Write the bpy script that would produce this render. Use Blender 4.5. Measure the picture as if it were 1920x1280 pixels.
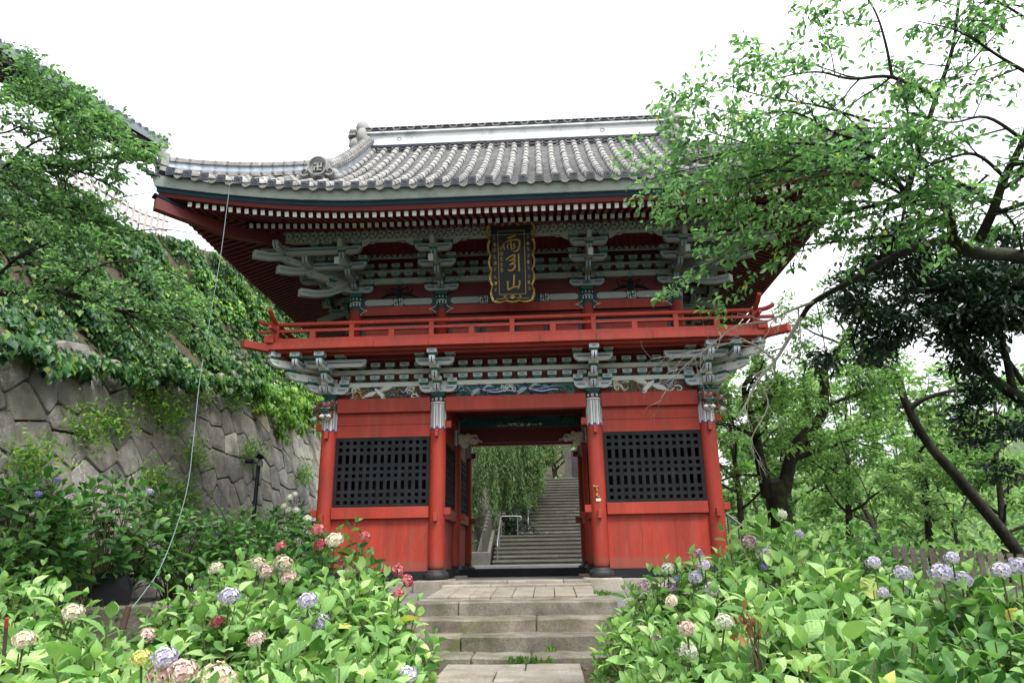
import bpy, bmesh, math, random
import numpy as np
from mathutils import Vector, Matrix, Quaternion
rnd = random.Random(7)
RAD = math.radians
for _o in list(bpy.data.objects): bpy.data.objects.remove(_o)
SC = bpy.context.scene
COL = SC.collection

# ------------------------------------------------------------------ camera
CAM = Vector((0.6438, -14.7175, 0.3398))
YAW, PITCH, ROLL, FPX = -0.04752, 0.29744, -0.0163, 1280.0
_fw = Vector((math.sin(YAW)*math.cos(PITCH), math.cos(YAW)*math.cos(PITCH), math.sin(PITCH)))
_rt0 = Vector((math.cos(YAW), -math.sin(YAW), 0)); _up0 = _rt0.cross(_fw)
_rt = math.cos(ROLL)*_rt0 + math.sin(ROLL)*_up0; _up = -math.sin(ROLL)*_rt0 + math.cos(ROLL)*_up0
cd = bpy.data.cameras.new('camera'); cam = bpy.data.objects.new('camera', cd); COL.objects.link(cam)
cd.sensor_width = 36; cd.lens = FPX/1920*36; cd.clip_start = 0.05; cd.clip_end = 2000
_m = Matrix((_rt, _up, -_fw)).transposed().to_4x4(); _m.translation = CAM; cam.matrix_world = _m
SC.camera = cam
SC.render.resolution_x, SC.render.resolution_y = 1024, 682

# ------------------------------------------------------------------ sky, sun, exposure (bright overcast)
SUN_EL, SUN_AZ = RAD(56), RAD(146)          # azimuth clockwise from +Y: high, behind and right of the camera
w = bpy.data.worlds.new('World'); SC.world = w; w.use_nodes = True
nt = w.node_tree; bg = nt.nodes['Background']
sky = nt.nodes.new('ShaderNodeTexSky'); sky.sky_type = 'NISHITA'; sky.sun_disc = False
sky.sun_elevation = SUN_EL; sky.sun_rotation = SUN_AZ; sky.air_density = 1.0; sky.dust_density = 5.0; sky.ozone_density = 1.0
hs = nt.nodes.new('ShaderNodeHueSaturation'); hs.inputs['Saturation'].default_value = 0.12
nt.links.new(sky.outputs[0], hs.inputs['Color'])
# overcast deck: luminance rises from horizon to zenith as (1 + 2 sin h) / 3, the same in every direction
tcw = nt.nodes.new('ShaderNodeTexCoord'); sxw = nt.nodes.new('ShaderNodeSeparateXYZ'); nt.links.new(tcw.outputs['Generated'], sxw.inputs[0])
mz = nt.nodes.new('ShaderNodeMapRange'); mz.inputs[1].default_value = 0; mz.inputs[2].default_value = 1; mz.inputs[3].default_value = 1/3; mz.inputs[4].default_value = 1; nt.links.new(sxw.outputs['Z'], mz.inputs[0])
dk = nt.nodes.new('ShaderNodeMixRGB'); dk.blend_type = 'MULTIPLY'; dk.inputs[0].default_value = 1; dk.inputs[1].default_value = (8.7, 9.1, 9.5, 1); nt.links.new(mz.outputs[0], dk.inputs[2])
cl = nt.nodes.new('ShaderNodeMixRGB'); cl.inputs[0].default_value = 0.85
nt.links.new(hs.outputs[0], cl.inputs[1]); nt.links.new(dk.outputs[0], cl.inputs[2]); nt.links.new(cl.outputs[0], bg.inputs[0])
bg.inputs[1].default_value = 0.12
sl = bpy.data.lights.new('sun', 'SUN'); sl.energy = 1.5; sl.angle = RAD(18); sl.color = (1, .96, .9)
so = bpy.data.objects.new('sun', sl); COL.objects.link(so)
_sd = Vector((math.sin(SUN_AZ)*math.cos(SUN_EL), math.cos(SUN_AZ)*math.cos(SUN_EL), math.sin(SUN_EL)))
so.rotation_euler = _sd.to_track_quat('Z', 'Y').to_euler(); so.location = (0, -10, 40)
vs = SC.view_settings; vs.view_transform = 'Standard'; vs.look = 'None'; vs.gamma = 1; vs.exposure = 1.62; vs.use_curve_mapping = False
SC.cycles.max_bounces = 5; SC.cycles.diffuse_bounces = 2; SC.cycles.transmission_bounces = 4; SC.cycles.transparent_max_bounces = 6

# ------------------------------------------------------------------ pixel helper: a point of the place from its direction and a plane
def _ray(u, v): return _fw + _rt*((u-960)/FPX) + _up*((640-v)/FPX)
def atY(u, v, y): d = _ray(u, v); return CAM + d*((y-CAM.y)/d.y)
def atX(u, v, x): d = _ray(u, v); return CAM + d*((x-CAM.x)/d.x)
def atZ(u, v, z): d = _ray(u, v); return CAM + d*((z-CAM.z)/d.z)
def atD(u, v, dist): return CAM + _ray(u, v)*dist
def pix(P):
    v = Vector(P)-CAM; z = v.dot(_fw)
    return 960+FPX*v.dot(_rt)/z, 640-FPX*v.dot(_up)/z, z

# ------------------------------------------------------------------ materials
def new_mat(name):
    m = bpy.data.materials.new(name); m.use_nodes = True
    return m, m.node_tree, m.node_tree.nodes['Principled BSDF']
def N(nt, t, **k):
    n = nt.nodes.new(t)
    for a, b in k.items(): setattr(n, a, b)
    return n
def pos(nt, scale=(1, 1, 1)):
    g = N(nt, 'ShaderNodeNewGeometry'); m = N(nt, 'ShaderNodeMapping'); m.inputs['Scale'].default_value = scale
    nt.links.new(g.outputs['Position'], m.inputs[0]); return m.outputs[0]
def noise(nt, vec, sc, det=4, rough=.55):
    n = N(nt, 'ShaderNodeTexNoise'); n.inputs['Scale'].default_value = sc; n.inputs['Detail'].default_value = det; n.inputs['Roughness'].default_value = rough
    nt.links.new(vec, n.inputs['Vector']); return n.outputs['Fac']
def ramp(nt, fac, stops):
    r = N(nt, 'ShaderNodeValToRGB'); e = r.color_ramp.elements
    while len(e) < len(stops): e.new(.5)
    for i, (p, c) in enumerate(stops):
        e[i].position = p; e[i].color = (*c, 1) if len(c) == 3 else c
    nt.links.new(fac, r.inputs[0]); return r.outputs[0]
def mix(nt, fac, a, b, mode='MIX'):
    m = N(nt, 'ShaderNodeMixRGB', blend_type=mode)
    for i, x in ((0, fac), (1, a), (2, b)):
        if isinstance(x, (int, float)): m.inputs[i].default_value = x
        elif isinstance(x, tuple): m.inputs[i].default_value = (*x, 1)
        else: nt.links.new(x, m.inputs[i])
    return m.outputs[0]
def bump(nt, bs, h, strength=.3, dist=.02):
    b = N(nt, 'ShaderNodeBump'); b.inputs['Strength'].default_value = strength; b.inputs['Distance'].default_value = dist
    nt.links.new(h, b.inputs['Height']); nt.links.new(b.outputs[0], bs.inputs['Normal'])
def sc3(c, k): return tuple(min(1, x*k) for x in c)
def paint(name, c, rough=.6, var=.18, scale=3, dirt=None, dirt_amt=.35, vec=(1, 1, 1), spec=.35, b=.12, tile_var=0, wear=0):
    m, nt, bs = new_mat(name); p = pos(nt, vec)
    n1 = noise(nt, p, scale, 6, .6)
    col = ramp(nt, n1, [(.25, sc3(c, 1-var)), (.75, sc3(c, 1+var))])
    if dirt:
        n2 = noise(nt, p, scale*.7+.9, 8, .7)
        f = ramp(nt, n2, [(.5, (0, 0, 0)), (.75, (dirt_amt,)*3)])
        col = mix(nt, f, col, dirt)
    if wear:      # chalky fading in vertical runs, mud splashes near the ground, fine grain
        run = ramp(nt, noise(nt, pos(nt, (3.2, 3.2, .35)), 1.6, 5, .65), [(.5, (0, 0, 0)), (.8, (wear,)*3)])
        col = mix(nt, run, col, sc3((c[0]*.95, c[1]*2.6, c[2]*3.2), 1))
        drk = ramp(nt, noise(nt, pos(nt, (5, 5, .5)), 2.3, 6, .7), [(.55, (0, 0, 0)), (.78, (wear*1.1,)*3)])
        col = mix(nt, drk, col, sc3(c, .42))
        col = mix(nt, .35, col, ramp(nt, noise(nt, pos(nt, (26, 26, 2.2)), 3, 4, .7), [(.3, (.55,)*3), (.7, (1.3,)*3)]), 'MULTIPLY')
        g = N(nt, 'ShaderNodeNewGeometry'); sz = N(nt, 'ShaderNodeSeparateXYZ'); nt.links.new(g.outputs['Position'], sz.inputs[0])
        md = N(nt, 'ShaderNodeMath', operation='MULTIPLY_ADD'); nt.links.new(noise(nt, p, 7, 5, .7), md.inputs[0]); md.inputs[1].default_value = -.30; nt.links.new(sz.outputs['Z'], md.inputs[2])
        col = mix(nt, ramp(nt, md.outputs[0], [(0, (.38,)*3), (.05, (0, 0, 0))]) , col, (.16, .085, .06))
    if tile_var:
        oi = N(nt, 'ShaderNodeObjectInfo')
        k = ramp(nt, oi.outputs['Random'], [(0, (1-tile_var,)*3), (1, (1+tile_var*.6,)*3)])
        col = mix(nt, 1.0, col, k, 'MULTIPLY')
    nt.links.new(col, bs.inputs['Base Color']); bs.inputs['Roughness'].default_value = rough
    bs.inputs['Specular IOR Level'].default_value = spec
    if b: bump(nt, bs, noise(nt, p, scale*9, 5, .6), b, .02)
    return m
def leafmat(name, stops, rough=.42, trans=.35, spec=.4, obj=False, tcol=1.5):
    m, nt, bs = new_mat(name)
    if obj: f = N(nt, 'ShaderNodeObjectInfo').outputs['Random']
    else: f = N(nt, 'ShaderNodeAttribute', attribute_name='rnd').outputs['Fac']
    col = ramp(nt, f, stops); p = pos(nt)
    col = mix(nt, .5, col, ramp(nt, noise(nt, p, 1.3, 3), [(.3, (.62, .66, .6)), (.7, (1.25, 1.2, 1.1))]), 'MULTIPLY')
    nt.links.new(col, bs.inputs['Base Color']); bs.inputs['Roughness'].default_value = rough; bs.inputs['Specular IOR Level'].default_value = spec
    t = N(nt, 'ShaderNodeBsdfTranslucent'); nt.links.new(mix(nt, 1.0, col, (tcol*.92, tcol, tcol*.62), 'MULTIPLY'), t.inputs[0])
    ms = N(nt, 'ShaderNodeMixShader'); ms.inputs[0].default_value = trans
    nt.links.new(bs.outputs[0], ms.inputs[1]); nt.links.new(t.outputs[0], ms.inputs[2])
    nt.links.new(ms.outputs[0], nt.nodes['Material Output'].inputs[0]); return m

M = {}
M['red'] = paint('vermilion paint', (.33, .034, .019), .55, .24, 1.3, (.16, .026, .02), .75, (1, 1, .35), wear=.5)
M['red_eave'] = paint('aged red eave paint', (.115, .016, .018), .6, .15, 2)  # darker copy of the vermilion, under-eave shade put into the colour
M['red_dark'] = paint('shade_tone red paint', (.105, .014, .015), .6, .15, 2)  # red with the shade of upper storey and recesses painted in
M['redboard'] = paint('vermilion boards', (.32, .033, .018), .6, .3, 1.4, (.15, .035, .025), .7, (2.2, 1, .22), wear=.7)
M['black'] = paint('black lacquer', (.014, .016, .019), .75, .2, 3, (.035, .035, .035), .4, spec=.15)
M['stoneblack'] = paint('black base stone', (.02, .021, .024), .55, .3, 6, (.09, .08, .07), .5, b=.3)
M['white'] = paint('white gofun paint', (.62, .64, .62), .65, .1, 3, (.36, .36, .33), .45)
M['whiteshade'] = paint('aged white paint', (.36, .395, .39), .75, .12, 3, (.19, .21, .21), .5)  # darker copy of the white, shade below the upper eaves in its colour
M['blue'] = paint('ultramarine paint', (.02, .035, .20), .6, .15, 3)
M['lblue'] = paint('pale blue paint', (.22, .36, .52), .6, .1, 3)
M['green'] = paint('verdigris paint', (.026, .105, .088), .6, .2, 5)
M['dgreen'] = paint('dark green paint', (.012, .055, .06), .55, .2, 4)
M['paleboard'] = paint('weathered pale green board', (.29, .325, .30), .75, .12, 2.0, (.10, .12, .10), .8)
M['fascia'] = paint('dark teal fascia', (.008, .022, .034), .8, .2, 3, spec=.1)
M['gold'] = paint('gilded wood', (.40, .27, .085), .35, .2, 8, (.22, .13, .04), .6)
M['gold'].node_tree.nodes['Principled BSDF'].inputs['Metallic'].default_value = .55
M['ink'] = paint('lacquer black ground', (.008, .011, .02), .35, .2, 4)
M['plaster'] = paint('white ridge plaster', (.72, .74, .76), .7, .08, 1.2, (.22, .25, .30), .9)
M['bluegrey'] = paint('blue grey ridge plaster', (.33, .38, .46), .7, .2, 3, (.6, .62, .64), .8)
M['tile'] = paint('grey roof tile', (.215, .21, .205), .65, .4, 7, (.46, .43, .38), .9, b=.5, tile_var=.32)
M['tilepan'] = paint('pan tile', (.13, .13, .133), .6, .3, 7, (.4, .39, .36), .7, b=.4)
M['tiledark'] = paint('dark tile end', (.030, .036, .052), .55, .25, 6, (.09, .09, .09), .5, tile_var=.25)
M['oni'] = paint('carved grey tile', (.25, .25, .245), .7, .25, 9, (.12, .12, .12), .6, b=.4)
M['brown'] = paint('brown cloud paint', (.20, .075, .045), .6, .15, 5)
M['olive'] = paint('olive pine paint', (.17, .16, .10), .6, .2, 8)
M['umber'] = paint('dark umber ground', (.075, .055, .042), .6, .3, 9)
M['ochre'] = paint('ochre paint', (.50, .26, .08), .6, .15, 5)
M['paper'] = paint('paper', (.62, .58, .50), .8, .1, 5)
def granite(name, c, var=.25, moss=0, tile_var=.18, b=.6, lichen=0, rough=.85):
    m, nt, bs = new_mat(name); p = pos(nt)
    n1 = noise(nt, p, 2.2, 6, .6); n2 = noise(nt, p, 42, 4, .75)
    col = ramp(nt, n1, [(.3, sc3(c, 1-var)), (.7, sc3(c, 1+var))])
    col = mix(nt, .8, col, ramp(nt, n2, [(.3, (.5,)*3), (.7, (1.35,)*3)]), 'MULTIPLY')
    if lichen:
        v = N(nt, 'ShaderNodeTexVoronoi'); v.inputs['Scale'].default_value = 13; nt.links.new(p, v.inputs['Vector'])
        dn = noise(nt, p, 30, 3)
        s = N(nt, 'ShaderNodeMath', operation='ADD'); nt.links.new(v.outputs['Distance'], s.inputs[0])
        s2 = N(nt, 'ShaderNodeMath', operation='MULTIPLY'); nt.links.new(dn, s2.inputs[0]); s2.inputs[1].default_value = .35; nt.links.new(s2.outputs[0], s.inputs[1])
        f = ramp(nt, s.outputs[0], [(.33, (lichen,)*3), (.40, (0, 0, 0))])
        gate = ramp(nt, noise(nt, p, .8, 3), [(.42, (0, 0, 0)), (.6, (1, 1, 1))])
        col = mix(nt, mix(nt, 1.0, f, gate, 'MULTIPLY'), col, (.68, .68, .65))
        st = ramp(nt, noise(nt, pos(nt, (1, 1, .25)), 1.7, 4), [(.5, (0, 0, 0)), (.75, (.5,)*3)])
        col = mix(nt, st, col, (.12, .11, .10))
    if moss:
        g = N(nt, 'ShaderNodeNewGeometry'); sx = N(nt, 'ShaderNodeSeparateXYZ'); nt.links.new(g.outputs['Normal'], sx.inputs[0])
        mf = ramp(nt, noise(nt, p, 3.1, 5, .65), [(.5, (0, 0, 0)), (.66, (moss,)*3)])
        col = mix(nt, mf, col, (.09, .115, .03))
    if tile_var:
        oi = N(nt, 'ShaderNodeObjectInfo')
        col = mix(nt, 1.0, col, ramp(nt, oi.outputs['Random'], [(0, (1-tile_var,)*3), (.5, (1.0, .96, .90)), (.75, (1-tile_var*.4, 1-tile_var*.4, 1-tile_var*.3)), (1, (1+tile_var, 1+tile_var*.93, 1+tile_var*.8))]), 'MULTIPLY')
    nt.links.new(col, bs.inputs['Base Color']); bs.inputs['Roughness'].default_value = rough; bs.inputs['Specular IOR Level'].default_value = .25
    bump(nt, bs, mix(nt, .5 if lichen else .4, n2, noise(nt, p, 5 if lichen else 11, 6, .7)), b, .09 if lichen else .03); return m
M['step'] = granite('weathered step stone', (.185, .165, .136), .5, .6)
M['slab'] = granite('pale paving stone', (.30, .272, .232), .25, .25)
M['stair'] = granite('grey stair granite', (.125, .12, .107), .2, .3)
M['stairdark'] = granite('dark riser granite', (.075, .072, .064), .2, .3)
M['wallstone'] = granite('lichen wall stone', (.36, .345, .318), .4, .2, .28, .9, 1.0)
M['freshstone'] = granite('pale new wall stone', (.56, .50, .42), .2, 0, .25, .5)
M['bark'] = granite('dark mossy bark', (.022, .019, .016), .45, .4, 0, 1.0)
M['barkgrey'] = granite('grey bark', (.06, .055, .048), .35, .25, 0, 1.0)
M['deadtwig'] = granite('bleached dead twig', (.36, .33, .30), .25, 0, 0, .6)
M['soil'] = granite('dark soil', (.075, .058, .042), .4, .5, 0, .9)
M['gravel'] = granite('grey gravel', (.20, .195, .185), .25, .1, 0, 1.2)
M['wood'] = granite('grey weathered fence wood', (.17, .15, .125), .3, .3, .25, .6)
M['metal'] = paint('stainless steel', (.22, .23, .23), .5, .1, 5); M['metal'].node_tree.nodes['Principled BSDF'].inputs['Metallic'].default_value = .8
M['blackmetal'] = paint('black metal', (.01, .01, .012), .45, .2, 5)
M['wire'] = paint('pale blue rope', (.16, .21, .22), .6, .1, 8)
M['stake'] = paint('brown stake', (.075, .045, .035), .7, .2, 8)
M['redtip'] = paint('red painted tip', (.32, .03, .02), .7, .1, 8)
M['picket'] = paint('weathered pinkish picket wood', (.52, .46, .44), .8, .2, 6)
M['hallwood'] = paint('dark hall timber', (.035, .028, .03), .7, .3, 3)
M['farroof'] = paint('blue grey hall roof', (.19, .21, .245), .7, .15, 5)
# foliage
M['cherry'] = leafmat('cherry leaf', [(0, (.040, .105, .045)), (.5, (.105, .22, .095)), (.99, (.21, .35, .16)), (1, (.42, .30, .04))], .45, .55, .35, tcol=1.8)
M['lefttree'] = leafmat('left cherry leaf', [(0, (.034, .092, .038)), (.5, (.095, .195, .085)), (1, (.20, .33, .15))], .42, .5, .4, tcol=1.7)
M['midtree'] = leafmat('mid cherry leaf', [(0, (.06, .14, .05)), (.5, (.14, .27, .09)), (1, (.25, .40, .14))], .5, .52, .3)
M['far'] = leafmat('far leaf', [(0, (.10, .19, .085)), (.5, (.19, .31, .135)), (1, (.32, .44, .20))], .6, .5, .2)  # paled leaf colour, distance haze painted into it
M['ever'] = leafmat('evergreen leaf', [(0, (.006, .022, .010)), (.6, (.011, .036, .016)), (1, (.03, .06, .025))], .3, .12, .55)
M['ivy'] = leafmat('ivy leaf', [(0, (.016, .062, .024)), (.5, (.040, .125, .042)), (.85, (.10, .22, .06)), (1, (.24, .31, .07))], .42, .3, .4)
M['ivylight'] = leafmat('bright ivy leaf', [(0, (.08, .21, .04)), (.6, (.16, .34, .055)), (1, (.30, .42, .07))], .42, .35, .4)
M['weep'] = leafmat('weeping cherry leaf', [(0, (.045, .11, .04)), (.5, (.11, .20, .07)), (1, (.24, .33, .13))], .5, .4, .3)
M['hyd'] = leafmat('hydrangea leaf mass', [(0, (.05, .135, .033)), (.5, (.15, .30, .085)), (1, (.33, .48, .18))], .5, .36, .28)
M['hydo'] = leafmat('hydrangea leaf', [(0, (.09, .20, .055)), (.5, (.21, .38, .125)), (.985, (.40, .55, .24)), (1, (.55, .46, .10))], .5, .36, .28, obj=True)
M['hydd'] = leafmat('dark green hydrangea leaf', [(0, (.026, .085, .024)), (.5, (.055, .16, .038)), (1, (.12, .26, .06))], .4, .3, .4)  # deeper green leaf mass of the dark bushes and ground cover
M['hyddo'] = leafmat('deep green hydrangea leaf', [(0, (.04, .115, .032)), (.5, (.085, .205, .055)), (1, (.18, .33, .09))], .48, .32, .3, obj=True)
M['grass'] = leafmat('grass blade', [(0, (.05, .14, .02)), (1, (.13, .26, .04))], .5, .35, .3)
M['dead'] = leafmat('fallen leaf', [(0, (.16, .05, .025)), (.5, (.22, .10, .04)), (1, (.30, .20, .07))], .7, .1, .2)
M['stem'] = paint('green brown stem', (.085, .10, .035), .6, .3, 9)
def petal(name, a, b, c):
    return leafmat(name, [(0, a), (.5, b), (1, c)], .6, .3, .2, tcol=1.1)
PET = {'lilac': petal('lilac petals', (.36, .32, .58), (.53, .49, .68), (.69, .67, .71)),
       'blue': petal('blue violet petals', (.16, .14, .55), (.28, .25, .66), (.5, .48, .74)),
       'cream': petal('faded cream petals', (.48, .38, .28), (.66, .60, .50), (.74, .72, .66)),
       'pink': petal('dusty pink petals', (.50, .29, .30), (.63, .47, .45), (.70, .63, .57)),
       'red': petal('crimson petals', (.34, .03, .06), (.50, .10, .14), (.62, .34, .32)),
       'mauve': petal('mauve petals', (.45, .22, .52), (.58, .36, .66), (.66, .5, .7)),
       'lime': petal('young lime petals', (.48, .52, .12), (.60, .62, .20), (.66, .66, .30)),
       'plum': petal('plum and white petals', (.16, .04, .14), (.45, .28, .36), (.66, .62, .56)),
       'white': petal('white petals', (.50, .52, .44), (.66, .68, .62), (.72, .72, .70))}

# ------------------------------------------------------------------ mesh builder and scene graph helpers
I4 = Matrix.Identity(4)
WM = {}
class MB:
    def __init__(s): s.v = []; s.f = []; s.m = []; s.sm = []
    def add(s, vs, fs, mi=0, smooth=False):
        o = len(s.v); s.v.extend([tuple(p) for p in vs])
        for f in fs: s.f.append(tuple(i+o for i in f)); s.m.append(mi); s.sm.append(smooth)
    def box(s, c, d, mi=0, rot=None, taper=1.0):
        hx, hy, hz = d[0]/2, d[1]/2, d[2]/2; vs = []
        for z, k in ((-hz, taper), (hz, 1.0)):
            for x, y in ((-hx, -hy), (hx, -hy), (hx, hy), (-hx, hy)): vs.append(Vector((x*k, y*k, z)))
        if rot is not None: vs = [rot @ p for p in vs]
        c = Vector(c); vs = [p+c for p in vs]
        s.add(vs, [(0, 3, 2, 1), (4, 5, 6, 7), (0, 1, 5, 4), (1, 2, 6, 5), (2, 3, 7, 6), (3, 0, 4, 7)], mi); return s
    def bbox(s, a, b, mi=0): return s.box([(x+y)/2 for x, y in zip(a, b)], [abs(y-x) for x, y in zip(a, b)], mi)
    def prism(s, prof, fn, t0, t1, mi=0, mcap=None, smooth=False):
        """prof: 2D points counter-clockwise; fn(a, b, t) -> 3D."""
        n = len(prof); vs = [fn(a, b, t0) for a, b in prof]+[fn(a, b, t1) for a, b in prof]
        s.add(vs, [(i, (i+1) % n, n+(i+1) % n, n+i) for i in range(n)], mi, smooth)
        mc = mi if mcap is None else mcap
        s.add(vs, [tuple(range(n))[::-1], tuple(range(n, 2*n))], mc); return s
    def tube(s, pts, rad, n=8, mi=0, caps=True, smooth=True):
        pts = [Vector(p) for p in pts]; k = len(pts)
        if not hasattr(rad, '__len__'): rad = [rad]*k
        vs = []; t = (pts[1]-pts[0]).normalized(); u = t.orthogonal().normalized()
        for i, p in enumerate(pts):
            if i: 
                t2 = (pts[min(i+1, k-1)]-pts[i-1]); t2 = t2.normalized() if t2.length > 1e-9 else t
                q = t.rotation_difference(t2); u = (q @ u).normalized(); t = t2
            w_ = t.cross(u)
            for j in range(n):
                a = 2*math.pi*j/n; vs.append(p+(u*math.cos(a)+w_*math.sin(a))*rad[i])
        fs = [(i*n+j, i*n+(j+1) % n, (i+1)*n+(j+1) % n, (i+1)*n+j) for i in range(k-1) for j in range(n)]
        s.add(vs, fs, mi, smooth)
        if caps: s.add(vs, [tuple(range(n))[::-1], tuple(range((k-1)*n, k*n))], mi)
        return s
    def lathe(s, prof, n=20, c=(0, 0, 0), mi=0, mis=None, smooth=True):
        vs = []; c = Vector(c)
        for r, z in prof:
            for j in range(n):
                a = 2*math.pi*j/n; vs.append(c+Vector((r*math.cos(a), r*math.sin(a), z)))
        for i in range(len(prof)-1):
            s.add(vs if i == 0 else [], [], 0)
            o = len(s.v)-len(vs) if i == 0 else o
            for j in range(n):
                s.f.append((o+i*n+j, o+i*n+(j+1) % n, o+(i+1)*n+(j+1) % n, o+(i+1)*n+j)); s.m.append(mis[i] if mis else mi); s.sm.append(smooth)
        k = len(prof)
        s.f.append(tuple(o+j for j in range(n))[::-1]); s.m.append(mis[0] if mis else mi); s.sm.append(False)
        s.f.append(tuple(o+(k-1)*n+j for j in range(n))); s.m.append(mis[-1] if mis else mi); s.sm.append(False)
        return s
    def ball(s, c, r, mi=0, nu=8, nv=6, rot=None):
        c = Vector(c); r = r if hasattr(r, '__len__') else (r, r, r); vs = []
        for i in range(nv+1):
            th = math.pi*i/nv
            for j in range(nu):
                ph = 2*math.pi*j/nu; p = Vector((r[0]*math.sin(th)*math.cos(ph), r[1]*math.sin(th)*math.sin(ph), r[2]*math.cos(th)))
                if rot is not None: p = rot @ p
                vs.append(c+p)
        s.add(vs, [(i*nu+j, (i+1)*nu+j, (i+1)*nu+(j+1) % nu, i*nu+(j+1) % nu) for i in range(nv) for j in range(nu)], mi, True); return s
    def mesh(s, name, mats):
        me = bpy.data.meshes.new(name); me.from_pydata(s.v, [], s.f)
        for m in mats: me.materials.append(M[m] if isinstance(m, str) else m)
        me.polygons.foreach_set('material_index', s.m); me.polygons.foreach_set('use_smooth', s.sm); me.update(); return me
def put(name, me, parent=None, mw=I4):
    o = bpy.data.objects.new(name, me); COL.objects.link(o)
    if parent is not None:
        o.parent = parent; o.matrix_parent_inverse = WM[parent].inverted()
    o.matrix_basis = mw; WM[o] = mw.copy(); return o
def obj(name, mb, mats, parent=None, mw=I4):
    if isinstance(mats, str): mats = [mats]
    return put(name, mb.mesh(name, mats), parent, mw)
def tag(o, label=None, cat=None, group=None, kind=None):
    if label: o['label'] = label
    if cat: o['category'] = cat
    if group: o['group'] = group
    if kind: o['kind'] = kind
    return o
def thing(name, loc, label, cat, group=None):
    return tag(put(name, None, None, Matrix.Translation(Vector(loc))), label, cat, group)
T = lambda x, y, z: Matrix.Translation((x, y, z))
RZ = lambda a: Matrix.Rotation(a, 4, 'Z')
RX = lambda a: Matrix.Rotation(a, 4, 'X')
RY = lambda a: Matrix.Rotation(a, 4, 'Y')
def bevel(me, w, seg=1, angle=30):
    bm = bmesh.new(); bm.from_mesh(me)
    es = [e for e in bm.edges if len(e.link_faces) == 2 and e.calc_face_angle(0) > RAD(angle)]
    bmesh.ops.bevel(bm, geom=es, offset=w, segments=seg, affect='EDGES', clamp_overlap=True)
    bm.to_mesh(me); bm.free(); return me
def bbox_mesh(name, d, mats, w=.006, mi=0):
    return bevel(MB().box((0, 0, 0), d, mi).mesh(name, [mats] if isinstance(mats, str) else mats), w)
def smoothline(pts, n=4):
    """Catmull-Rom through points."""
    P = [Vector(p) for p in pts]; P = [2*P[0]-P[1]]+P+[2*P[-1]-P[-2]]; out = []
    for i in range(1, len(P)-2):
        for k in range(n):
            t = k/n; a, b, c, d = P[i-1], P[i], P[i+1], P[i+2]
            out.append(.5*((2*b)+(c-a)*t+(2*a-5*b+4*c-d)*t*t+(3*b-3*c+d-a)*t**3))
    out.append(P[-2]); return out
def stroke(mb, pts, w, fn, depth, mi=0, n=4):
    """A rounded raised stroke following 2D pts with widths w (list or number) on a surface map fn(a, b, h)."""
    pp = smoothline([(p[0], p[1], 0) for p in pts], n); k = len(pp)
    ww = [w]*k if not hasattr(w, '__len__') else [np.interp(i/(k-1), np.linspace(0, 1, len(w)), w) for i in range(k)]
    vs = []
    for i, p in enumerate(pp):
        t = (pp[min(i+1, k-1)]-pp[max(i-1, 0)]).normalized(); nn = Vector((-t.y, t.x, 0))
        a = p+nn*ww[i]/2; b = p-nn*ww[i]/2
        a2 = p+nn*ww[i]*.3; b2 = p-nn*ww[i]*.3
        vs += [fn(a.x, a.y, 0), fn(a2.x, a2.y, depth), fn(b2.x, b2.y, depth), fn(b.x, b.y, 0)]
    fs = []
    for i in range(k-1):
        o = i*4; fs += [(o+4, o+5, o+1, o), (o+5, o+6, o+2, o+1), (o+6, o+7, o+3, o+2)]
    fs += [(0, 1, 2, 3), (k*4-1, k*4-2, k*4-3, k*4-4)]
    mb.add(vs, fs, mi)

# ------------------------------------------------------------------ foliage: many small leaf faces in one mesh
def leaf_template(kind):
    if kind == 'broad':   # 2 folded halves
        st = [(0, 0), (.28, .23), (.62, .24), (.86, .12), (1, 0)]
    elif kind == 'slim': st = [(0, 0), (.3, .13), (.7, .12), (1, 0)]
    elif kind == 'ivy': st = [(0, 0), (.05, .3), (.45, .42), (.7, .2), (1, 0)]
    else: st = [(0, 0), (.35, .22), (.7, .17), (1, 0)]
    n = len(st); V = [(st[0][0], 0, 0)]
    L = []; R = []
    for x, y in st[1:-1]:
        L.append(len(V)); V.append((x, y, .35*y)); R.append(len(V)); V.append((x, -y, .35*y))
    tip = len(V); V.append((1, 0, -.08))
    return np.array(V), [tuple([0]+[tip]+L[::-1]), tuple([0]+R+[tip])]
def leaves_mesh(name, P, D, Nn, S, mat, kind='cherry', rv=None, rng=None):
    """P positions, D directions, Nn approximate normals, S sizes (all numpy)."""
    TV, TF = leaf_template(kind); n = len(P); k = len(TV)
    D = D/np.linalg.norm(D, axis=1, keepdims=True)
    Y = np.cross(Nn, D); ln = np.linalg.norm(Y, axis=1, keepdims=True); Y = Y/np.maximum(ln, 1e-6); Z = np.cross(D, Y)
    V = P[:, None, :]+S[:, None, None]*(TV[None, :, 0:1]*D[:, None, :]+TV[None, :, 1:2]*Y[:, None, :]+TV[None, :, 2:3]*Z[:, None, :])
    V = V.reshape(-1, 3)
    nf = len(TF); fl = len(TF[0])
    F = np.array(TF)[None]+(np.arange(n)*k)[:, None, None]
    loops = F.reshape(-1).astype(np.int32)
    me = bpy.data.meshes.new(name); me.vertices.add(len(V)); me.vertices.foreach_set('co', V.astype(np.float32).ravel())
    me.loops.add(len(loops)); me.loops.foreach_set('vertex_index', loops)
    me.polygons.add(n*nf); me.polygons.foreach_set('loop_start', np.arange(n*nf, dtype=np.int32)*fl)
    me.materials.append(M[mat] if isinstance(mat, str) else mat)
    at = me.attributes.new('rnd', 'FLOAT', 'FACE')
    r = rng.random(n) if rv is None else rv
    at.data.foreach_set('value', np.repeat(r, nf).astype(np.float32)); me.update(calc_edges=True); return me
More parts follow.
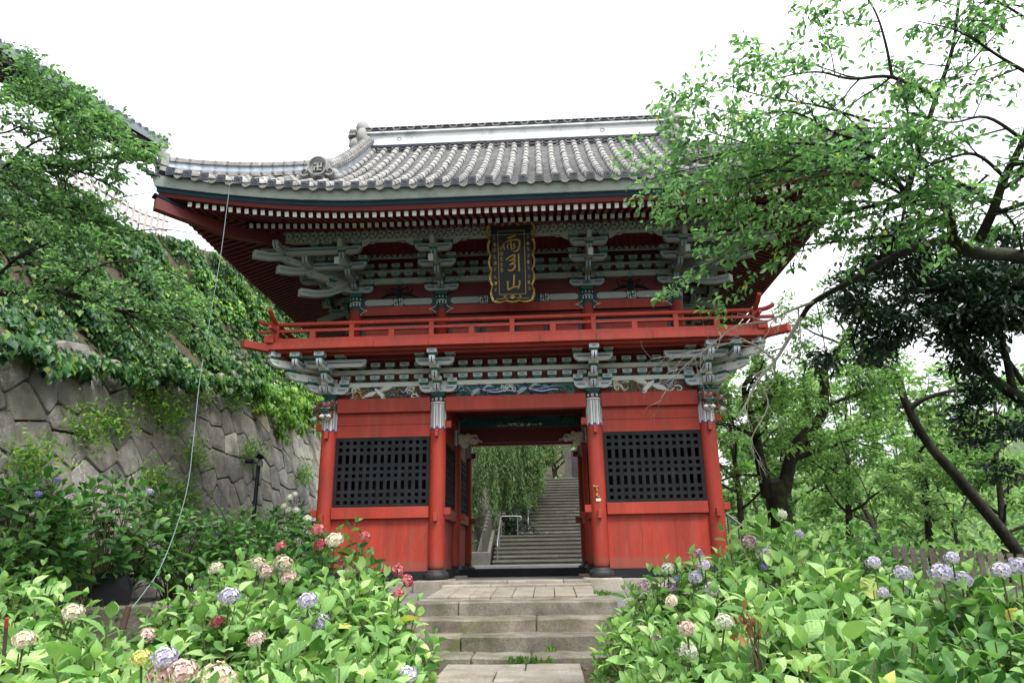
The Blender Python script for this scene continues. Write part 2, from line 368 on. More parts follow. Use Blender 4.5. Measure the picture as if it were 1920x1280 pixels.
def rdir(rng, n):
    a = rng.normal(size=(n, 3)); return a/np.linalg.norm(a, axis=1, keepdims=True)

class Tree:
    """Grows tapered limbs; the last order carries leaves."""
    def __init__(s, seed, bark_mi=0): s.r = random.Random(seed); s.wood = MB(); s.P = []; s.D = []; s.S = []; s.rng = np.random.default_rng(seed)
    def limb(s, pts, r0, r1, order=0, n=None):
        k = len(pts); n = n or (9 if r0 > .06 else 6 if r0 > .02 else 4 if r0 > .008 else 3)
        s.wood.tube(pts, [r0+(r1-r0)*(i/(k-1))**.8 for i in range(k)], n, 0, caps=r0 > .02)
    def wander(s, p, d, L, segs, wob, bend):
        pts = [Vector(p)]; d = Vector(d).normalized()
        for i in range(segs):
            d = (d+Vector((s.r.gauss(0, wob), s.r.gauss(0, wob), s.r.gauss(0, wob)))+Vector(bend)/segs).normalized()
            pts.append(pts[-1]+d*L/segs)
        return pts
    def grow(s, pts, r0, r1, spec, order=0, t0=.15, keep=None):
        """spec: list of dicts per child order: n, L, ang, bend, wob; leaf dict on last."""
        s.limb(pts, r0, r1, order)
        if order >= len(spec): return
        sp = spec[order]; k = len(pts)-1
        L_tot = sum((pts[i+1]-pts[i]).length for i in range(k))
        nchild = sp['n'] if sp['n'] >= 1 and not sp.get('per_m') else 0
        if sp.get('per_m'): nchild = max(2, int(L_tot*sp['per_m']))
        for c in range(nchild):
            t = t0+(1-t0)*(c+s.r.random())/nchild; x = t*k; i = min(int(x), k-1); p = pts[i].lerp(pts[i+1], x-i)
            tan = (pts[i+1]-pts[i]).normalized(); ax = tan.orthogonal().normalized(); ax.rotate(Quaternion(tan, s.r.uniform(0, 6.283)))
            d = tan.copy(); d.rotate(Quaternion(ax, RAD(s.r.gauss(sp['ang'], 14)))); d.z *= sp.get('flat', 1)
            L = sp['L']*s.r.uniform(.6, 1.25)*(1.1-.5*t); rr = max(.0028, (r0+(r1-r0)*t)*.55); rr = min(rr, L*.03+.002)
            q = s.wander(p, d, L, sp.get('segs', 4), sp.get('wob', .15), sp.get('bend', (0, 0, 0)))
            if keep and not keep(q[-1]): continue
            if 'leaf' in sp: s.twig(q, rr, sp['leaf'])
            else: s.grow(q, rr, rr*.35, spec, order+1, .2, keep)
    def twig(s, q, rr, lf):
        s.limb(q, rr, rr*.5, 9, 3); k = len(q)-1
        for c in range(lf['n']):
            t = (c+s.r.random())/lf['n']; x = t*k; i = min(int(x), k-1); p = q[i].lerp(q[i+1], x-i); tan = (q[i+1]-q[i]).normalized()
            d = tan*lf.get('along', .6)+Vector((s.r.gauss(0, .6), s.r.gauss(0, .6), s.r.gauss(0, .35)))+Vector((0, 0, -lf.get('droop', .3)))
            g = lf.get('sp', .07); p = p+Vector((s.r.gauss(0, g), s.r.gauss(0, g), s.r.gauss(0, g)*.45))
            s.P.append(p); s.D.append(d); s.S.append(lf['size']*s.r.uniform(.6, 1.2))
    def finish(s, name, loc, label, cat, bark, leaf, kind='cherry', group=None, up=.9):
        o = thing(name, loc, label, cat, group)
        obj('trunk', s.wood, [bark], o)
        if s.P:
            P = np.array([tuple(p) for p in s.P]); D = np.array([tuple(p) for p in s.D]); S = np.array(s.S)
            Nn = np.array([0, 0, up])+s.rng.normal(size=P.shape)*.45
            put('crown', leaves_mesh('crown', P, D, Nn, S, leaf, kind, rng=s.rng), o)
        return o

# ================================================================== THE GATE
GX, GXI, GD = 4.105, 1.70, 5.24
gate = thing('temple_gate', (0, 2.62, -.2), 'two-storey vermilion temple gate with white brackets and a grey tiled roof', 'gate')
def manji(mb, cx, cz, s, fn, h, mi, w=None):
    """Left-facing temple mark from bars; fn(a, b, h) maps to 3D."""
    w = w or s*.2
    def bar(a0, b0, a1, b1):
        mb.add([fn(cx+a, cz+b, hh) for hh in (0, h) for a, b in ((a0, b0), (a1, b0), (a1, b1), (a0, b1))],
               [(4, 5, 6, 7), (0, 1, 5, 4), (1, 2, 6, 5), (2, 3, 7, 6), (3, 0, 4, 7)], mi)
    r = s/2; k = w/2
    bar(-k, -r, k, r); bar(-r, -k, -k, k); bar(k, -k, r, k)
    bar(-r, r-w, -k, r); bar(k, -r, r, -r+w)          # top arm points left, bottom right
    bar(-r, -r, -r+w, -k); bar(r-w, k, r, r)          # left arm points down, right up
# --- columns
def column_mesh():
    mb = MB()
    mb.lathe([(.13, -.005), (.150, .03), (.163, .10), (.170, .22), (.170, 3.0), (.168, 3.60)], 28, mi=0)
    return mb.mesh('column', ['red'])
def band_mesh():
    mb = MB(); n = 80; r = .1735
    seq = [1, 2, 1, 3, 1, 3, 1, 2, 1, 4]   # white and dark pinstripes
    def P(a, z, rr=r): t = 2*math.pi*a/n; return (rr*math.cos(t), rr*math.sin(t), z)
    for j in range(n):
        u = j % 10; lo = lambda q: 2.955-.055*math.sin(math.pi*min(1, max(0, q/10)))
        mb.add([P(j, lo(u)), P(j+1, lo(u+1)), P(j+1, 3.44), P(j, 3.44)], [(0, 1, 2, 3)], seq[u] if u not in (4, 5) else 1)
        mb.add([P(j, lo(u)-.03), P(j+1, lo(u+1)-.03), P(j+1, lo(u+1)), P(j, lo(u))], [(0, 1, 2, 3)], 5)
        mb.add([P(j, 3.44, .178), P(j+1, 3.44, .178), P(j+1, 3.455, .178), P(j, 3.455, .178)], [(0, 1, 2, 3)], 6)
        mb.add([P(j, 3.455, .18), P(j+1, 3.455, .18), P(j+1, 3.485, .18), P(j, 3.485, .18)], [(0, 1, 2, 3)], 1)
        mb.add([P(j, 3.485, .177), P(j+1, 3.485, .177), P(j+1, 3.605, .177), P(j, 3.605, .177)], [(0, 1, 2, 3)], 7)
    for j in range(11):
        t = 2*math.pi*j/11
        for rr, hh, mi in ((.03, .1785, 1), (.016, .180, 5 if j % 2 else 8)):
            c = [(hh*math.cos(t)-rr*math.cos(b)*math.sin(t), hh*math.sin(t)+rr*math.cos(b)*math.cos(t), 3.545+rr*math.sin(b)) for b in [2*math.pi*q/10 for q in range(10)]]
            mb.add(c, [tuple(range(10))], mi)
    return mb.mesh('painted_band', ['red', 'white', 'ink', 'brown', 'lblue', 'blue', 'red', 'ink', 'green'])
foot_me = MB().lathe([(.24, -.2), (.262, -.17), (.262, -.10), (.235, -.055), (.20, -.05), (.195, -.012), (.15, -.004)], 24).mesh('base_stone', ['stoneblack'])
col_me, band_me = column_mesh(), band_mesh()
peg_me = bbox_mesh('peg', (.085, .12, .17), 'red', .008)
stub_me = bbox_mesh('stub', (.14, .11, .15), 'red', .008)
for iy, y in enumerate((0, 2.62, GD)):
    for x in (-GX, -GXI, GXI, GX):
        c = put('column', col_me, gate, T(x, y, 0)); put('base_stone', foot_me, c, T(x, y, 0)); put('painted_band', band_me, c, T(x, y, 0))
        if iy == 0:
            put('tenon_peg', peg_me, c, T(x, -.195, 2.80)); put('tenon_peg', peg_me, c, T(x, -.195, 1.04))
        for zz in (3.0, 1.16):
            sx = -1 if x < 0 else 1
            put('tenon_stub', stub_me, c, T(x+(sx if abs(x) > 3 else -sx)*.22, y-.02, zz))
# --- bays between columns
plank_me = {}
def bay(x0, y0, x1, y1, lattice, out):
    """wall bay between two column centres; out = outward normal sign frame"""
    d = Vector((x1-x0, y1-y0, 0)); L = d.length; ang = math.atan2(d.y, d.x)
    mw = T(x0, y0, 0) @ RZ(ang)                    # local +x along, local -y = outside
    if out < 0: mw = T(x1, y1, 0) @ RZ(ang+math.pi)
    a, b = .165, L-.165
    P = gate
    obj('ground_sill', MB().bbox((a, -.09, -.2), (b, .09, -.03), 0), ['black'], P, mw)
    nb = 3; wb = (b-a)/nb
    for i in range(nb):
        put('plank', bbox_mesh('plank', (wb-.0015, .04, 1.06), 'redboard', .0015), P, mw @ T(a+wb*(i+.5), .012+.0015*(i % 2), .50))
    put('waist_rail', bbox_mesh('waist_rail', (b-a, .14, .235), 'red', .008), P, mw @ T(L/2, -.035, 1.15))
    if lattice:
        z0, z1 = 1.27, 2.745; fw = .075
        win = obj('lattice_window', MB().bbox((a, -.05, z0), (b, -.01, z0+.0701)).bbox((a, -.05, z1-fw), (b, -.01, z1)).bbox((a, -.052, z0+.0702), (a+fw, -.012, z1-fw-.001)).bbox((b-fw, -.052, z0+.0702), (b, -.012, z1-fw-.001)), ['black'], P, mw)
        ia, ib = a+fw, b-fw; nh = 13 if L < 3 else 14; pit = (ib-ia+.06)/nh
        vs_ = bbox_mesh('slat', (.076, .03, z1-z0-.14), 'black', .003)
        for i in range(1, nh): put('slat', vs_, win, mw @ T(ia-.03+pit*i, -.0305, (z0+z1)/2))
        rows = [1, 1, 2.6, 1, 1, 2.6, 1, 1]; bar = .072; H = z1-z0-.145; unit = (H-bar*7)/sum(rows); z = z1-fw
        hs_ = bbox_mesh('rail', (ib-ia, .026, bar), 'black', .002)
        for r in rows[:-1]:
            z -= r*unit; put('rail', hs_, win, mw @ T(L/2, -.0285, z-bar/2)); z -= bar
    else:
        for i in range(nb): put('plank', bbox_mesh('plank', (wb-.004, .04, 1.47), 'redboard', .004), P, mw @ T(a+wb*(i+.5), .012+.004*(i % 2), 2.005))
    for z, h in ((2.885, .27), (3.155, .268)):
        put('upper_board', bbox_mesh('upper_board', (b-a, .05, h-.004), 'red', .004), P, mw @ T(L/2, -.005, z))
    put('head_beam', bbox_mesh('head_beam', (b-a, .2, .31), 'red', .008), P, mw @ T(L/2, -.03, 3.445))
for s in (-1, 1):
    xa, xb = sorted((s*GX, s*GXI))
    bay(xa, 0, xb, 0, True, 1)
    bay(xa, GD, xb, GD, False, -1)
    for y0 in (0, 2.62):
        bay(s*GXI, y0, s*GXI, y0+2.62, True, 1 if s < 0 else -1)
        bay(s*GX, y0, s*GX, y0+2.62, False, 1 if s > 0 else -1)
    # dark inner chamber: floor, ceiling and added black boards blocking light behind the lattices
    obj('chamber_ceiling', MB().bbox((xa+.1, .12, 3.31), (xb-.1, 5.12, 3.35)), ['red_dark'], gate)
    obj('blackout_board', MB().bbox((xa+.42, .75, -.12), (xb-.42, .79, 3.31)).bbox((s*1.7-.02+s*.42, .3, -.12), (s*1.7+.02+s*.42, 5.0, 3.31)), ['black'], gate)
    obj('chamber_floor', MB().bbox((xa+.1, .12, -.16), (xb-.1, 5.12, -.12)), ['black'], gate)
put('head_beam', bbox_mesh('head_beam', (2*GXI-.33, .2, .31), 'red', .008), gate, T(0, -.03, 3.445))
put('head_beam', bbox_mesh('head_beam', (2*GXI-.33, .2, .31), 'red', .008), gate, T(0, GD, 3.445))
# passage: threshold, lintel, ceiling, carvings
put('threshold', bbox_mesh('threshold', (2*GXI-.33, .2, .19), 'black', .012), gate, T(0, 2.55, -.155))
put('passage_lintel', bbox_mesh('passage_lintel', (2*GXI-.33, .2, .36), 'red_dark', .012), gate, T(0, 2.62, 3.15))
obj('passage_ceiling', MB().bbox((-1.6, .08, 3.62), (1.6, 5.15, 3.66)), ['red_dark'], gate)
mb = MB(); mb.prism([(-.62, 0), (-.56, .035), (0, .05), (.56, .035), (.62, 0), (.55, -.03), (-.55, -.03)], lambda a, b, t: (a, t, 3.40+b), 2.44, 2.51); obj('arched_strut', mb, ['white'], gate)
def cloud_relief(mb, a0, a1, b0, b1, fn, rng, mis, n=10, h=.05):
    for i in range(n):
        ca, cb = rng.uniform(a0, a1), rng.uniform(b0, b1); R = rng.uniform(.25, .5)*(b1-b0); sgn = rng.choice((-1, 1)); mi = rng.choice(mis)
        pts = [(ca+sgn*R*(1-.8*q/9)*math.cos(.75*q), cb+R*.8*(1-.8*q/9)*math.sin(.75*q)) for q in range(10)]
        pts = [(min(a1, max(a0, p)), min(b1, max(b0, q))) for p, q in pts]
        stroke(mb, pts, [R*.45, R*.3, R*.16], fn, h*rng.uniform(.6, 1.2), mi, 2)
        ta = ca+sgn*R*2.2; stroke(mb, [(ca+sgn*R, cb), (ca+sgn*R*1.5, max(b0, cb-R*.5)), (min(a1, max(a0, ta)), cb)], [R*.4, R*.3, .01], fn, h*.7, mi, 2)
rg = random.Random(3)
mb = MB().bbox((-1.53, 2.46, 3.335), (1.53, 2.49, 3.61), 0); cloud_relief(mb, -1.5, 1.5, 3.36, 3.60, lambda a, b, h: (a, 2.46-h, b), rg, [1, 2], 26, .07)
obj('passage_carving', mb, ['dgreen', 'dgreen', 'green'], gate)
for s in (-1, 1):          # pale cloud-shaped noses under the lintel
    mb = MB()
    for (x, z, r) in ((1.48, 3.02, .13), (1.36, 3.07, .12), (1.42, 2.92, .11), (1.26, 3.04, .10), (1.16, 3.00, .075), (1.07, 3.02, .05), (1.5, 3.12, .1), (1.0, 3.0, .035), (1.33, 3.16, .07)):
        mb.ball((s*x, 2.47, z), (r, .07, r*.85), 0, 9, 6)
    cloud_relief(mb, min(s*1.1, s*1.55), max(s*1.1, s*1.55), 2.92, 3.15, lambda a, b, h: (a, 2.41-h, b), rg, [0], 7, .03)
    obj('cloud_nose', mb, ['paper'], gate)

# --- painted brackets
def inlay(mb, c, ax, up_, nrm, L, h, mats=(1, 2, 3), e=.0015):
    c, ax, up_, nrm = (Vector(q) for q in (c, ax, up_, nrm))
    for i, (k, hh, mi) in enumerate(((0, h, mats[0]), (.012, h-.024, mats[1]), (.03, h*.30, mats[2]))):
        l2 = L/2-k
        if l2 < .01 or hh < .004: continue
        o = c+nrm*e*(i+1); mb.add([o-ax*l2-up_*hh/2, o+ax*l2-up_*hh/2, o+ax*l2+up_*hh/2, o-ax*l2+up_*hh/2], [(0, 1, 2, 3)], mi)
BM = ['white', 'lblue', 'white', 'blue', 'green']; BMU = ['whiteshade', 'lblue', 'whiteshade', 'blue', 'green']
def block_mesh(w, d, h, hg):
    mb = MB(); mb.box((0, 0, h/2), (w, d, h), 0); mb.box((0, 0, -hg/2), (w, d, hg), 4, taper=.62)
    for nrm, ax, L, dd in (((0, -1, 0), (1, 0, 0), w, d), ((1, 0, 0), (0, 1, 0), d, w), ((-1, 0, 0), (0, -1, 0), d, w)):
        inlay(mb, Vector(nrm)*dd/2+Vector((0, 0, h/2)), ax, (0, 0, 1), nrm, L*.72, h*.62)
    return mb.mesh('bearing_block', BM)
def arm_mesh(x0, x1, h, th, r0=True, r1=True):
    """arm along x with rounded lower ends"""
    R = h*.85; prof = []
    if r0: prof += [(x0+R-R*math.cos(a), -h/2+R-R*math.sin(a)) for a in [k*math.pi/2/5 for k in range(6)]]
    else: prof += [(x0, -h/2)]
    if r1: prof += [(x1-R+R*math.sin(a), -h/2+R-R*math.cos(a)) for a in [k*math.pi/2/5 for k in range(6)]]
    else: prof += [(x1, -h/2)]
    prof += [(x1, h/2), (x0, h/2)]
    mb = MB(); mb.prism(prof, lambda a, b, t: (a, -t, b), -th/2, th/2, 0)
    for s in (-1, 1): inlay(mb, ((x0+x1)/2, s*th/2, .012), (-s if s > 0 else 1, 0, 0), (0, 0, 1), (0, s, 0), x1-x0-.07, h*.55)
    def endstrip(xe, sg):
        path = [(xe, h/2-.02)]+[(xe-sg*(R-R*math.cos(a)), -h/2+R-R*math.sin(a)) for a in [k*math.pi/2/6 for k in range(1, 6)]]
        for wd, e, mi in ((th*.74, .002, 1), (th*.58, .0035, 2), (th*.22, .005, 3)):
            vs = [(p[0]+sg*e, sy*wd/2, p[1]-e*.6) for p in path for sy in (-1, 1)]
            mb.add(vs, [(2*i, 2*i+1, 2*i+3, 2*i+2) if sg < 0 else (2*i+1, 2*i, 2*i+2, 2*i+3) for i in range(len(path)-1)], mi)
    if r0: endstrip(x0, -1)
    if r1: endstrip(x1, 1)
    return mb.mesh('bracket_arm', BM)
_cache = {}
UPPER = False
def shade_tone(me):  # swaps white for the copy with eave shade in its colour
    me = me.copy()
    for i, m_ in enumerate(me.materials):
        if m_ == M['white']: me.materials[i] = M['whiteshade']
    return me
def cached(key, f, *a):
    key = (UPPER, key)
    if key not in _cache: _cache[key] = shade_tone(f(*a)) if UPPER else f(*a)
    return _cache[key]
BLK = block_mesh(.205, .20, .085, .06); BIG = block_mesh(.35, .35, .12, .10)
ROWB = block_mesh(.20, .12, .085, .06)
def wallrow(y, z, x0, x1, pitch, parent, rz=0, skip=()):
    n = int(round((x1-x0)/pitch))
    for i in range(n+1):
        x = x0+(x1-x0)*i/n
        if any(abs(x-k) < .10 for k in skip): continue
        put('bearing_block', ROWB, parent, T(x, y, z) if not rz else RZ(rz) @ T(x, y, z))
def bracket(frame, z0, steps, big=True, tails=(), wall_arm=.82, nose_w=.115):
    """frame: matrix, local -y outwards, origin on the wall plane at the column. steps: list of (y, z_nose_bottom, armlen or 0, z_arm, topblock)"""
    br = put('bracket_set', BIG, gate, frame @ T(0, 0, z0+.10)); F = frame
    h = .15
    put('bracket_arm', cached(('wa', wall_arm), arm_mesh, -wall_arm/2, wall_arm/2, h, .12), br, F @ T(0, -.10, z0+.175))
    for s in (-1, 1): put('bearing_block', BLK, br, F @ T(s*(wall_arm/2-.09), -.10, z0+.31))
    for (y, zn, al, top) in steps:
        nose = cached(('n', round(y, 3)), arm_mesh, -.12, -y, .15, nose_w, False, True)
        put('bracket_nose', nose, br, F @ T(0, 0, zn) @ RZ(-math.pi/2))
        put('bearing_block', BLK, br, F @ T(0, y+.075, zn+.135))
        if al:
            put('bracket_arm', cached(('a', al), arm_mesh, -al/2, al/2, .15, .115), br, F @ T(0, y+.075, zn+.29 if top else zn+.155))
            for s in (-1, 1): put('bearing_block', BLK, br, F @ T(s*(al/2-.09), y+.075, (zn+.29 if top else zn+.155)+.135))
    for (ya, za, yb, zb, w_, h_) in tails:
        d = Vector((0, yb-ya, zb-za)); L = d.length
        tm = cached(("t", round(L, 2), w_, h_), lambda L=L, w_=w_, h_=h_: bevel(MB().box((0, -L/2, 0), (w_, L, h_)).mesh('tail_rafter', ['white']), .006))
        put('tail_rafter', tm, br, F @ T(0, ya, za) @ RX(math.atan2(zb-za, yb-ya)+math.pi))
    return br
def diag_arm(br, F, pts, h, th):
    """diagonal corner arm or tail: curved bar through pts in the local y-z plane"""
    mb = MB(); k = len(pts); vs = []
    for (y, z, hh) in pts: vs += [(-th/2, y, z-hh/2), (th/2, y, z-hh/2), (th/2, y, z+hh/2), (-th/2, y, z+hh/2)]
    fs = [(0, 1, 2, 3), tuple(range(4*k-1, 4*k-5, -1))]
    for i in range(k-1):
        o = 4*i
        for j in range(4): fs.append((o+j, o+4+j, o+4+(j+1) % 4, o+(j+1) % 4))
    mb.add(vs, fs, 0)
    for s in (-1, 1):
        for e, kk, mi in ((.0015, .30, 1), (.003, .25, 2), (.0045, .07, 3)):
            st = []
            for (y, z, hh) in pts[1:]: st += [(s*(th/2+e), y, z-hh*kk), (s*(th/2+e), y, z+hh*kk)]
            mb.add(st, [(2*i, 2*i+1, 2*i+3, 2*i+2)[::s] for i in range(len(pts)-2)], mi)
    w_ = 'whiteshade' if UPPER else 'white'; return put('corner_arm', mb.mesh('corner_arm', [w_, 'green', w_, 'green']), br, F)
LSTEPS = [(-.34, 3.79, 0, False), (-.66, 3.99, .84, True), (-1.04, 4.22, 0, False)]
LZ = 3.61
def ident(x, y, a): return T(x, y, 0) @ RZ(a)
front_low = [bracket(ident(x, 0, 0), LZ, LSTEPS) for x in (-GX, -GXI, GXI, GX)]
for sx in (-1, 1):
    for y in (0, 2.62, GD):
        br = bracket(ident(sx*GX, y, sx*math.pi/2), LZ, LSTEPS) if y else front_low[0 if sx < 0 else 3]
        if y == 0:
            for (yy, zn, al, top) in LSTEPS:
                F = ident(sx*GX, 0, sx*math.pi/2)
                put('bracket_nose', cached(('n', round(yy, 3)), arm_mesh, -.12, -yy, .15, .115, False, True), br, F @ T(0, 0, zn+.001) @ RZ(-math.pi/2))
                put('bearing_block', BLK, br, F @ T(0, yy+.075, zn+.136))
            F = ident(sx*GX, 0, sx*math.pi/2)
            put('bracket_arm', cached(('wa', .82), arm_mesh, -.41, .41, .15, .12), br, F @ T(0, -.101, LZ+.176))
            put('bracket_arm', cached(('a', 1.5), arm_mesh, -.9, .45, .15, .115), br, ident(0, 0, 0) @ T(sx*GX, -.585, 4.281) if sx > 0 else T(sx*GX, -.585, 4.281) @ Matrix.Scale(-1, 4, (1, 0, 0)))
            for q in (.28, .58, .82): put('bearing_block', BLK, br, T(sx*(GX+q-.12), -.585, 4.415) if q < .8 else T(sx*(GX+.66), -.585, 4.416))
            D = ident(sx*GX, 0, sx*math.pi/4)
            for (yy, zz) in ((-.62, 3.80), (-1.10, 4.00), (-1.50, 4.23)):
                diag_arm(br, D, [(.1, zz, .15), (yy+.2, zz, .15), (yy+.08, zz+.015, .12), (yy, zz+.06, .03)], .15, .12)
                put('bearing_block', BLK, br, D @ T(0, yy+.1, zz+.136))
            # side pair of outer blocks under the balcony corner
            put('bracket_nose', cached(('n', round(-1.04, 3)), arm_mesh, -.12, 1.04, .15, .115, False, True), br, T(sx*(GX+.52), 0, 4.221) @ RZ(-math.pi/2))
            put('bearing_block', BLK, br, T(sx*(GX+.52), -.965, 4.356))
            put('scalloped_block', MB().lathe([(.07, 0), (.11, .03), (.075, .09), (.09, .12), (.11, .2), (.11, .24)], 8, smooth=False).mesh('scalloped_block', ['white']), br, D @ T(0, -1.43, 4.33))
# rows of blocks on two white beams between the bracket sets
SK = (-GX, -GXI, GXI, GX)
for nm, y, z0, z1, m_ in (('white_beam', -.05, 3.865, 3.965, 'white'), ('white_beam', -.052, 4.155, 4.255, 'white'), ('red_beam', -.05, 4.43, 4.56, 'red_dark')):
    put(nm, bbox_mesh(nm, (2*GX+.9, .12, z1-z0), m_, .005), gate, T(0, y, (z0+z1)/2))
    for sx in (-1, 1): put(nm, bbox_mesh(nm, (.12, GD+.9, z1-z0-.002), m_, .005), gate, T(sx*(GX+.05), 2.62, (z0+z1)/2+.002))
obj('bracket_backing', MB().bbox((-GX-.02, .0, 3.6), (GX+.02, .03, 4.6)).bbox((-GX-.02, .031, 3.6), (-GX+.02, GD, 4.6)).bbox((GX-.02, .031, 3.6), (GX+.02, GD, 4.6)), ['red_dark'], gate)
row = put('block_row', None, gate, I4); row2 = put('block_row', None, gate, I4)
wallrow(-.09, 4.03, -GX, GX, .325, row, skip=SK); wallrow(-.09, 4.32, -GX, GX, .325, row2, skip=SK)
for sx in (-1, 1):
    n = 16
    for i in range(1, n):
        y = GD*i/n
        if abs(y-2.62) > .1:
            put('bearing_block', ROWB, row, T(sx*(GX+.09), y, 4.03) @ RZ(sx*math.pi/2)); put('bearing_block', ROWB, row2, T(sx*(GX+.09), y, 4.32) @ RZ(sx*math.pi/2))
# carved friezes above the head beam
def fz(a, b, h): return (a, -.035-h, b)
def bird(mb, cx, cz, s, body, wing, tip, fn, mirror=1):
    f = lambda pts: [(cx+mirror*p*s, cz+q*s) for p, q in pts]
    stroke(mb, f([(-.9, -.35), (-.5, .02), (-.12, .02)]), [.02*s, .28*s, .2*s], fn, .06, wing, 3)
    stroke(mb, f([(.75, .42), (.4, .30), (.05, .02)]), [.03*s, .26*s, .2*s], fn, .06, wing, 3)
    for i in range(6): stroke(mb, f([(-.85+.1*i, -.5+.06*i), (-.5+.06*i, .0)]), .035*s, fn, .07, tip, 1)
    for i in range(5): stroke(mb, f([(.85-.1*i, .20+.05*i), (.4-.05*i, .22)]), .035*s, fn, .07, tip, 1)
    stroke(mb, f([(-.12, .22), (.02, -.05), (.22, -.32)]), [.1*s, .26*s, .12*s], fn, .10, body, 3)
    stroke(mb, f([(.2, -.28), (.34, -.4), (.30, -.5)]), [.11*s, .06*s, .02*s], fn, .10, body, 2)
    stroke(mb, f([(-.1, .2), (-.2, .36), (-.35, .42)]), [.09*s, .05*s, .02*s], fn, .09, body, 2)
def crane(mb, cx, cz, s, fn, mirror=1):
    f = lambda pts: [(cx+mirror*p*s, cz+q*s) for p, q in pts]
    for i in range(5): stroke(mb, f([(-.95+.13*i, -.30+.02*i), (-.55+.08*i, -.02), (-.05, .08)]), [.05*s, .15*s, .13*s], fn, .055+.006*i, 1, 3)      # near wing, layered
    for i in range(5): stroke(mb, f([(.80-.12*i, .36), (.5-.07*i, .22), (.08, .06)]), [.05*s, .15*s, .13*s], fn, .055+.006*i, 1, 3)
    stroke(mb, f([(-.22, .20), (.0, .02), (.22, -.20), (.30, -.27)]), [.12*s, .34*s, .26*s, .08*s], fn, .11, 1, 4)
    stroke(mb, f([(.24, -.2), (.16, -.31), (.28, -.36), (.40, -.33)]), [.10*s, .08*s, .08*s, .02*s], fn, .12, 1, 3)
    stroke(mb, f([(-.18, .18), (-.34, .27), (-.5, .29)]), [.1*s, .07*s, .02*s], fn, .09, 0, 3)
FM = ['ink', 'white', 'brown', 'olive', 'blue', 'green', 'ochre', 'lblue', 'umber']
for k, (a0, a1) in enumerate(((-3.63, -2.17), (-1.24, 1.24), (2.17, 3.63))):
    mb = MB().bbox((a0-.06, -.035, 3.6), (a1+.06, -.01, 3.87), 8 if k != 1 else 5); c = (a0+a1)/2; rg = random.Random(20+k)
    if k != 1:
        for i in range(95):
            x = rg.uniform(a0+.05, a1-.05); z = rg.uniform(3.63, 3.84); r = rg.uniform(.022, .04)
            mb.ball((x, -.04, z), (r, .03, r), 3, 8, 4); mb.ball((x, -.062, z), (r*.55, .014, r*.55), 6 if i % 4 == 0 else 3, 6, 3)
        cloud_relief(mb, a0, a0+.35, 3.62, 3.85, fz, rg, [2, 1, 6], 6); cloud_relief(mb, a1-.4, a1, 3.62, 3.85, fz, rg, [2, 4, 1], 6); cloud_relief(mb, c+.1, a1-.2, 3.66, 3.86, fz, rg, [4, 7], 4)
        crane(mb, c-.12 if k == 0 else c+.02, 3.735, .40 if k == 0 else .46, fz, 1 if k == 0 else -1)
    else:
        cloud_relief(mb, a0, a1, 3.62, 3.85, fz, rg, [5, 5, 7, 0], 40, .04)
        for cx, mir in ((-.72, 1), (.30, 1)):
            bird(mb, cx, 3.745, .30, 4, 7, 1, fz, mir)
            for i, mi in enumerate((4, 1, 4, 7)): stroke(mb, [(cx+.06, 3.70+.01*i), (cx+.3, 3.65+.03*i), (cx+.52, 3.68+.035*i), (cx+.72, 3.65+.045*i)], [.03, .028, .03, .012], fz, .06, mi, 3)
            stroke(mb, [(cx, 3.74), (cx+.09, 3.70)], [.07, .03], fz, .115, 6, 2)
        cloud_relief(mb, -.3, .0, 3.66, 3.86, fz, rg, [1], 7, .07); cloud_relief(mb, .75, 1.1, 3.62, 3.75, fz, rg, [2, 2], 5, .06)
    obj('carved_frieze', mb, FM, gate)
# lion-head noses on the corner columns
def lion(x, y, ang):
    mb = MB(); R3 = Matrix.Rotation(ang, 3, 'Z')
    def B(px, py, pz, r, mi, nu=9, nv=6): mb.ball(Vector((x, y, 3.42))+R3 @ Vector((px, py, pz)), r, mi, nu, nv, R3)
    B(0, -.20, .02, (.13, .17, .13), 0); B(0, -.36, -.02, (.10, .09, .055), 0); B(0, -.34, -.11, (.085, .08, .03), 2)
    B(0, -.345, -.065, (.08, .085, .022), 3)
    for s in (-1, 1):
        B(s*.055, -.345, .055, (.03, .03, .028), 1); B(s*.055, -.368, .055, (.013, .014, .014), 4); B(s*.12, -.22, .09, (.035, .05, .05), 0)
        B(s*.05, -.355, .095, (.05, .03, .018), 2); B(s*.13, -.16, -.03, (.045, .08, .06), 3); B(s*.035, -.44, -.015, (.022, .02, .02), 0)
        for q in range(4): B(s*(.02+.022*q), -.415+.012*q, -.062, (.009, .009, .018), 1, 5, 4)
        B(s*.075, -.33, -.235, (.05, .07, .05), 1); B(s*.08, -.22, -.18, (.05, .09, .09), 0)
        for q in range(3): B(s*(.05+.027*q), -.40, -.245, (.013, .022, .02), 1, 5, 4)
        for q in range(5): B(s*(.135+.01*(q % 2)), -.08-.04*q, .08-.05*q, (.03, .035, .03), 3 if q % 2 else 0, 6, 4)
    B(0, -.22, -.2, (.075, .09, .1), 1)
    for q in range(4): B(0, -.312, -.13-.035*q, (.06, .012, .014), 3 if q % 2 else 1, 8, 4)
    return obj('lion_nose', mb, ['brown', 'white', 'green', 'green', 'ink'], gate)
for sx in (-1, 1):
    lion(sx*GX, -.02, 0); lion(sx*GX, -.0, sx*math.pi/2)
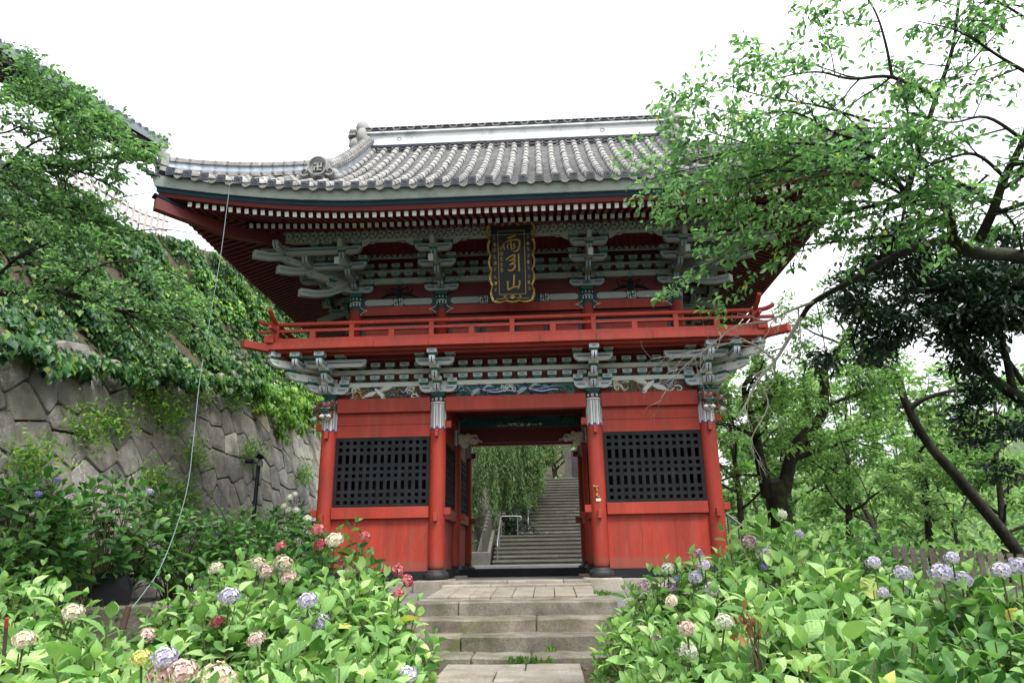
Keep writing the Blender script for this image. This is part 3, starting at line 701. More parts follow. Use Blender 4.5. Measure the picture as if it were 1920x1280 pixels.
# gilded key-shaped charm with a paper tag on the right inner column
ch = obj('gilded_charm', MB().box((1.66, -.185, 1.60), (.11, .02, .022)).tube([(1.62, -.19, 1.60), (1.60, -.19, 1.615), (1.59, -.19, 1.60)], .012, 6).tube([(1.66, -.187, 1.60), (1.672, -.187, 1.50), (1.665, -.187, 1.43), (1.68, -.187, 1.37)], [.014, .011, .018, .012], 6).ball((1.672, -.19, 1.52), (.022, .015, .022)).ball((1.66, -.19, 1.42), (.03, .018, .028)).ball((1.70, -.19, 1.39), (.02, .014, .014)), ['gold'], None)
tag(ch, 'small gilded charm fixed to the right red column above a paper slip', 'ornament')
tag(obj('paper_slip', bevel and MB().box((1.69, -.1795, 1.325), (.10, .006, .055)), ['paper'], None), 'small paper slip on the right red column beneath the gilded charm', 'paper slip')

# --- balcony
BY, BXE = -1.12, 5.22
bal = put('balcony', bevel(MB().bbox((-BXE, BY, 4.50), (BXE, .2, 4.545)).bbox((-BXE, .201, 4.50), (-3.5, GD+1.1, 4.545)).bbox((3.5, .201, 4.50), (BXE, GD+1.1, 4.545)).mesh('balcony', ['red_dark']), .004), gate, I4)
def rail_box(nm, a, b, mt='red', w=.006, par=bal): return put(nm, bevel(MB().bbox(a, b).mesh(nm, [mt]), w), par)
n = 9
for i in range(n):                                  # edge boards with visible butt joints
    x0 = -BXE-.02+(2*BXE+.04)*i/n; x1 = -BXE-.02+(2*BXE+.04)*(i+1)/n
    rail_box('edge_board', (x0+.001, BY-.06, 4.475+.003*(i % 2)), (x1-.001, BY-.002, 4.62))
for sx in (-1, 1):
    for i in range(5):
        y0 = BY+(GD+1.1-BY)*i/5; y1 = BY+(GD+1.1-BY)*(i+1)/5
        rail_box('edge_board', (sx*(BXE+.02) if sx < 0 else BXE-.04+.042, y0, 4.477), (sx*(BXE+.02)+.06*sx if sx < 0 else BXE+.08, y1, 4.62))
rail_box('outer_purlin', (-5.05, -.76, 4.455), (5.05, -.62, 4.499)); rail_box('inner_purlin', (-4.8, -.34, 4.44), (4.8, -.2, 4.499), 'red_dark')
rail_box('outer_purlin', (-5.12, -1.08, 4.44), (5.12, -.94, 4.498))
for sx in (-1, 1):
    rail_box('outer_purlin', (sx*4.72-.07, -.9, 4.453), (sx*4.72+.07, GD+.9, 4.4985)); rail_box('outer_purlin', (sx*5.05-.07, -1.0, 4.441), (sx*5.05+.07, GD+.9, 4.4975))
jm = bbox_mesh('joist', (.09, 1.2, .10), 'red_dark', .004)
for i in range(28): put('joist', jm, bal, T(-4.9+9.8*i/27, -.45, 4.555))
rail_box('ground_rail', (-5.12, -1.10, 4.62), (5.12, -1.0, 4.735)); rail_box('middle_rail', (-5.45, -1.085, 4.875), (5.45, -1.015, 4.94))
for sx in (-1, 1):
    xs = sx*5.06
    rail_box('ground_rail', (xs-.05, -1.0, 4.621), (xs+.05, GD+1, 4.734)); rail_box('middle_rail', (xs-.035, -1.42, 4.8755), (xs+.035, GD+1, 4.9395))
def toprail(pts): return put('top_rail', MB().tube(pts, .048, 12).mesh('top_rail', ['red']), bal)
zt = 5.055
toprail([(-5.46, -1.05, zt+.11), (-5.37, -1.05, zt+.06), (-5.25, -1.05, zt+.02), (-5.0, -1.05, zt), (-3, -1.05, zt), (0, -1.05, zt), (3, -1.05, zt), (5.0, -1.05, zt), (5.25, -1.05, zt+.02), (5.37, -1.05, zt+.06), (5.46, -1.05, zt+.11)])
for sx in (-1, 1):
    toprail([(sx*5.06, -1.50, zt+.20), (sx*5.06, -1.36, zt+.10), (sx*5.06, -1.2, zt+.04), (sx*5.06, -.95, zt+.003), (sx*5.06, 2, zt+.003), (sx*5.06, GD+1, zt+.003)])
    put('corner_post', bbox_mesh('corner_post', (.14, .14, .50), 'red', .008), bal, T(sx*5.06, -1.05, 4.80))
    put('corner_beam', bevel(MB().box((0, -.25, 0), (.16, .78, .16)).mesh('corner_beam', ['red']), .008), bal, T(sx*5.12, -1.02, 4.525) @ RZ(sx*math.pi/4))
    put('corner_block', bbox_mesh('corner_block', (.2, .2, .17), 'red', .008), bal, T(sx*5.15, -1.12, 4.70))
tp = bbox_mesh('tall_post', (.10, .085, .30), 'red', .005); tc = bevel(MB().box((0, 0, 0), (.125, .10, .05), taper=.8).mesh('cap', ['red']), .004); sp_ = bbox_mesh('short_post', (.125, .085, .145), 'red', .005)
for x in (-3.42, -1.71, 0, 1.71, 3.42):
    p = put('tall_post', tp, bal, T(x, -1.05, 4.86)); put('cap', tc, p, T(x, -1.05, 5.0))
for x in (-4.26, -2.56, -.855, .855, 2.56, 4.26): put('short_post', sp_, bal, T(x, -1.05, 4.805))
for sx in (-1, 1):
    for i in range(8): put('short_post' if i % 2 else 'tall_post', sp_ if i % 2 else tp, bal, T(sx*5.06, -.2+i*.85, 4.805 if i % 2 else 4.86) @ RZ(math.pi/2))

UPPER = True; BLK_, BIG_, ROWB_ = BLK, BIG, ROWB; BLK, BIG, ROWB = shade_tone(BLK), shade_tone(BIG), shade_tone(ROWB)
# --- upper storey: walls, doors, capitals, bracket tiers
UX, UXI, UY = 3.75, 1.71, .35
UD = 4.89
obj('upper_wall', MB().bbox((-UX, UY-.02, 4.55), (UX, UY+.06, 7.35)).bbox((-UX, UY+.061, 4.55), (-UX+.08, UD, 7.35)).bbox((UX-.08, UY+.061, 4.55), (UX, UD, 7.35)).bbox((-UX+.081, UD-.08, 4.55), (UX-.081, UD, 7.35)), ['red_dark'], gate)
ucol = MB().lathe([(.15, 4.55), (.15, 5.80), (.155, 5.81), (.16, 5.86), (.16, 6.02), (.185, 6.05), (.185, 6.09), (.15, 6.10), (.16, 6.14)], 22, mis=[0, 1, 1, 1, 1, 1, 1, 1]).mesh('upper_column', ['red', 'dgreen'])
def capband():
    mb = MB()
    for j in range(14):
        t = 2*math.pi*j/14; R = .163; z = 5.94
        mb.box((R*math.cos(t), R*math.sin(t), z), (.012, .03, .06), 0, Matrix.Rotation(t, 3, 'Z'))
        c = [(.188*math.cos(t)-.018*math.cos(b)*math.sin(t), .188*math.sin(t)+.018*math.cos(b)*math.cos(t), 6.07+.018*math.sin(b)) for b in [2*math.pi*q/8 for q in range(8)]]
        mb.add(c, [tuple(range(8))], 0)
    mb.lathe([(.165, 5.985), (.172, 5.995), (.165, 6.005)], 20, mi=0); return mb.mesh('cap_ornament', ['white'])
cb = capband()
for x in (-UX, -UXI, UXI, UX):
    for y in (UY, UD): 
        c = put('upper_column', ucol, gate, T(x, y, 0)); put('cap_ornament', cb, c, T(x, y, 0))
for y in (2.62,):
    for x in (-UX, UX): put('upper_column', ucol, gate, T(x, y, 0))
FY = UY-.02
for k, (a0, a1) in enumerate(((-UX+.14, -UXI-.14), (-UXI+.14, UXI-.14), (UXI+.14, UX-.14))):
    rail_box('upper_beam', (a0, FY-.10, 5.66), (a1, FY-.002, 5.88), 'red', .006, gate)
    rail_box('upper_beam', (a0, FY-.06, 5.45), (a1, FY-.002, 5.56), 'red_dark', .006, gate)
    obj('green_band', MB().bbox((a0-.02, FY-.09, 5.884), (a1+.02, FY-.004, 6.075)), ['dgreen'], gate)
    L = a1-a0; gaps = [(a0+.08, (a0+a1)/2-.11), ((a0+a1)/2+.11, a1-.08)] if k != 1 else [(a0+.08, -1.0+.2), (-.62, -.5), (.5, .62), (.8, a1-.08)]
    for g0, g1 in gaps:
        if g1-g0 < .2: continue
        pr = [(g0+.06, 5.905), (g1-.06, 5.905), (g1, 5.94), (g1, 6.02), (g1-.06, 6.055), (g0+.06, 6.055), (g0, 6.02), (g0, 5.94)]
        mb = MB(); mb.prism(pr, lambda a, b, t: (a, -t, b), -(FY-.091), -(FY-.10)); obj('white_band', mb, ['whiteshade'], gate)
    for cx in ([(a0+a1)/2] if k != 1 else [-.71, .71]):
        mb = MB(); mb.bbox((cx-.095, FY-.0985, 5.895), (cx+.095, FY-.0905, 6.065), 1); manji(mb, cx, 5.98, .15, lambda a, b, h: (a, FY-.0986-h, b), .01, 0, .03); obj('temple_mark', mb, ['dgreen', 'white'], gate)
    for s_, e in ((a0, 1), (a1, -1)):      # white cloud-tip outlines where the green sleeve meets the beam
        mb = MB(); stroke(mb, [(s_-e*.02, 5.875), (s_+e*.07, 5.80), (s_+e*.16, 5.785), (s_+e*.07, 5.76), (s_-e*.02, 5.68)], .014, lambda a, b, h: (a, FY-.104-h, b), .006, 0, 2); obj('sleeve_outline', mb, ['white'], gate)
        obj('green_sleeve', MB().bbox((min(s_-e*.03, s_+e*.06), FY-.1025, 5.675), (max(s_-e*.03, s_+e*.06), FY-.1005, 5.879)), ['dgreen'], gate)
    # framed panels below, seen through the balustrade
    nn = 1 if k != 1 else 4
    for i in range(nn):
        p0 = a0+L*i/nn+.03; p1 = a0+L*(i+1)/nn-.03
        fr = obj('door' if k == 1 else 'wall_panel', MB().bbox((p0, FY-.03, 4.56), (p1, FY-.003, 5.43)), ['red'], gate)
        obj('frame', MB().bbox((p0, FY-.055, 5.36), (p1, FY-.031, 5.43)).bbox((p0, FY-.0545, 4.56), (p0+.07, FY-.031, 5.359)).bbox((p1-.07, FY-.0545, 4.56), (p1, FY-.031, 5.359)), ['dgreen'], fr)
        if k == 1:
            mb = MB(); cx = (p0+p1)/2; f2 = lambda a, b, h: (a, FY-.034-h, b)
            for s in (-1, 1):
                stroke(mb, [(cx, 5.0), (cx+s*.13, 5.08), (cx+s*.22, 5.0), (cx+s*.13, 4.93), (cx+s*.08, 5.0)], [.05, .09, .06, .03], f2, .012, 0, 3)
            stroke(mb, [(cx-.18, 4.86), (cx, 4.80), (cx+.18, 4.86)], .02, f2, .01, 1, 3); obj('painted_flower', mb, ['blue', 'ink'], fr)
    # red strut ornament with blue scrolls above the white band
    if k != 1:
        cx = (a0+a1)/2; mb = MB(); f3 = lambda a, b, h: (a, FY-.012-h, b)
        mb.prism([(-.06, 6.10), (.06, 6.10), (.05, 6.40), (-.05, 6.40)], lambda a, b, t: (cx+a, -t, b), -(FY-.01), -(FY-.06), 1)
        for s in (-1, 1):
            stroke(mb, [(cx+s*.04, 6.36), (cx+s*.2, 6.40), (cx+s*.27, 6.32), (cx+s*.2, 6.25), (cx+s*.16, 6.30)], [.10, .09, .05], f3, .05, 0, 3)
            stroke(mb, [(cx+s*.1, 6.22), (cx+s*.24, 6.20), (cx+s*.42, 6.12)], [.08, .06, .015], f3, .05, 1, 3); stroke(mb, [(cx+s*.16, 6.30), (cx+s*.22, 6.2)], .03, f3, .055, 1, 2)
        obj('frog_leg_strut', mb, ['red_dark', 'fascia'], gate); put('bearing_block', ROWB, gate, T(cx, FY-.06, 6.475))
for nm, y, z0, z1, m_ in (('upper_white_beam', FY-.06, 6.445, 6.585, 'whiteshade'), ('upper_white_beam', FY-.061, 6.735, 6.80, 'whiteshade')):
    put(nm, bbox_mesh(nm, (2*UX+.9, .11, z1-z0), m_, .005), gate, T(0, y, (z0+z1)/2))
    for sx in (-1, 1): put(nm, bbox_mesh(nm, (.11, UD-UY+.9, z1-z0-.002), m_, .005), gate, T(sx*(UX+.06), 2.62, (z0+z1)/2+.002))
row3 = put('block_row', None, gate, I4); row4 = put('block_row', None, gate, I4)
SKU = (-UX, -UXI, UXI, UX)
wallrow(FY-.10, 6.645, -UX, UX, .312, row3, skip=SKU); wallrow(FY-.10, 6.86, -UX, UX, .312, row4, skip=SKU)
for sx in (-1, 1):
    for i in range(1, 14):
        y = UY+(UD-UY)*i/14; put('bearing_block', ROWB, row3, T(sx*(UX+.10), y, 6.645) @ RZ(sx*math.pi/2)); put('bearing_block', ROWB, row4, T(sx*(UX+.10), y, 6.86) @ RZ(sx*math.pi/2))
USTEPS = [(-.38, 6.345, 0, False), (-.93, 6.46, .86, False), (-1.42, 6.63, .84, False)]
TAILS = [(-.2, 6.88, -1.72, 6.385, .105, .155), (-.7, 7.02, -1.62, 6.86, .10, .17)]
UZ = 6.13
def ubracket(F, par=None): return bracket(F, UZ, USTEPS, tails=TAILS)
ub = [ubracket(ident(x, UY, 0)) for x in SKU]
for sx in (-1, 1):
    br = ub[0 if sx < 0 else 3]
    for y in (UY, 2.62, UD):
        if y > UY: ubracket(ident(sx*UX, y, sx*math.pi/2))
    F = ident(sx*UX, UY, sx*math.pi/2)
    for (yy, zn, al, top) in USTEPS:
        put('bracket_nose', cached(('n', round(yy, 3)), arm_mesh, -.12, -yy, .15, .115, False, True), br, F @ T(0, 0, zn+.001) @ RZ(-math.pi/2))
        put('bearing_block', BLK, br, F @ T(0, yy+.075, zn+.136))
        if al:
            e = -yy+.42; am = cached(('c', round(yy, 2)), arm_mesh, -.43, e, .15, .115)
            put('bracket_arm', am, br, T(sx*UX, UY+yy+.075, zn+.156) if sx > 0 else T(sx*UX, UY+yy+.075, zn+.156) @ Matrix.Scale(-1, 4, (1, 0, 0)))
            put('bracket_arm', am, br, F @ T(0, yy+.075, zn+.157) @ (Matrix.Scale(-1, 4, (1, 0, 0)) if sx > 0 else I4) @ (Matrix.Scale(1, 4)) )
            for q in (.35, .62): put('bearing_block', BLK, br, T(sx*(UX+q), UY+yy+.075, zn+.29)); put('bearing_block', BLK, br, T(sx*(UX-yy-.075), UY-q, zn+.291) @ RZ(sx*math.pi/2))
    D = ident(sx*UX, UY, sx*math.pi/4)
    for (yy, zz, zi) in ((-1.45, 5.95, 6.40), (-2.0, 6.36, 6.58), (-2.55, 6.56, 6.72)):
        diag_arm(br, D, [(yy, zz, .17), (yy+.03, zz, .17), (yy+.35, zz+.035, .165), (yy+.65, zz+.12, .16), (yy+.95, zz+.28, .16), (.1, zi+.25, .15)], .17, .14)
    for (yy, zz) in ((-.7, 6.36), (-1.3, 6.50), (-1.85, 6.67)): put('bearing_block', BLK, br, D @ T(0, yy, zz+.07)); diag_arm(br, D, [(.1, zz-.06, .15), (yy+.1, zz-.06, .15), (yy-.05, zz-.03, .10), (yy-.12, zz+.01, .02)], .15, .12)
    diag_arm(br, D, [(-2.25, 7.05, .2), (-2.2, 7.05, .2), (-1.9, 6.95, .2), (-1.6, 6.9, .18)], .2, .12)
# wavy lattice strip and red coving laths between the tiers
obj('lattice_strip', MB().bbox((-4.2, -.12, 6.945), (4.2, -.08, 7.05)), ['whiteshade'], gate)
mb = MB()
for i in range(70):
    x = -4.15+8.3*i/69; mb.box((x, -.125, 6.99), (.012, .012, .12), 0, Matrix.Rotation(.8, 3, 'Y')); mb.box((x, -.13, 6.99), (.012, .012, .12), 0, Matrix.Rotation(-.8, 3, 'Y'))
    mb.box((x, -.125, 7.06), (.05, .012, .02), 1)
sg = obj('strip_grille', mb, ['ink', 'white'], gate); sg['kind'] = 'stuff'
lath = bbox_mesh('coving_lath', (.06, .52, .035), 'red_eave', .004)
for i in range(54): put('coving_lath', lath, gate, T(-4.1+8.2*i/53, -.36, 7.09) @ RX(-.30))
obj('coving_board', MB().box((0, -.34, 7.125), (8.4, .62, .02), 0, Matrix.Rotation(-.30, 3, 'X')), ['red_dark'], gate)
# patterned eave purlin: seven-treasures motif as raised rings on a white board
PY = -1.06
obj('eave_purlin', MB().bbox((-5.1, PY, 6.985), (5.1, PY+.14, 7.285)).bbox((-5.10, PY+.141, 6.985), (-4.96, UD+1.3, 7.285)).bbox((4.96, PY+.141, 6.985), (5.10, UD+1.3, 7.285)), ['whiteshade'], gate)
mb = MB(); R = .135; nst = 14
for i in range(-52, 53):
    for j, z in enumerate((7.015, 7.135, 7.255)):
        cx = i*.0955*1.0+(.0 if j % 2 else .0955/1.0*.5)
        if i % 2 == (j % 2): continue
        pts = [(cx+R*.72*math.cos(2*math.pi*q/nst), z+R*.88*math.sin(2*math.pi*q/nst)) for q in range(nst+1)]
        seg = []
        for a, b in zip(pts, pts[1:]):
            if 6.988 < a[1] < 7.282 and 6.988 < b[1] < 7.282:
                d = Vector((b[0]-a[0], b[1]-a[1], 0)).normalized(); nx, nz = -d.y*.0045, d.x*.0045
                mb.add([(a[0]+nx, PY-.003, a[1]+nz), (b[0]+nx, PY-.003, b[1]+nz), (b[0]-nx, PY-.003, b[1]-nz), (a[0]-nx, PY-.003, a[1]-nz)], [(0, 1, 2, 3)], 0)
        c8 = [(cx+.018*math.cos(2*math.pi*q/6), PY-.004, z+.02*math.sin(2*math.pi*q/6)) for q in range(6)]
        if 7.0 < z < 7.27: mb.add(c8, [tuple(range(6))], 0)
pp = obj('purlin_pattern', mb, ['ink'], gate); pp['kind'] = 'stuff'
# scalloped cloud corners hanging under the purlin beside each bracket
for x in (-UX, -UXI, UXI, UX):
    for s in (-1, 1):
        if abs(x+s*.6) > 4.3: continue
        mb = MB(); pr = [(0, 0), (.5, 0), (.42, -.035), (.34, -.03), (.25, -.075), (.15, -.07), (.08, -.125), (0, -.15)]
        pr = [(x+s*(.44+a), 6.984+b) for a, b in pr]; pr = pr if s < 0 else pr[::-1]
        mb.prism(pr, lambda a, b, t: (a, -t, b), -(PY+.02), -(PY+.05), 0)
        stroke(mb, [(x+s*(.84-.02), 6.955), (x+s*.70, 6.945), (x+s*.60, 6.905), (x+s*.66, 6.93), (x+s*.62, 6.955)], .012, lambda a, b, h: (a, PY+.0195-h, b), .004, 1, 3)
        obj('cloud_corner', mb, ['whiteshade', 'ink'], gate)

# --- plaque with gilded characters
pq = put('name_plaque', None, None, I4)
PW = Matrix.Translation((.02, -.98, 6.38)) @ RX(RAD(-13)) @ RY(RAD(0))   # leaning forward at the top
PW = Matrix.Translation((.01, -.86, 6.40)) @ RX(RAD(14))
pq.matrix_basis = PW; WM[pq] = PW.copy()
tag(pq, 'black and gold name plaque with ornate gilded frame hanging under the upper eaves', 'plaque')
HW, HH = .50, .865
def pfn(a, b, h): return (a, -.05-h, b)
obj('board', MB().bbox((-HW+.06, -.05, -HH+.06), (HW-.06, .03, HH-.06)), ['ink'], pq, PW)
mb = MB()     # scalloped gilded frame: outline with bulging lobes, ribbed
out = []
def lobes(p, q, nl, amp, nrm):
    r = []
    for i in range(nl*6):
        t = i/(nl*6); k = abs(math.sin(math.pi*t*nl)); r.append((p[0]+(q[0]-p[0])*t+nrm[0]*amp*k, p[1]+(q[1]-p[1])*t+nrm[1]*amp*k))
    return r
top_w, bot_w = HW+.01, HW-.06
out = lobes((-bot_w, -HH), (bot_w, -HH), 3, .035, (0, -1))+lobes((bot_w, -HH), (top_w, HH), 5, .05, (1, 0))+lobes((top_w, HH), (-top_w, HH), 3, .035, (0, 1))+lobes((-top_w, HH), (-bot_w, -HH), 5, .05, (-1, 0))
inn = [(a*(1-.062/abs(HW)*.75), b*(1-.05)) for a, b in out]; no = len(out)
vs = [pfn(a, b, -.02) for a, b in out]+[pfn(a, b, .05) for a, b in out]+[pfn(a*.985, b*.99, .065) for a, b in out]+[pfn(a, b, .045) for a, b in inn]+[pfn(a, b, -.02) for a, b in inn]
fs = []
for i in range(no):
    j = (i+1) % no
    for l in range(4): fs.append((l*no+i, l*no+j, (l+1)*no+j, (l+1)*no+i))
mb.add(vs, fs, 0)
for i in range(0, no, 2):
    a, b = out[i]; c, d = inn[i]; mb.tube([pfn(a, b, .03), pfn(a*.98, b*.985, .07), pfn(c, d, .05)], .012, 5, 0)
obj('frame', mb, ['gold'], pq, PW)
mb = MB()
for a0, b0, a1, b1 in ((-.29, -.70, .29, -.70), (.29, -.70, .29, .70), (.29, .70, -.29, .70), (-.29, .70, -.29, -.70)): stroke(mb, [(a0, b0), ((a0+a1)/2, (b0+b1)/2), (a1, b1)], .018, pfn, .012, 0, 1)
for s in (-1, 1):
    for z in (-.45, 0, .42):
        mb.ball(pfn(s*.365, z, .0), (.035, .015, .05), 0, 10, 5)
        for d in (-1, 1): stroke(mb, [(s*.345, z+d*.10), (s*.385, z+d*.13), (s*.375, z+d*.17), (s*.35, z+d*.15)], [.02, .016, .008], pfn, .012, 0, 2)
    stroke(mb, [(s*.06, -.765), (s*.12, -.79), (s*.19, -.745), (s*.15, -.73), (s*.13, -.755)], [.012, .025, .012], pfn, .015, 0, 3)
    stroke(mb, [(s*.15, -.78), (s*.25, -.80), (s*.36, -.795)], .02, pfn, .015, 0, 2)
mb.lathe([(.05, 0), (.05, .012), (.035, .015), (.035, .008), (.02, .008), (.015, .018)], 14, (0, 0, 0), 0); 
o0 = len(mb.v)-6*14
for i in range(o0, len(mb.v)): x, y, z = mb.v[i]; mb.v[i] = pfn(x, y-.76, z)
obj('frame_ornament', mb, ['gold'], pq, PW)
# brushed characters 雨 引 山, drawn stroke by stroke
G = [  # (points, widths)
 ([(-.09, .535), (.0, .565), (.10, .60)], [.04, .05, .055]),
 ([(-.01, .555), (-.005, .40), (.005, .27)], [.04, .045, .03]),
 ([(-.15, .44), (-.175, .37), (-.14, .29)], [.025, .05, .03]),
 ([(-.13, .455), (0, .49), (.15, .50), (.185, .44), (.16, .30), (.10, .245), (.03, .25)], [.03, .04, .05, .055, .05, .05, .02]),
 ([(-.075, .41), (-.085, .35), (-.06, .30)], [.025, .035, .02]), ([(-.055, .42), (-.01, .405)], .025),
 ([(.05, .43), (.075, .40), (.04, .37), (.09, .345), (.05, .31), (.0, .30)], [.03, .03, .025, .03, .03, .015]),
 ([(-.13, .055), (-.05, .12), (.07, .165), (.05, .09), (-.04, .04)], [.03, .04, .05, .045, .03]),
 ([(-.06, .035), (.05, .065), (.07, .03), (-.01, -.03), (-.06, -.06)], [.03, .04, .045, .035, .025]),
 ([(-.04, -.05), (.05, -.035), (.07, -.10), (.01, -.17), (-.06, -.18), (-.09, -.15)], [.03, .04, .05, .05, .04, .015]),
 ([(.155, .185), (.155, .03), (.16, -.14), (.155, -.20)], [.045, .04, .045, .05]),
 ([(.045, -.265), (.04, -.40), (.025, -.53)], [.05, .055, .05]),
 ([(-.10, -.41), (-.10, -.50), (-.09, -.60), (.0, -.555), (.13, -.535)], [.045, .04, .05, .035, .04]),
 ([(.155, -.40), (.16, -.47), (.125, -.59)], [.055, .055, .04])]
mb = MB()
for pts, w_ in G: stroke(mb, pts, w_, pfn, .022, 0, 4)
obj('gilded_lettering', mb, ['gold'], pq, PW)
mb = MB()
for k, z in enumerate((.32, .20, .08, -.04, -.16)):   # small column of characters at the left
    x = -.225; q = random.Random(k+2)
    segs = {0: [((-.03, .035), (.03, .035)), ((0, .05), (0, .03)), ((-.028, .015), (.028, .015)), ((-.02, -.005), (.02, -.005)), ((-.02, .015), (-.02, -.03)), ((.02, .015), (.02, -.03)), ((-.02, -.03), (.02, -.03))],
            1: [((-.03, .04), (-.03, -.04)), ((-.03, .02), (-.01, .02)), ((.0, .04), (.03, .04)), ((.0, .02), (.03, .02)), ((.0, 0), (.03, 0)), ((0, .04), (0, -.02)), ((.03, .04), (.03, -.02)), ((-.01, -.04), (.035, -.04))],
            2: [((-.03, .03), (.03, .03)), ((0, .045), (0, -.04)), ((-.02, .0), (.02, .0)), ((-.03, -.035), (.03, -.035)), ((-.02, .045), (-.015, .02))],
            3: [((-.03, .025), (.03, .025)), ((0, .045), (0, -.045)), ((0, .0), (-.03, -.035)), ((0, .0), (.03, -.035)), ((-.02, .0), (.02, .0))],
            4: [((-.03, .04), (.03, .04)), ((-.025, .02), (.025, .02)), ((0, .05), (0, -.005)), ((-.03, 0), (.03, 0)), ((-.02, -.015), (-.02, -.045)), ((.02, -.015), (.02, -.045)), ((-.02, -.045), (.02, -.045)), ((-.02, -.03), (.02, -.03))]}[k]
    for (a, b), (c, d) in segs: stroke(mb, [(x+a, z+b), (x+(a+c)/2, z+(b+d)/2+.002), (x+c, z+d)], .011, pfn, .006, 0, 1)
obj('small_lettering', mb, ['gold'], pq, PW)

# --- roof
XE0, YE0, FL = 6.85, -2.75, .29
YC = 2.62
def upl(dc): t = max(0., 1-max(dc, 0)/4.3); return .35*t**2.1
def flare(dc): t = max(0., 1-max(dc, 0)/4.3); return FL*t**2
def gpro(s): return 7.36+.63*s+.038*s*s
def zfront(x, y):          # front slope surface height
    s = y-YE0; dc = XE0-abs(x); return gpro(s)+upl(dc)*max(0, 1-max(s, 0)/4.5)
def ztop(x, y):            # roof skin anywhere
    yy = min(y, 2*YC-y); s = min(yy-YE0, XE0-abs(x)) if abs(x) > 4.35 else yy-YE0
    if abs(x) > 4.35 and XE0-abs(x) < yy-YE0: return gpro(XE0-abs(x))+upl(yy-YE0)*max(0, 1-(XE0-abs(x))/4.5)
    return zfront(x, yy)
roof = put('roof', None, gate, I4)
def loop_pts(d, zo, n=46):
    """closed loop following the eave, inset by d from the eave line, z offset zo (centre eave level = 7.36)"""
    pts = []
    hx, hy = XE0-d, (YC-YE0)-d
    def seg(sign_axis, half, fn):
        for i in range(n):
            t = -half+2*half*i/n; fn(t)
    seg('f', hx, lambda t: pts.append((t*(1+flare(hx-abs(t))/hx*abs(t)/hx), YC-hy-flare(hx-abs(t)), 7.36+upl(hx-abs(t))+zo)))
    seg('r', hy, lambda t: pts.append((hx+flare(hy-abs(t)), YC+t*(1+flare(hy-abs(t))/hy*abs(t)/hy), 7.36+upl(hy-abs(t))+zo)))
    seg('b', hx, lambda t: pts.append((-t*(1+flare(hx-abs(t))/hx*abs(t)/hx), YC+hy+flare(hx-abs(t)), 7.36+upl(hx-abs(t))+zo)))
    seg('l', hy, lambda t: pts.append((-hx-flare(hy-abs(t)), YC-t*(1+flare(hy-abs(t))/hy*abs(t)/hy), 7.36+upl(hy-abs(t))+zo)))
    return pts
def eave_ring(nm, prof, mt, kind=None):
    """prof: (inset, zoff) points from outer top round to inner top"""
    mb = MB(); L = [loop_pts(d, z) for d, z in prof]; k = len(L[0])
    mb.add([p for l in L for p in l], [(a*k+i, (a+1)*k+i, (a+1)*k+(i+1) % k, a*k+(i+1) % k) for a in range(len(L)-1) for i in range(k)], 0)
    return obj(nm, mb, [mt], roof)
eave_ring('pale_eave_board', [(.04, -.05), (.10, -.27), (.30, -.275)], 'paleboard')
eave_ring('dark_fascia', [(.095, -.262), (.13, -.265), (.135, -.375), (.40, -.38)], 'fascia')
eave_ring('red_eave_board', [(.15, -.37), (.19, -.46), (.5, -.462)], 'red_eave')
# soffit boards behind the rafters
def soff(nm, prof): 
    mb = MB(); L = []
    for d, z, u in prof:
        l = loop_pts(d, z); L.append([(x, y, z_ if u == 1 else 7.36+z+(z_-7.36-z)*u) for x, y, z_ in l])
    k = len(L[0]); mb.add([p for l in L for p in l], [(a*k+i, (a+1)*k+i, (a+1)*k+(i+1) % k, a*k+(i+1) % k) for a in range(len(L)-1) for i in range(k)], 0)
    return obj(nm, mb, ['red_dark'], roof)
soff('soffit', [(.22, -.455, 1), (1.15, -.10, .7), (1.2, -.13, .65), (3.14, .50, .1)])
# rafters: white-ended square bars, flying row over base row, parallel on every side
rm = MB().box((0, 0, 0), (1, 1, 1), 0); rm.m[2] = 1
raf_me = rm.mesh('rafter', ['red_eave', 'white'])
def rafter(nm, p, q, w, h):
    d = Vector(q)-Vector(p); L = d.length; y = d.normalized(); x = Vector((0, 0, 1)).cross(y).normalized()*-1; x = y.cross(Vector((0, 0, 1))).normalized(); z = x.cross(y)
    m = Matrix((x*w, y*L, z*h)).transposed().to_4x4(); m.translation = (Vector(p)+Vector(q))/2
    put(nm, raf_me, roof, m)
def raf_side(half, wall_half, put_fn):
    n = int(2*(half-.30)/.1605)
    for i in range(n+1):
        t = -(half-.30)+2*(half-.30)*i/n; dc = half-abs(t); u = upl(dc); over = abs(t)-wall_half     # >0 beyond the corner
        din = 3.10 if over <= 0 else 3.10-over
        # distances inset from the eave line
        e0 = .27-flare(dc)
        if min(1.35, din) > .4: put_fn('flying_rafter', t, e0, 7.36-.515+u, min(1.35, din), 7.36-.515+u*(.75)+.36*(min(1.35, din)-.27))
        if din > 1.25: put_fn('base_rafter', t, 1.10, 7.045+u*.55, din, 7.045+u*.55*(3.1-din)/2+.34*(din-1.10))
def pf(nm, t, d0, z0, d1, z1): rafter(nm, (t, YE0+d0, z0), (t, YE0+d1, z1), .082, .10)
raf_side(XE0, UX, pf)
for sx in (-1, 1): raf_side(YC-YE0, YC-UY, lambda nm, t, d0, z0, d1, z1: rafter(nm, (sx*(XE0-d0), YC+t, z0), (sx*(XE0-d1), YC+t, z1), .082, .10))
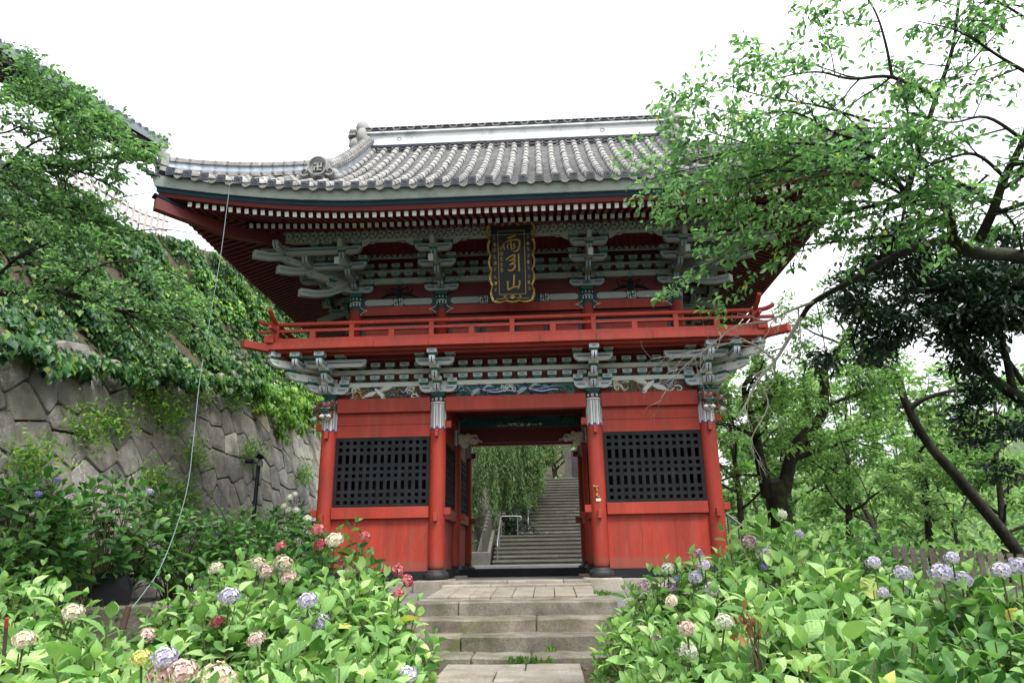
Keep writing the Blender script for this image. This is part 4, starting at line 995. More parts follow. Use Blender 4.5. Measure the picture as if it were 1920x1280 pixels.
# hip rafters at the front corners with dark capped ends
for sx in (-1, 1):
    mb = MB(); P = [(3.25, 7.06), (2.9, 7.01), (2.2, 6.92), (1.2, 7.08), (0, 7.45)]
    for a, b in zip(P, P[1:]):
        for (k0, z0), (k1, z1) in ((a, b),):
            d = Vector((sx, -1, 0)); n_ = Vector((1, sx, 0)).normalized()*.085
            A = Vector((sx*UX, UY, 0))+d*k0; B = Vector((sx*UX, UY, 0))+d*k1
            q = [A+n_, A-n_, B-n_, B+n_]; vs = [p+Vector((0, 0, (z0 if i < 2 else z1)+dz)) for dz in (-.13, .11) for i, p in enumerate(q)]
            mb.add(vs, [(0, 1, 2, 3), (7, 6, 5, 4), (0, 4, 5, 1), (1, 5, 6, 2), (2, 6, 7, 3), (3, 7, 4, 0)], 0)
    d = Vector((sx, -1, 0)).normalized()
    hr = obj('hip_rafter', mb, ['red_eave'], roof)
    mb = MB(); c = Vector((sx*UX, UY, 0))+Vector((sx, -1, 0))*3.03; mb.box((c.x+sx*.05, c.y-.05, 7.165), (.20, .6, .045), 0, (RZ(sx*math.pi/4) @ RX(-.22)).to_3x3()); obj('end_cap', mb, ['fascia'], hr)
# tiled skin under the cover tiles: curved stepped pan tiles
PITCH_T = .335; NR = 20
rows = [i*PITCH_T for i in range(-NR, NR+1)]
def smax(x): return XE0-abs(x) if abs(x) > 4.4 else 4.95
mb = MB()
def pan(mb, xa, xb, step=.118):
    xm = (xa+xb)/2; sm = max(smax(xa), smax(xb)); ns = int(sm/step)
    prof = [(0, .055), (.22, .012), (.5, 0), (.78, .012), (1, .055)]
    for i in range(ns):
        s0, s1 = i*step, min((i+1)*step+.012, sm); vs = []
        for s, lift in ((s0, .026), (s1, 0)):
            for a, dz in prof:
                x = xa+(xb-xa)*a; f = flare(XE0-abs(x))*max(0, 1-s/3); vs.append((x*(1+.0), YE0+s-f, zfront(x, YE0+s)-.075+dz+lift))
        vs += [(vs[k][0], vs[k][1]+.004, vs[k][2]-.03) for k in range(5)]
        mb.add(vs, [(k, k+1, 6+k, 5+k) for k in range(4)]+[(10+k, 11+k, k+1, k) for k in range(4)], 0)
for a, b in zip(rows, rows[1:]): pan(mb, a, b)
pt = obj('pan_tiles', mb, ['tilepan'], roof); pt['kind'] = 'stuff'
# cover tiles: one tapered half-round per tile
def cover_mesh():
    mb = MB(); n = 8; vs = []
    for y, r in ((-.005, .086), (.30, .080), (.36, .076)):
        for j in range(n+1): a = math.pi*j/n; vs.append((r*math.cos(a), y, r*math.sin(a)*1.05))
    k = n+1; fs = [(i*k+j, (i+1)*k+j, (i+1)*k+j+1, i*k+j+1)[::-1] for i in range(2) for j in range(n)]
    mb.add(vs, fs, 0, True)
    vs2 = vs[:k]+[(x*.8, y+.001, z*.8) for x, y, z in vs[:k]]; mb.add(vs2, [(j, j+1, k+j+1, k+j) for j in range(n)], 0)
    return mb
cov = cover_mesh(); cov_me = cov.mesh('cover_tile', ['tile'])
plate = bevel(MB().box((0, -.012, .02), (.165, .035, .165)).mesh('x', ['tiledark']), .006)
pm = MB().box((0, -.012, .02), (.165, .035, .165)); manji(pm, 0, .02, .10, lambda a, b, h: (a, -.0296-h, b), .006, 0, .018)
plate = pm.mesh('eave_end_tile', ['tiledark'])
lipm = MB()
n = 8; w2 = PITCH_T/2-.07; top = [(-w2+2*w2*j/n, -.055-.035*math.sin(math.pi*j/n)) for j in range(n+1)]; bot = [(-w2+2*w2*j/n, -.078-.062*math.sin(math.pi*j/n)) for j in range(n+1)]
lipm.add([(a, -.02, b) for a, b in top]+[(a, -.02, b) for a, b in bot]+[(a, .02, b) for a, b in bot]+[(a, .1, b+.02) for a, b in top],
         [(n+1+j, n+2+j, j+1, j) for j in range(n)]+[(2*n+2+j, 2*n+3+j, n+2+j, n+1+j) for j in range(n)]+[(j, j+1, 3*n+4+j, 3*n+3+j) for j in range(n)], 0)
lip_me = lipm.mesh('eave_pan_tile', ['tilepan'])
rest = MB(); left = 300; plan = []
for x in rows:
    sm = smax(x)-.1; k = 0
    while k*.315 < sm: plan.append((k, x)); k += 1
plan.sort()
for (k, x) in plan:
    s = k*.315; f0 = flare(XE0-abs(x))*max(0, 1-s/3); y0 = YE0+s-f0; z0 = zfront(x, YE0+s)-.035; s1 = s+.315
    y1 = YE0+s1-flare(XE0-abs(x))*max(0, 1-s1/3); z1 = zfront(x, YE0+s1)-.035
    j = rnd.uniform(-.012, .012); m = T(x+rnd.uniform(-.006, .006), y0, z0+.008+.01*rnd.random()) @ RZ(j) @ RX(math.atan2(z1-z0, y1-y0))
    if left > 0: put('cover_tile', cov_me, roof, m); left -= 1
    else: rest.add([m @ Vector(v) for v in cov.v], cov.f, 0, True)
    if k == 0: put('eave_end_tile', plate, roof, T(x, y0, z0+.02+.0*k))
rt_ = obj('cover_tile_field', rest, ['tile'], roof); rt_['kind'] = 'stuff'
for a, b in zip(rows, rows[1:]):
    x = (a+b)/2; f0 = flare(XE0-abs(x)); dz = (zfront(b, YE0)-zfront(a, YE0))
    put('eave_pan_tile', lip_me, roof, T(x, YE0-f0, zfront(x, YE0)+.02) @ RY(-math.atan2(dz, PITCH_T)))
# side and back slopes, gables
mb = MB()
def grid(fn, nu, nv):
    o = len(mb.v); vs = [fn(i/nu, j/nv) for i in range(nu+1) for j in range(nv+1)]
    mb.add(vs, [(i*(nv+1)+j, (i+1)*(nv+1)+j, (i+1)*(nv+1)+j+1, i*(nv+1)+j+1) for i in range(nu) for j in range(nv)], 0, True)
def side(sx):
    def fn(u, v):
        s = v*2.6; hy = (YC-YE0)-s; t = (-1+2*u)*hy; dc = (YC-YE0)-abs(t); f = flare(dc)*max(0, 1-s/3)
        return (sx*(XE0-s+f), YC+t, gpro(s)+upl(dc)*max(0, 1-s/4.5)-.03)
    grid(fn if sx > 0 else (lambda u, v: fn(1-u, v)), 30, 8)
side(1); side(-1)
def back(u, v):
    s = v*5.2; hx = min(XE0-s, 99) if s < 2.45 else 4.45; x = (1-2*u)*hx; return (x, 2*YC-YE0-s, zfront(x, YE0+s)-.03)
grid(back, 30, 14)
obj('side_and_back_tiling', mb, ['tile'], roof)
mbr = MB()
for sx in (-1, 1):
    for i in range(30):
        y = YC-4.9+9.8*i/29; sm = min(2.5, (YC-YE0)-abs(y-YC)-.05); pts = []
        for q in range(5):
            s = sm*q/4; dc = (YC-YE0)-abs(y-YC); pts.append((sx*(XE0-s+flare(dc)*max(0, 1-s/3)), y, gpro(s)+upl(dc)*max(0, 1-s/4.5)-.01))
        mbr.tube(pts, .08, 6)
sr = obj('side_cover_tiles', mbr, ['tile'], roof); sr['kind'] = 'stuff'
for sx in (-1, 1):
    mb = MB(); prof = [(YE0+s, gpro(s)) for s in np.linspace(2.3, 5.37, 8)]; prof += [(2*YC-a, b) for a, b in prof[::-1]]
    mb.prism([(a, b-.1) for a, b in prof], lambda a, b, t: (t, a, b), sx*4.02, sx*4.06); obj('gable_wall', mb, ['red'], roof)
    mb = MB()
    for a, b in zip(prof, prof[1:]): mb.add([(sx*4.46, a[0], a[1]-.05), (sx*4.46, b[0], b[1]-.05), (sx*4.46, b[0], b[1]-.38), (sx*4.46, a[0], a[1]-.38), (sx*4.41, a[0], a[1]-.05), (sx*4.41, b[0], b[1]-.05), (sx*4.41, b[0], b[1]-.38), (sx*4.41, a[0], a[1]-.38)], [(0, 1, 2, 3), (7, 6, 5, 4), (3, 2, 6, 7), (0, 4, 5, 1)], 0)
    obj('bargeboard', mb, ['red'], roof)
# ridges
def ridge_run(nm, pts, w, hts, cap_r, cap_objs=False, seg=.19, disc=.0, plaster='bluegrey'):
    """stacked ridge along pts: base tile course, plastered band, thin tile courses, round cap"""
    P = smoothline(pts, 6); rr = put(nm, None, roof, I4); k = len(P)
    def band(a, b, ww, mt, name):
        mb = MB(); vs = []
        for i, p in enumerate(P):
            t = (P[min(i+1, k-1)]-P[max(0, i-1)]); t.z = 0; t.normalize(); n_ = Vector((-t.y, t.x, 0))*ww/2
            vs += [p+n_+Vector((0, 0, a)), p-n_+Vector((0, 0, a)), p-n_+Vector((0, 0, b)), p+n_+Vector((0, 0, b))]
        fs = [(0, 3, 2, 1), tuple(4*(k-1)+q for q in range(4))]
        for i in range(k-1):
            o = 4*i
            for j in range(4): fs.append((o+j, o+(j+1) % 4, o+4+(j+1) % 4, o+4+j))
        mb.add(vs, fs, 0); return obj(name, mb, [mt], rr)
    b0, b1, b2, b3 = hts
    band(b0, b1, w*1.25, 'tile', 'base_course'); band(b1-.004, b2, w*.92, plaster, 'plaster_band'); band(b2-.004, b3, w*1.2, 'tile', 'top_course')
    mb = MB(); acc = 0; L = sum((P[i+1]-P[i]).length for i in range(k-1)); nseg = int(L/seg)
    def at(d):
        for i in range(k-1):
            l = (P[i+1]-P[i]).length
            if d <= l: return P[i].lerp(P[i+1], d/l), (P[i+1]-P[i]).normalized()
            d -= l
        return P[-1].copy(), (P[-1]-P[-2]).normalized()
    for i in range(nseg*1):
        p, t = at((i+.5)*L/nseg); n_ = Vector((-t.y, t.x, 0)).normalized()
        for zz, ww, r in ((b1-.03, w*.66, .034), (b2+.01, w*.62, .03), (b3-.01, w*.58, .026)):
            for s in (-1, 1):
                c = p+n_*s*ww+Vector((0, 0, zz)); mb.tube([c-n_*s*.05, c+n_*s*.012], r, 8, 0)
    dd = obj('round_end_tiles', mb, ['tile'], rr); dd['kind'] = 'stuff'
    if cap_objs:
        cm = MB(); n = 8; vs = []
        for x, r in ((0, cap_r*.86), (seg*.15, cap_r*.88), (seg*.8, cap_r*1.0), (seg*1.05, cap_r*1.06), (seg*1.1, cap_r*.9)):
            for j in range(n+1): a = math.pi*j/n; vs.append((x, r*math.cos(a), r*math.sin(a)))
        cm.add(vs, [(i*(n+1)+j, i*(n+1)+j+1, (i+1)*(n+1)+j+1, (i+1)*(n+1)+j)[::-1] for i in range(4) for j in range(n)], 0, True); cme = cm.mesh('ridge_cap_tile', ['tile'])
        for i in range(nseg):
            p, t = at(i*L/nseg); xx = t; yy = Vector((-t.y, t.x, 0)).normalized(); zz = xx.cross(yy); m = Matrix((xx, yy, zz)).transposed().to_4x4(); m.translation = p+Vector((0, 0, b3-.01)); put('ridge_cap_tile', cme, rr, m)
    else:
        mb = MB(); mb.tube([p+Vector((0, 0, b3)) for p in P], cap_r, 10); obj('cap', mb, ['tile'], rr)
    return rr
RZ0 = 11.20
mr = put('main_ridge', None, roof, I4)
def rb(nm, y0, y1, z0, z1, mt, x=4.3): return obj(nm, MB().bbox((-x, y0, z0), (x, y1, z1)), [mt], mr)
rb('base_course', 2.08, 3.16, 11.05, 11.40, 'tile'); rb('ledge', 2.04, 3.20, 11.41, 11.45, 'tiledark'); rb('plaster_band', 2.14, 3.10, 11.452, 11.86, 'plaster', 4.25); rb('ledge', 2.05, 3.19, 11.862, 11.90, 'plaster'); rb('top_course', 2.12, 3.12, 11.902, 12.10, 'tile', 4.28)
mb = MB()
for z, yy in ((11.33, 2.05), (11.22, 2.03), (12.0, 2.09)):
    for i in range(42):
        x = -4.2+8.4*i/41; r = .10; pts = [(x+r*math.cos(a), yy-.01, z+.02+r*.55*math.sin(a)) for a in [math.pi*(1+q/6) for q in range(7)]]; mb.tube(pts, .022, 5, i % 2)
        mb.box((x, yy, z+.045), (.16, .05, .03), 1)
ro = obj('ring_courses', mb, ['tile', 'tiledark'], mr); ro['kind'] = 'stuff'
mb = MB()
for i in range(30):
    x0 = -4.28+8.56*i/30; mb.tube([(x0, 2.62, 12.10), (x0+.27, 2.62, 12.10), (x0+.285, 2.62, 12.10)], [.15, .16, .14], 12)
cp = obj('cap_tiles', mb, ['tile'], mr); cp['kind'] = 'stuff'
mb = MB(); mb.lathe([(.055, 0), (.055, .02), (.03, .02), (.03, .0)], 16)
for sx in (-3.1, -.55, 2.6):
    pass
mbc = MB()
for sx in (-3.3, 2.5):
    pts = [(sx+.06*math.cos(a), 2.138, 11.69+.05*math.sin(a)) for a in [2*math.pi*q/16 for q in range(17)]]; mbc.tube(pts, .012, 6)
obj('plaster_rings', mbc, ['oni'], mr)
def onigawara(x, y, z, s, ang, par, name='demon_tile'):
    mb = MB(); R3 = Matrix.Rotation(ang, 3, 'Z'); O = Vector((x, y, z))
    def B(px, py, pz, r, mi=0, nu=12, nv=8): mb.ball(O+R3 @ (Vector((px, py, pz))*s), tuple(q*s for q in r), mi, nu, nv, R3)
    def f(a, b, h): return O+R3 @ (Vector((a, -.13-h/s, b))*s)
    pr = [(.27*math.sin(a), .10+.29*math.cos(a)) for a in [2*math.pi*q/20 for q in range(20)]][::-1]
    mb.prism(pr, lambda a, b, t: O+R3 @ (Vector((a, -t, b))*s), -.08, .10, 0)
    pts = [(.225*math.sin(a), .10+.245*math.cos(a)) for a in [2*math.pi*q/18 for q in range(19)]]; stroke(mb, pts, .05, f, .05*s, 0, 1)
    mb.prism([(-.12, -.04), (.12, -.04), (.12, .21), (-.12, .21)], lambda a, b, t: O+R3 @ (Vector((a, -t, b))*s), .10, .115, 1)
    manji(mb, 0, .085, .20, lambda a, b, h: O+R3 @ (Vector((a, -.1155-h, b))*s), .03, 0, .035)
    for k in (-1, 1):
        B(k*.34, -.02, -.06, (.17, .10, .15)); B(k*.28, -.10, -.04, (.085, .05, .08)); B(k*.44, 0, -.14, (.13, .09, .10)); B(k*.28, -.13, -.04, (.035, .04, .035), 1)
        stroke(mb, [(k*.22, -.13), (k*.33, -.16), (k*.40, -.07), (k*.32, .02), (k*.24, -.02), (k*.28, -.07)], [.05, .05, .03], f, .05*s, 0, 3)
        B(k*.52, .02, -.10, (.06, .07, .08))
    mb.prism([(-.17, -.42), (.17, -.42), (.15, -.15), (-.15, -.15)], lambda a, b, t: O+R3 @ (Vector((a, -t, b))*s), -.05, .07, 1)
    for a0, b0, a1, b1 in ((-.17, -.42, -.15, -.16), (.17, -.42, .15, -.16), (-.15, -.17, .15, -.17), (-.17, -.41, .17, -.41)): stroke(mb, [(a0, b0), (a1, b1)], .05, lambda a, b, h: O+R3 @ (Vector((a, -.07-h/s, b))*s), .03*s, 0, 1)
    return obj(name, mb, ['oni', 'tiledark'], par)
for sx in (-1, 1):
    xk = sx*4.22
    dr = ridge_run('descending_ridge', [(xk, y, zfront(0, y)-.02) for y in (2.15, 1.2, .3, -.5, -1.38)], .30, (0, .12, .30, .40), .115, True, .19)
    onigawara(xk, -1.52, zfront(0, -1.5)+.24, .92, 0, dr)
    def hip(k): x, y = UX+k, UY-k; dc = 3.1-k; return (sx*(x+flare(dc)*.8), y-flare(dc)*.8, gpro(3.1-k)+upl(3.1-k)*max(0, 1-(3.1-k)/4.5)-.02)
    cr = ridge_run('corner_ridge', [hip(k) for k in (.55, 1.2, 1.9, 2.5, 2.95)], .26, (0, .10, .26, .34), .075, False, .26)
    h = hip(3.0); mb = MB(); R3 = Matrix.Rotation(sx*math.pi/4, 3, 'Z'); H = Vector(h)
    mb.box(H+Vector((0, 0, .22)), (.30, .14, .40), 0, R3); mb.box(H+R3 @ Vector((0, -.03, .46)), (.12, .1, .22), 0, R3); mb.box(H+R3 @ Vector((0, -.09, .20)), (.17, .05, .2), 1, R3); mb.ball(H+Vector((0, 0, .43)), (.14, .08, .1), 0)
    obj('corner_end_tile', mb, ['oni', 'tiledark'], cr)
    h2 = hip(3.1); mb = MB(); O = Vector(h2)   # upturned tip tile
    for q in range(6):
        a = Vector((sx, -1, 0)).normalized(); c0 = O+a*(.10*q-.25)+Vector((0, 0, -.06+.006*q*q)); wd = .26*(1-.14*q)
        mb.box(c0, (wd, .115, .05), 0, R3)
    obj('tip_tile', mb, ['tiledark'], cr)
    # big ridge-end ornament
    mb = MB()
    for (x, y, z, dx, dy, dz) in ((4.38, 2.62, 11.75, .34, 1.25, .75), (4.46, 2.62, 12.15, .30, .95, .55), (4.50, 2.62, 12.42, .26, .5, .3), (4.55, 2.15, 11.5, .25, .4, .42), (4.55, 3.09, 11.5, .25, .4, .42)):
        mb.ball((sx*x, y, z), (dx*.72, dy*.62, dz*.62), 0, 14, 10)
    for (x, y, z) in ((4.62, 2.1, 11.62), (4.70, 2.25, 12.0), (4.66, 2.2, 11.28), (4.6, 2.0, 11.9)):
        mb.tube([(sx*(x-.1), y, z), (sx*(x+.10), y, z)], .09, 10, 0); mb.box((sx*(x+.02), y-.02, z-.12), (.2, .12, .07), 1)
    obj('ridge_end_tile', mb, ['oni', 'tile'], mr)

# ================================================================== GROUND AND STONEWORK
def sst(a, b, x): t = min(1, max(0, (x-a)/(b-a))); return t*t*(3-2*t)
def H(x, y):
    z = -1.13+.70*sst(-6.4, -3.75, y)
    if abs(x) < 1.75 and y < -3.4: z = -1.13 if y < -4.0 else -1.0
    if y > -3.4: z = max(z, -.43)
    if y > 5.6: z = z+(.26*sst(5.6, 7, y))
    if y > 13.3: z += min(16, (y-13.3)*.46)*(1-sst(4.5, 11, x))
    if y > 13.2 and -2.6 < x < 4.4: z = min(z, -.5+max(0, y-17)*.40)
    if x > 9: z -= 7*sst(9, 30, x)
    r = math.hypot(x, y)
    if r > 55: z += 52*sst(55, 190, r)*(.6+.4*math.sin(x*.021+1)*math.cos(y*.017))*(1 if y > -20 else .3)
    return z
def axis(a, b, near, far, lim):
    v = list(np.arange(a, b+.001, near)); s = near
    lo, hi = a, b; L = []; R_ = []
    while hi < lim: s *= 1.35; hi += s; R_.append(hi)
    s = near
    while lo > -lim: s *= 1.35; lo -= s; L.append(lo)
    return sorted(L)+v+R_
xs, ys = axis(-9, 9, .5, 0, 420), axis(-15, 26, .25, 0, 420)
mb = MB(); vs = [(x, y, H(x, y)) for x in xs for y in ys]; ny = len(ys)
mb.add(vs, [(i*ny+j, (i+1)*ny+j, (i+1)*ny+j+1, i*ny+j+1) for i in range(len(xs)-1) for j in range(ny-1)], 0, True)
m, nt, bs = new_mat('ground'); p = pos(nt)
g = N(nt, 'ShaderNodeNewGeometry'); sx_ = N(nt, 'ShaderNodeSeparateXYZ'); nt.links.new(g.outputs['Position'], sx_.inputs[0])
soilc = ramp(nt, noise(nt, p, 2.5, 6, .65), [(.35, (.05, .04, .03)), (.55, (.085, .07, .048)), (.72, (.06, .075, .025))])
fine = ramp(nt, noise(nt, p, 55, 3, .8), [(.3, (.55,)*3), (.7, (1.4,)*3)])
grav = ramp(nt, noise(nt, p, 1.2, 4), [(.3, (.15, .145, .14)), (.7, (.23, .225, .215))])
# gravel on the terrace, soil on the beds
mr_ = N(nt, 'ShaderNodeMapRange'); mr_.inputs[1].default_value = -3.7; mr_.inputs[2].default_value = -3.4; nt.links.new(sx_.outputs['Y'], mr_.inputs[0])
fr_ = N(nt, 'ShaderNodeMapRange'); fr_.inputs[1].default_value = 13.6; fr_.inputs[2].default_value = 13.2; nt.links.new(sx_.outputs['Y'], fr_.inputs[0])
mk = N(nt, 'ShaderNodeMath', operation='MULTIPLY'); nt.links.new(mr_.outputs[0], mk.inputs[0]); nt.links.new(fr_.outputs[0], mk.inputs[1])
col = mix(nt, mk.outputs[0], soilc, grav); wl = N(nt, 'ShaderNodeMapRange'); wl.inputs[1].default_value = 6.5; wl.inputs[2].default_value = 9; nt.links.new(sx_.outputs['X'], wl.inputs[0])
col = mix(nt, wl.outputs[0], col, (.05, .075, .028)); col = mix(nt, 1.0, col, fine, 'MULTIPLY'); nt.links.new(col, bs.inputs['Base Color']); bs.inputs['Roughness'].default_value = .95
bump(nt, bs, noise(nt, p, 60, 4, .8), .8, .03); M['ground'] = m
tag(obj('ground', mb, ['ground']), kind='structure')

# stone lengths: slightly uneven bevelled blocks
def stone(nm, x0, x1, y0, y1, z0, z1, mt, par, w=.022, jit=.016, rg=rnd):
    cx, cy, cz = (x0+x1)/2, (y0+y1)/2, (z0+z1)/2; hx, hy, hz = (x1-x0)/2, (y1-y0)/2, (z1-z0)/2
    nx = max(2, int((x1-x0)/.22)); bm = bmesh.new(); mbx = MB().box((0, 0, 0), (2*hx, 2*hy, 2*hz)); me = mbx.mesh(nm, [mt]); bm.from_mesh(me)
    es = [e for e in bm.edges if abs(e.verts[0].co.x-e.verts[1].co.x) > hx]
    bmesh.ops.subdivide_edges(bm, edges=es, cuts=nx-1)
    for v in bm.verts:
        v.co.z += rg.uniform(-jit, jit) if v.co.z > 0 else 0; v.co.y += rg.uniform(-jit, jit)*.8
    es = [e for e in bm.edges if len(e.link_faces) == 2 and e.calc_face_angle(0) > 1.0]
    bmesh.ops.bevel(bm, geom=es, offset=w, segments=1, affect='EDGES'); bm.to_mesh(me); bm.free()
    return put(nm, me, par, T(cx, cy, cz))
st = thing('stone_steps', (0, -4.3, -1.13), 'four worn stone steps climbing from the paved path to the gate terrace', 'steps')
for (yf, yb, z1, cuts) in ((-3.58, -3.02, -.405, (-1.62, -.78, 1.66)), (-4.10, -3.50, -.59, (-1.60, .42, 1.64)), (-4.58, -4.02, -.78, (-1.62, -.62, 1.66)), (-5.10, -4.48, -.97, (-1.64, -.42, .36, 1.70))):
    for a, b in zip(cuts, cuts[1:]): stone('step_stone', a+.006, b-.006, yf+rnd.uniform(-.015, .015), yb, z1-.27, z1+rnd.uniform(-.008, .008), 'step', st, .022, .012)
stone('side_stone', -1.86, -1.66, -5.1, -3.2, -1.15, -.52, 'step', st); stone('side_stone', 1.72, 1.92, -5.1, -3.2, -1.15, -.52, 'step', st)
pv = tag(obj('garden_path', MB().bbox((-.95, -14.9, -1.14), (1.15, -5.3, -1.09)), ['soil']), kind='structure')
y = -5.16; k = 0
while y > -15.5:
    d = rnd.uniform(.55, .8); c = (.30 if k % 2 == 0 else -.12)+rnd.uniform(-.1, .1)
    for a, b in ((-.72, c), (c, 1.0)): stone('paving_slab', a+.008, b-.008, y-d+.008, y-.008, -1.16, -1.04+rnd.uniform(-.006, .006), 'slab', pv, .012, .004)
    y -= d; k += 1
tr = tag(obj('terrace_paving', MB().bbox((-1.5, -3.0, -.50), (1.5, -.76, -.445)), ['gravel']), kind='structure')
xs_ = np.linspace(-1.42, 1.42, 9)
for a, b in zip(xs_, xs_[1:]):
    sk = rnd.uniform(-.01, .01); o = stone('paving_slab', a+.006+sk, b-.006+sk, -2.68+rnd.uniform(-.02, .02), -.98, -.06, .0, 'slab', tr, .008, .002); o.matrix_basis = T((a+b)/2, -1.83, -.372) @ RX(.035); WM[o] = o.matrix_basis.copy()
for a, b in ((-1.55, -.35), (-.35, .8), (.8, 1.55)): stone('paving_slab', a+.006, b-.006, -3.01, -2.70, -.52, -.41, 'slab', tr, .01, .004)
for a, b in ((-1.45, -.5), (-.5, .55), (.55, 1.45)): stone('kerb_stone', a+.005, b-.005, -.96, -.60, -.5, -.27, 'slab', tr, .012, .004)
for a, b in ((-1.45, -.2), (-.2, .9), (.9, 1.45)): stone('kerb_stone', a+.005, b-.005, -.59, -.10, -.5, -.215, 'slab', tr, .012, .004)
pl = thing('gate_plinth', (0, 2.6, -.45), 'low stone plinth of long blocks carrying the gate columns', 'plinth')
for x in (-GX, -GXI, GXI, GX):
    for y in (0, 2.62, GD): stone('pad_stone', x-.38, x+.38, y-.50 if y == 0 else y-.38, y+.38, -.5, -.2, 'slab', pl, .02, .004)
for s in (-1, 1):
    for (a, b) in ((2.09, 3.72),): stone('plinth_stone', s*a if s > 0 else -b, s*b if s > 0 else -a, -.30, .2, -.5, -.215, 'slab', pl, .02, .005)
    stone('plinth_stone', s*4.3-.1, s*4.3+.1, .4, 2.2, -.5, -.22, 'slab', pl); stone('plinth_stone', s*4.3-.1, s*4.3+.1, 3.02, 4.84, -.5, -.22, 'slab', pl)
tag(obj('passage_floor', MB().bbox((-1.45, -.1, -.5), (1.45, 2.5, -.245)).bbox((-1.45, 2.501, -.5), (1.45, 5.7, -.225)), ['gravel']), kind='structure')
pb = tag(obj('rear_court', MB().bbox((-3.2, 5.71, -.5), (4.0, 13.5, -.185)), ['gravel']), kind='structure')
for i in range(9):
    y = 6+i*.8
    for a, b in ((-.1+.06*i, .75+.06*i), (.75+.06*i, 1.55+.06*i)): stone('paving_slab', a+.006, b-.006, y+.006, y+.79, -.3, -.175, 'slab', pb, .008, .002)
# terrace kerb at the left
kb = thing('terrace_kerb', (-5, -3.4, -1.1), 'rough stone kerb edging the gravel terrace left of the steps', 'kerb')
x = -9.0
while x < -1.95:
    d = rnd.uniform(.6, 1.1); stone('kerb_stone', x+.01, min(x+d, -1.9)-.01, -3.75+rnd.uniform(-.03, .03), -3.35, -1.2, -.395+rnd.uniform(-.02, .02), 'step', kb, .03, .02); x += d
kb = thing('terrace_kerb', (5, -3.4, -1.1), 'rough stone kerb edging the gravel terrace right of the steps', 'kerb')
x = 1.95
while x < 7.5:
    d = rnd.uniform(.6, 1.1); stone('kerb_stone', x+.01, x+d-.01, -3.75+rnd.uniform(-.03, .03), -3.35, -1.2, -.395+rnd.uniform(-.02, .02), 'step', kb, .03, .02); x += d

# --- polygonal retaining wall on the left
def wallX(z): return -7.75-.22*(z+.4)
WY0, WY1 = -10.0, 19.0
def wtop(y): return float(np.interp(y, [-11, -6, -3, 1.5, 6, 10, 13, 19], [3.2, 3.5, 3.7, 4.5, 5.4, 6.0, 6.6, 7.2]))
wl_ = thing('stone_retaining_wall', (-7.8, 3, -.45), 'tall battered retaining wall of grey polygonal stones left of the gate', 'wall')
mb = MB(); ysn = np.linspace(WY0, WY1, 31); o = []
for y in ysn:
    for z in np.linspace(-.6, wtop(y)+.15, 8): o.append((wallX(z)-.10, y, z))
mb.add(o, [(i*8+j, (i+1)*8+j, (i+1)*8+j+1, i*8+j+1)[::-1] for i in range(30) for j in range(7)], 0); obj('backing', mb, ['soil'], wl_)
rg = random.Random(11); seeds = []
zc = -.4; ri = 0
while zc < 8:
    hh = rg.uniform(.55, .85); y = WY0+rg.uniform(0, .5)
    while y < WY1:
        ww = rg.uniform(.6, 1.2)*(1.0 if y < 9 else .85); seeds.append((y+ww/2, zc+hh/2+rg.uniform(-.2, .2)-.03*(y)*.0)); y += ww
    zc += hh*.88; ri += 1
S = [(a, b) for a, b in seeds if b < wtop(a)+.3]
allS = np.array(seeds)
def clip(poly, nx, ny, c):
    out = []
    for i in range(len(poly)):
        p, q = poly[i], poly[(i+1) % len(poly)]; dp, dq = p[0]*nx+p[1]*ny-c, q[0]*nx+q[1]*ny-c
        if dp <= 0: out.append(p)
        if dp*dq < 0: t = dp/(dp-dq); out.append((p[0]+(q[0]-p[0])*t, p[1]+(q[1]-p[1])*t))
    return out
for (a, b) in S:
    poly = [(a-1.3, b-1.0), (a+1.3, b-1.0), (a+1.3, b+1.0), (a-1.3, b+1.0)]
    dist = np.abs(allS[:, 0]-a)+np.abs(allS[:, 1]-b)
    for k in np.argsort(dist)[1:16]:
        qa, qb = allS[k]; nx, ny = qa-a, qb-b*1.0; mx, my = (qa+a)/2, (qb+b)/2; l = math.hypot(nx, ny); nx /= l; ny /= l
        poly = clip(poly, nx, ny, nx*mx+ny*my-.012)
        if len(poly) < 3: break
    if len(poly) < 3: continue
    cx = sum(p[0] for p in poly)/len(poly); cz = sum(p[1] for p in poly)/len(poly)
    # corner-cut polygon, two rings and a domed rough face
    P2 = []
    for i in range(len(poly)):
        p, q, r = poly[i-1], poly[i], poly[(i+1) % len(poly)]
        for o_, k_ in ((p, .09), (r, .09)): P2.append((q[0]+(o_[0]-q[0])*k_+rg.uniform(-.015, .015), q[1]+(o_[1]-q[1])*k_+rg.uniform(-.015, .015)))
    n = len(P2); mb = MB(); pro = rg.uniform(.0, .04); vs = []
    for f, d in ((1, -.10), (.995, .0), (.95, .03+pro*.6), (.6, .034+pro)):
        for (yy, zz) in P2:
            y2, z2 = cx+(yy-cx)*f, cz+(zz-cz)*f; vs.append((wallX(z2)+d+rg.uniform(-.012, .012)*(f < .95), y2, z2))
    vs.append((wallX(cz)+.036+pro, cx, cz))
    fs = [(l*n+i, l*n+(i+1) % n, (l+1)*n+(i+1) % n, (l+1)*n+i) for l in range(3) for i in range(n)]+[(3*n+i, 3*n+(i+1) % n, 4*n) for i in range(n)]
    mb.add(vs, fs, 0, False); fresh = cx > 6.5 and cz > wtop(cx)-1.35
    obj('wall_stone', mb, ['freshstone' if fresh and rg.random() < .8 else 'wallstone'], wl_)
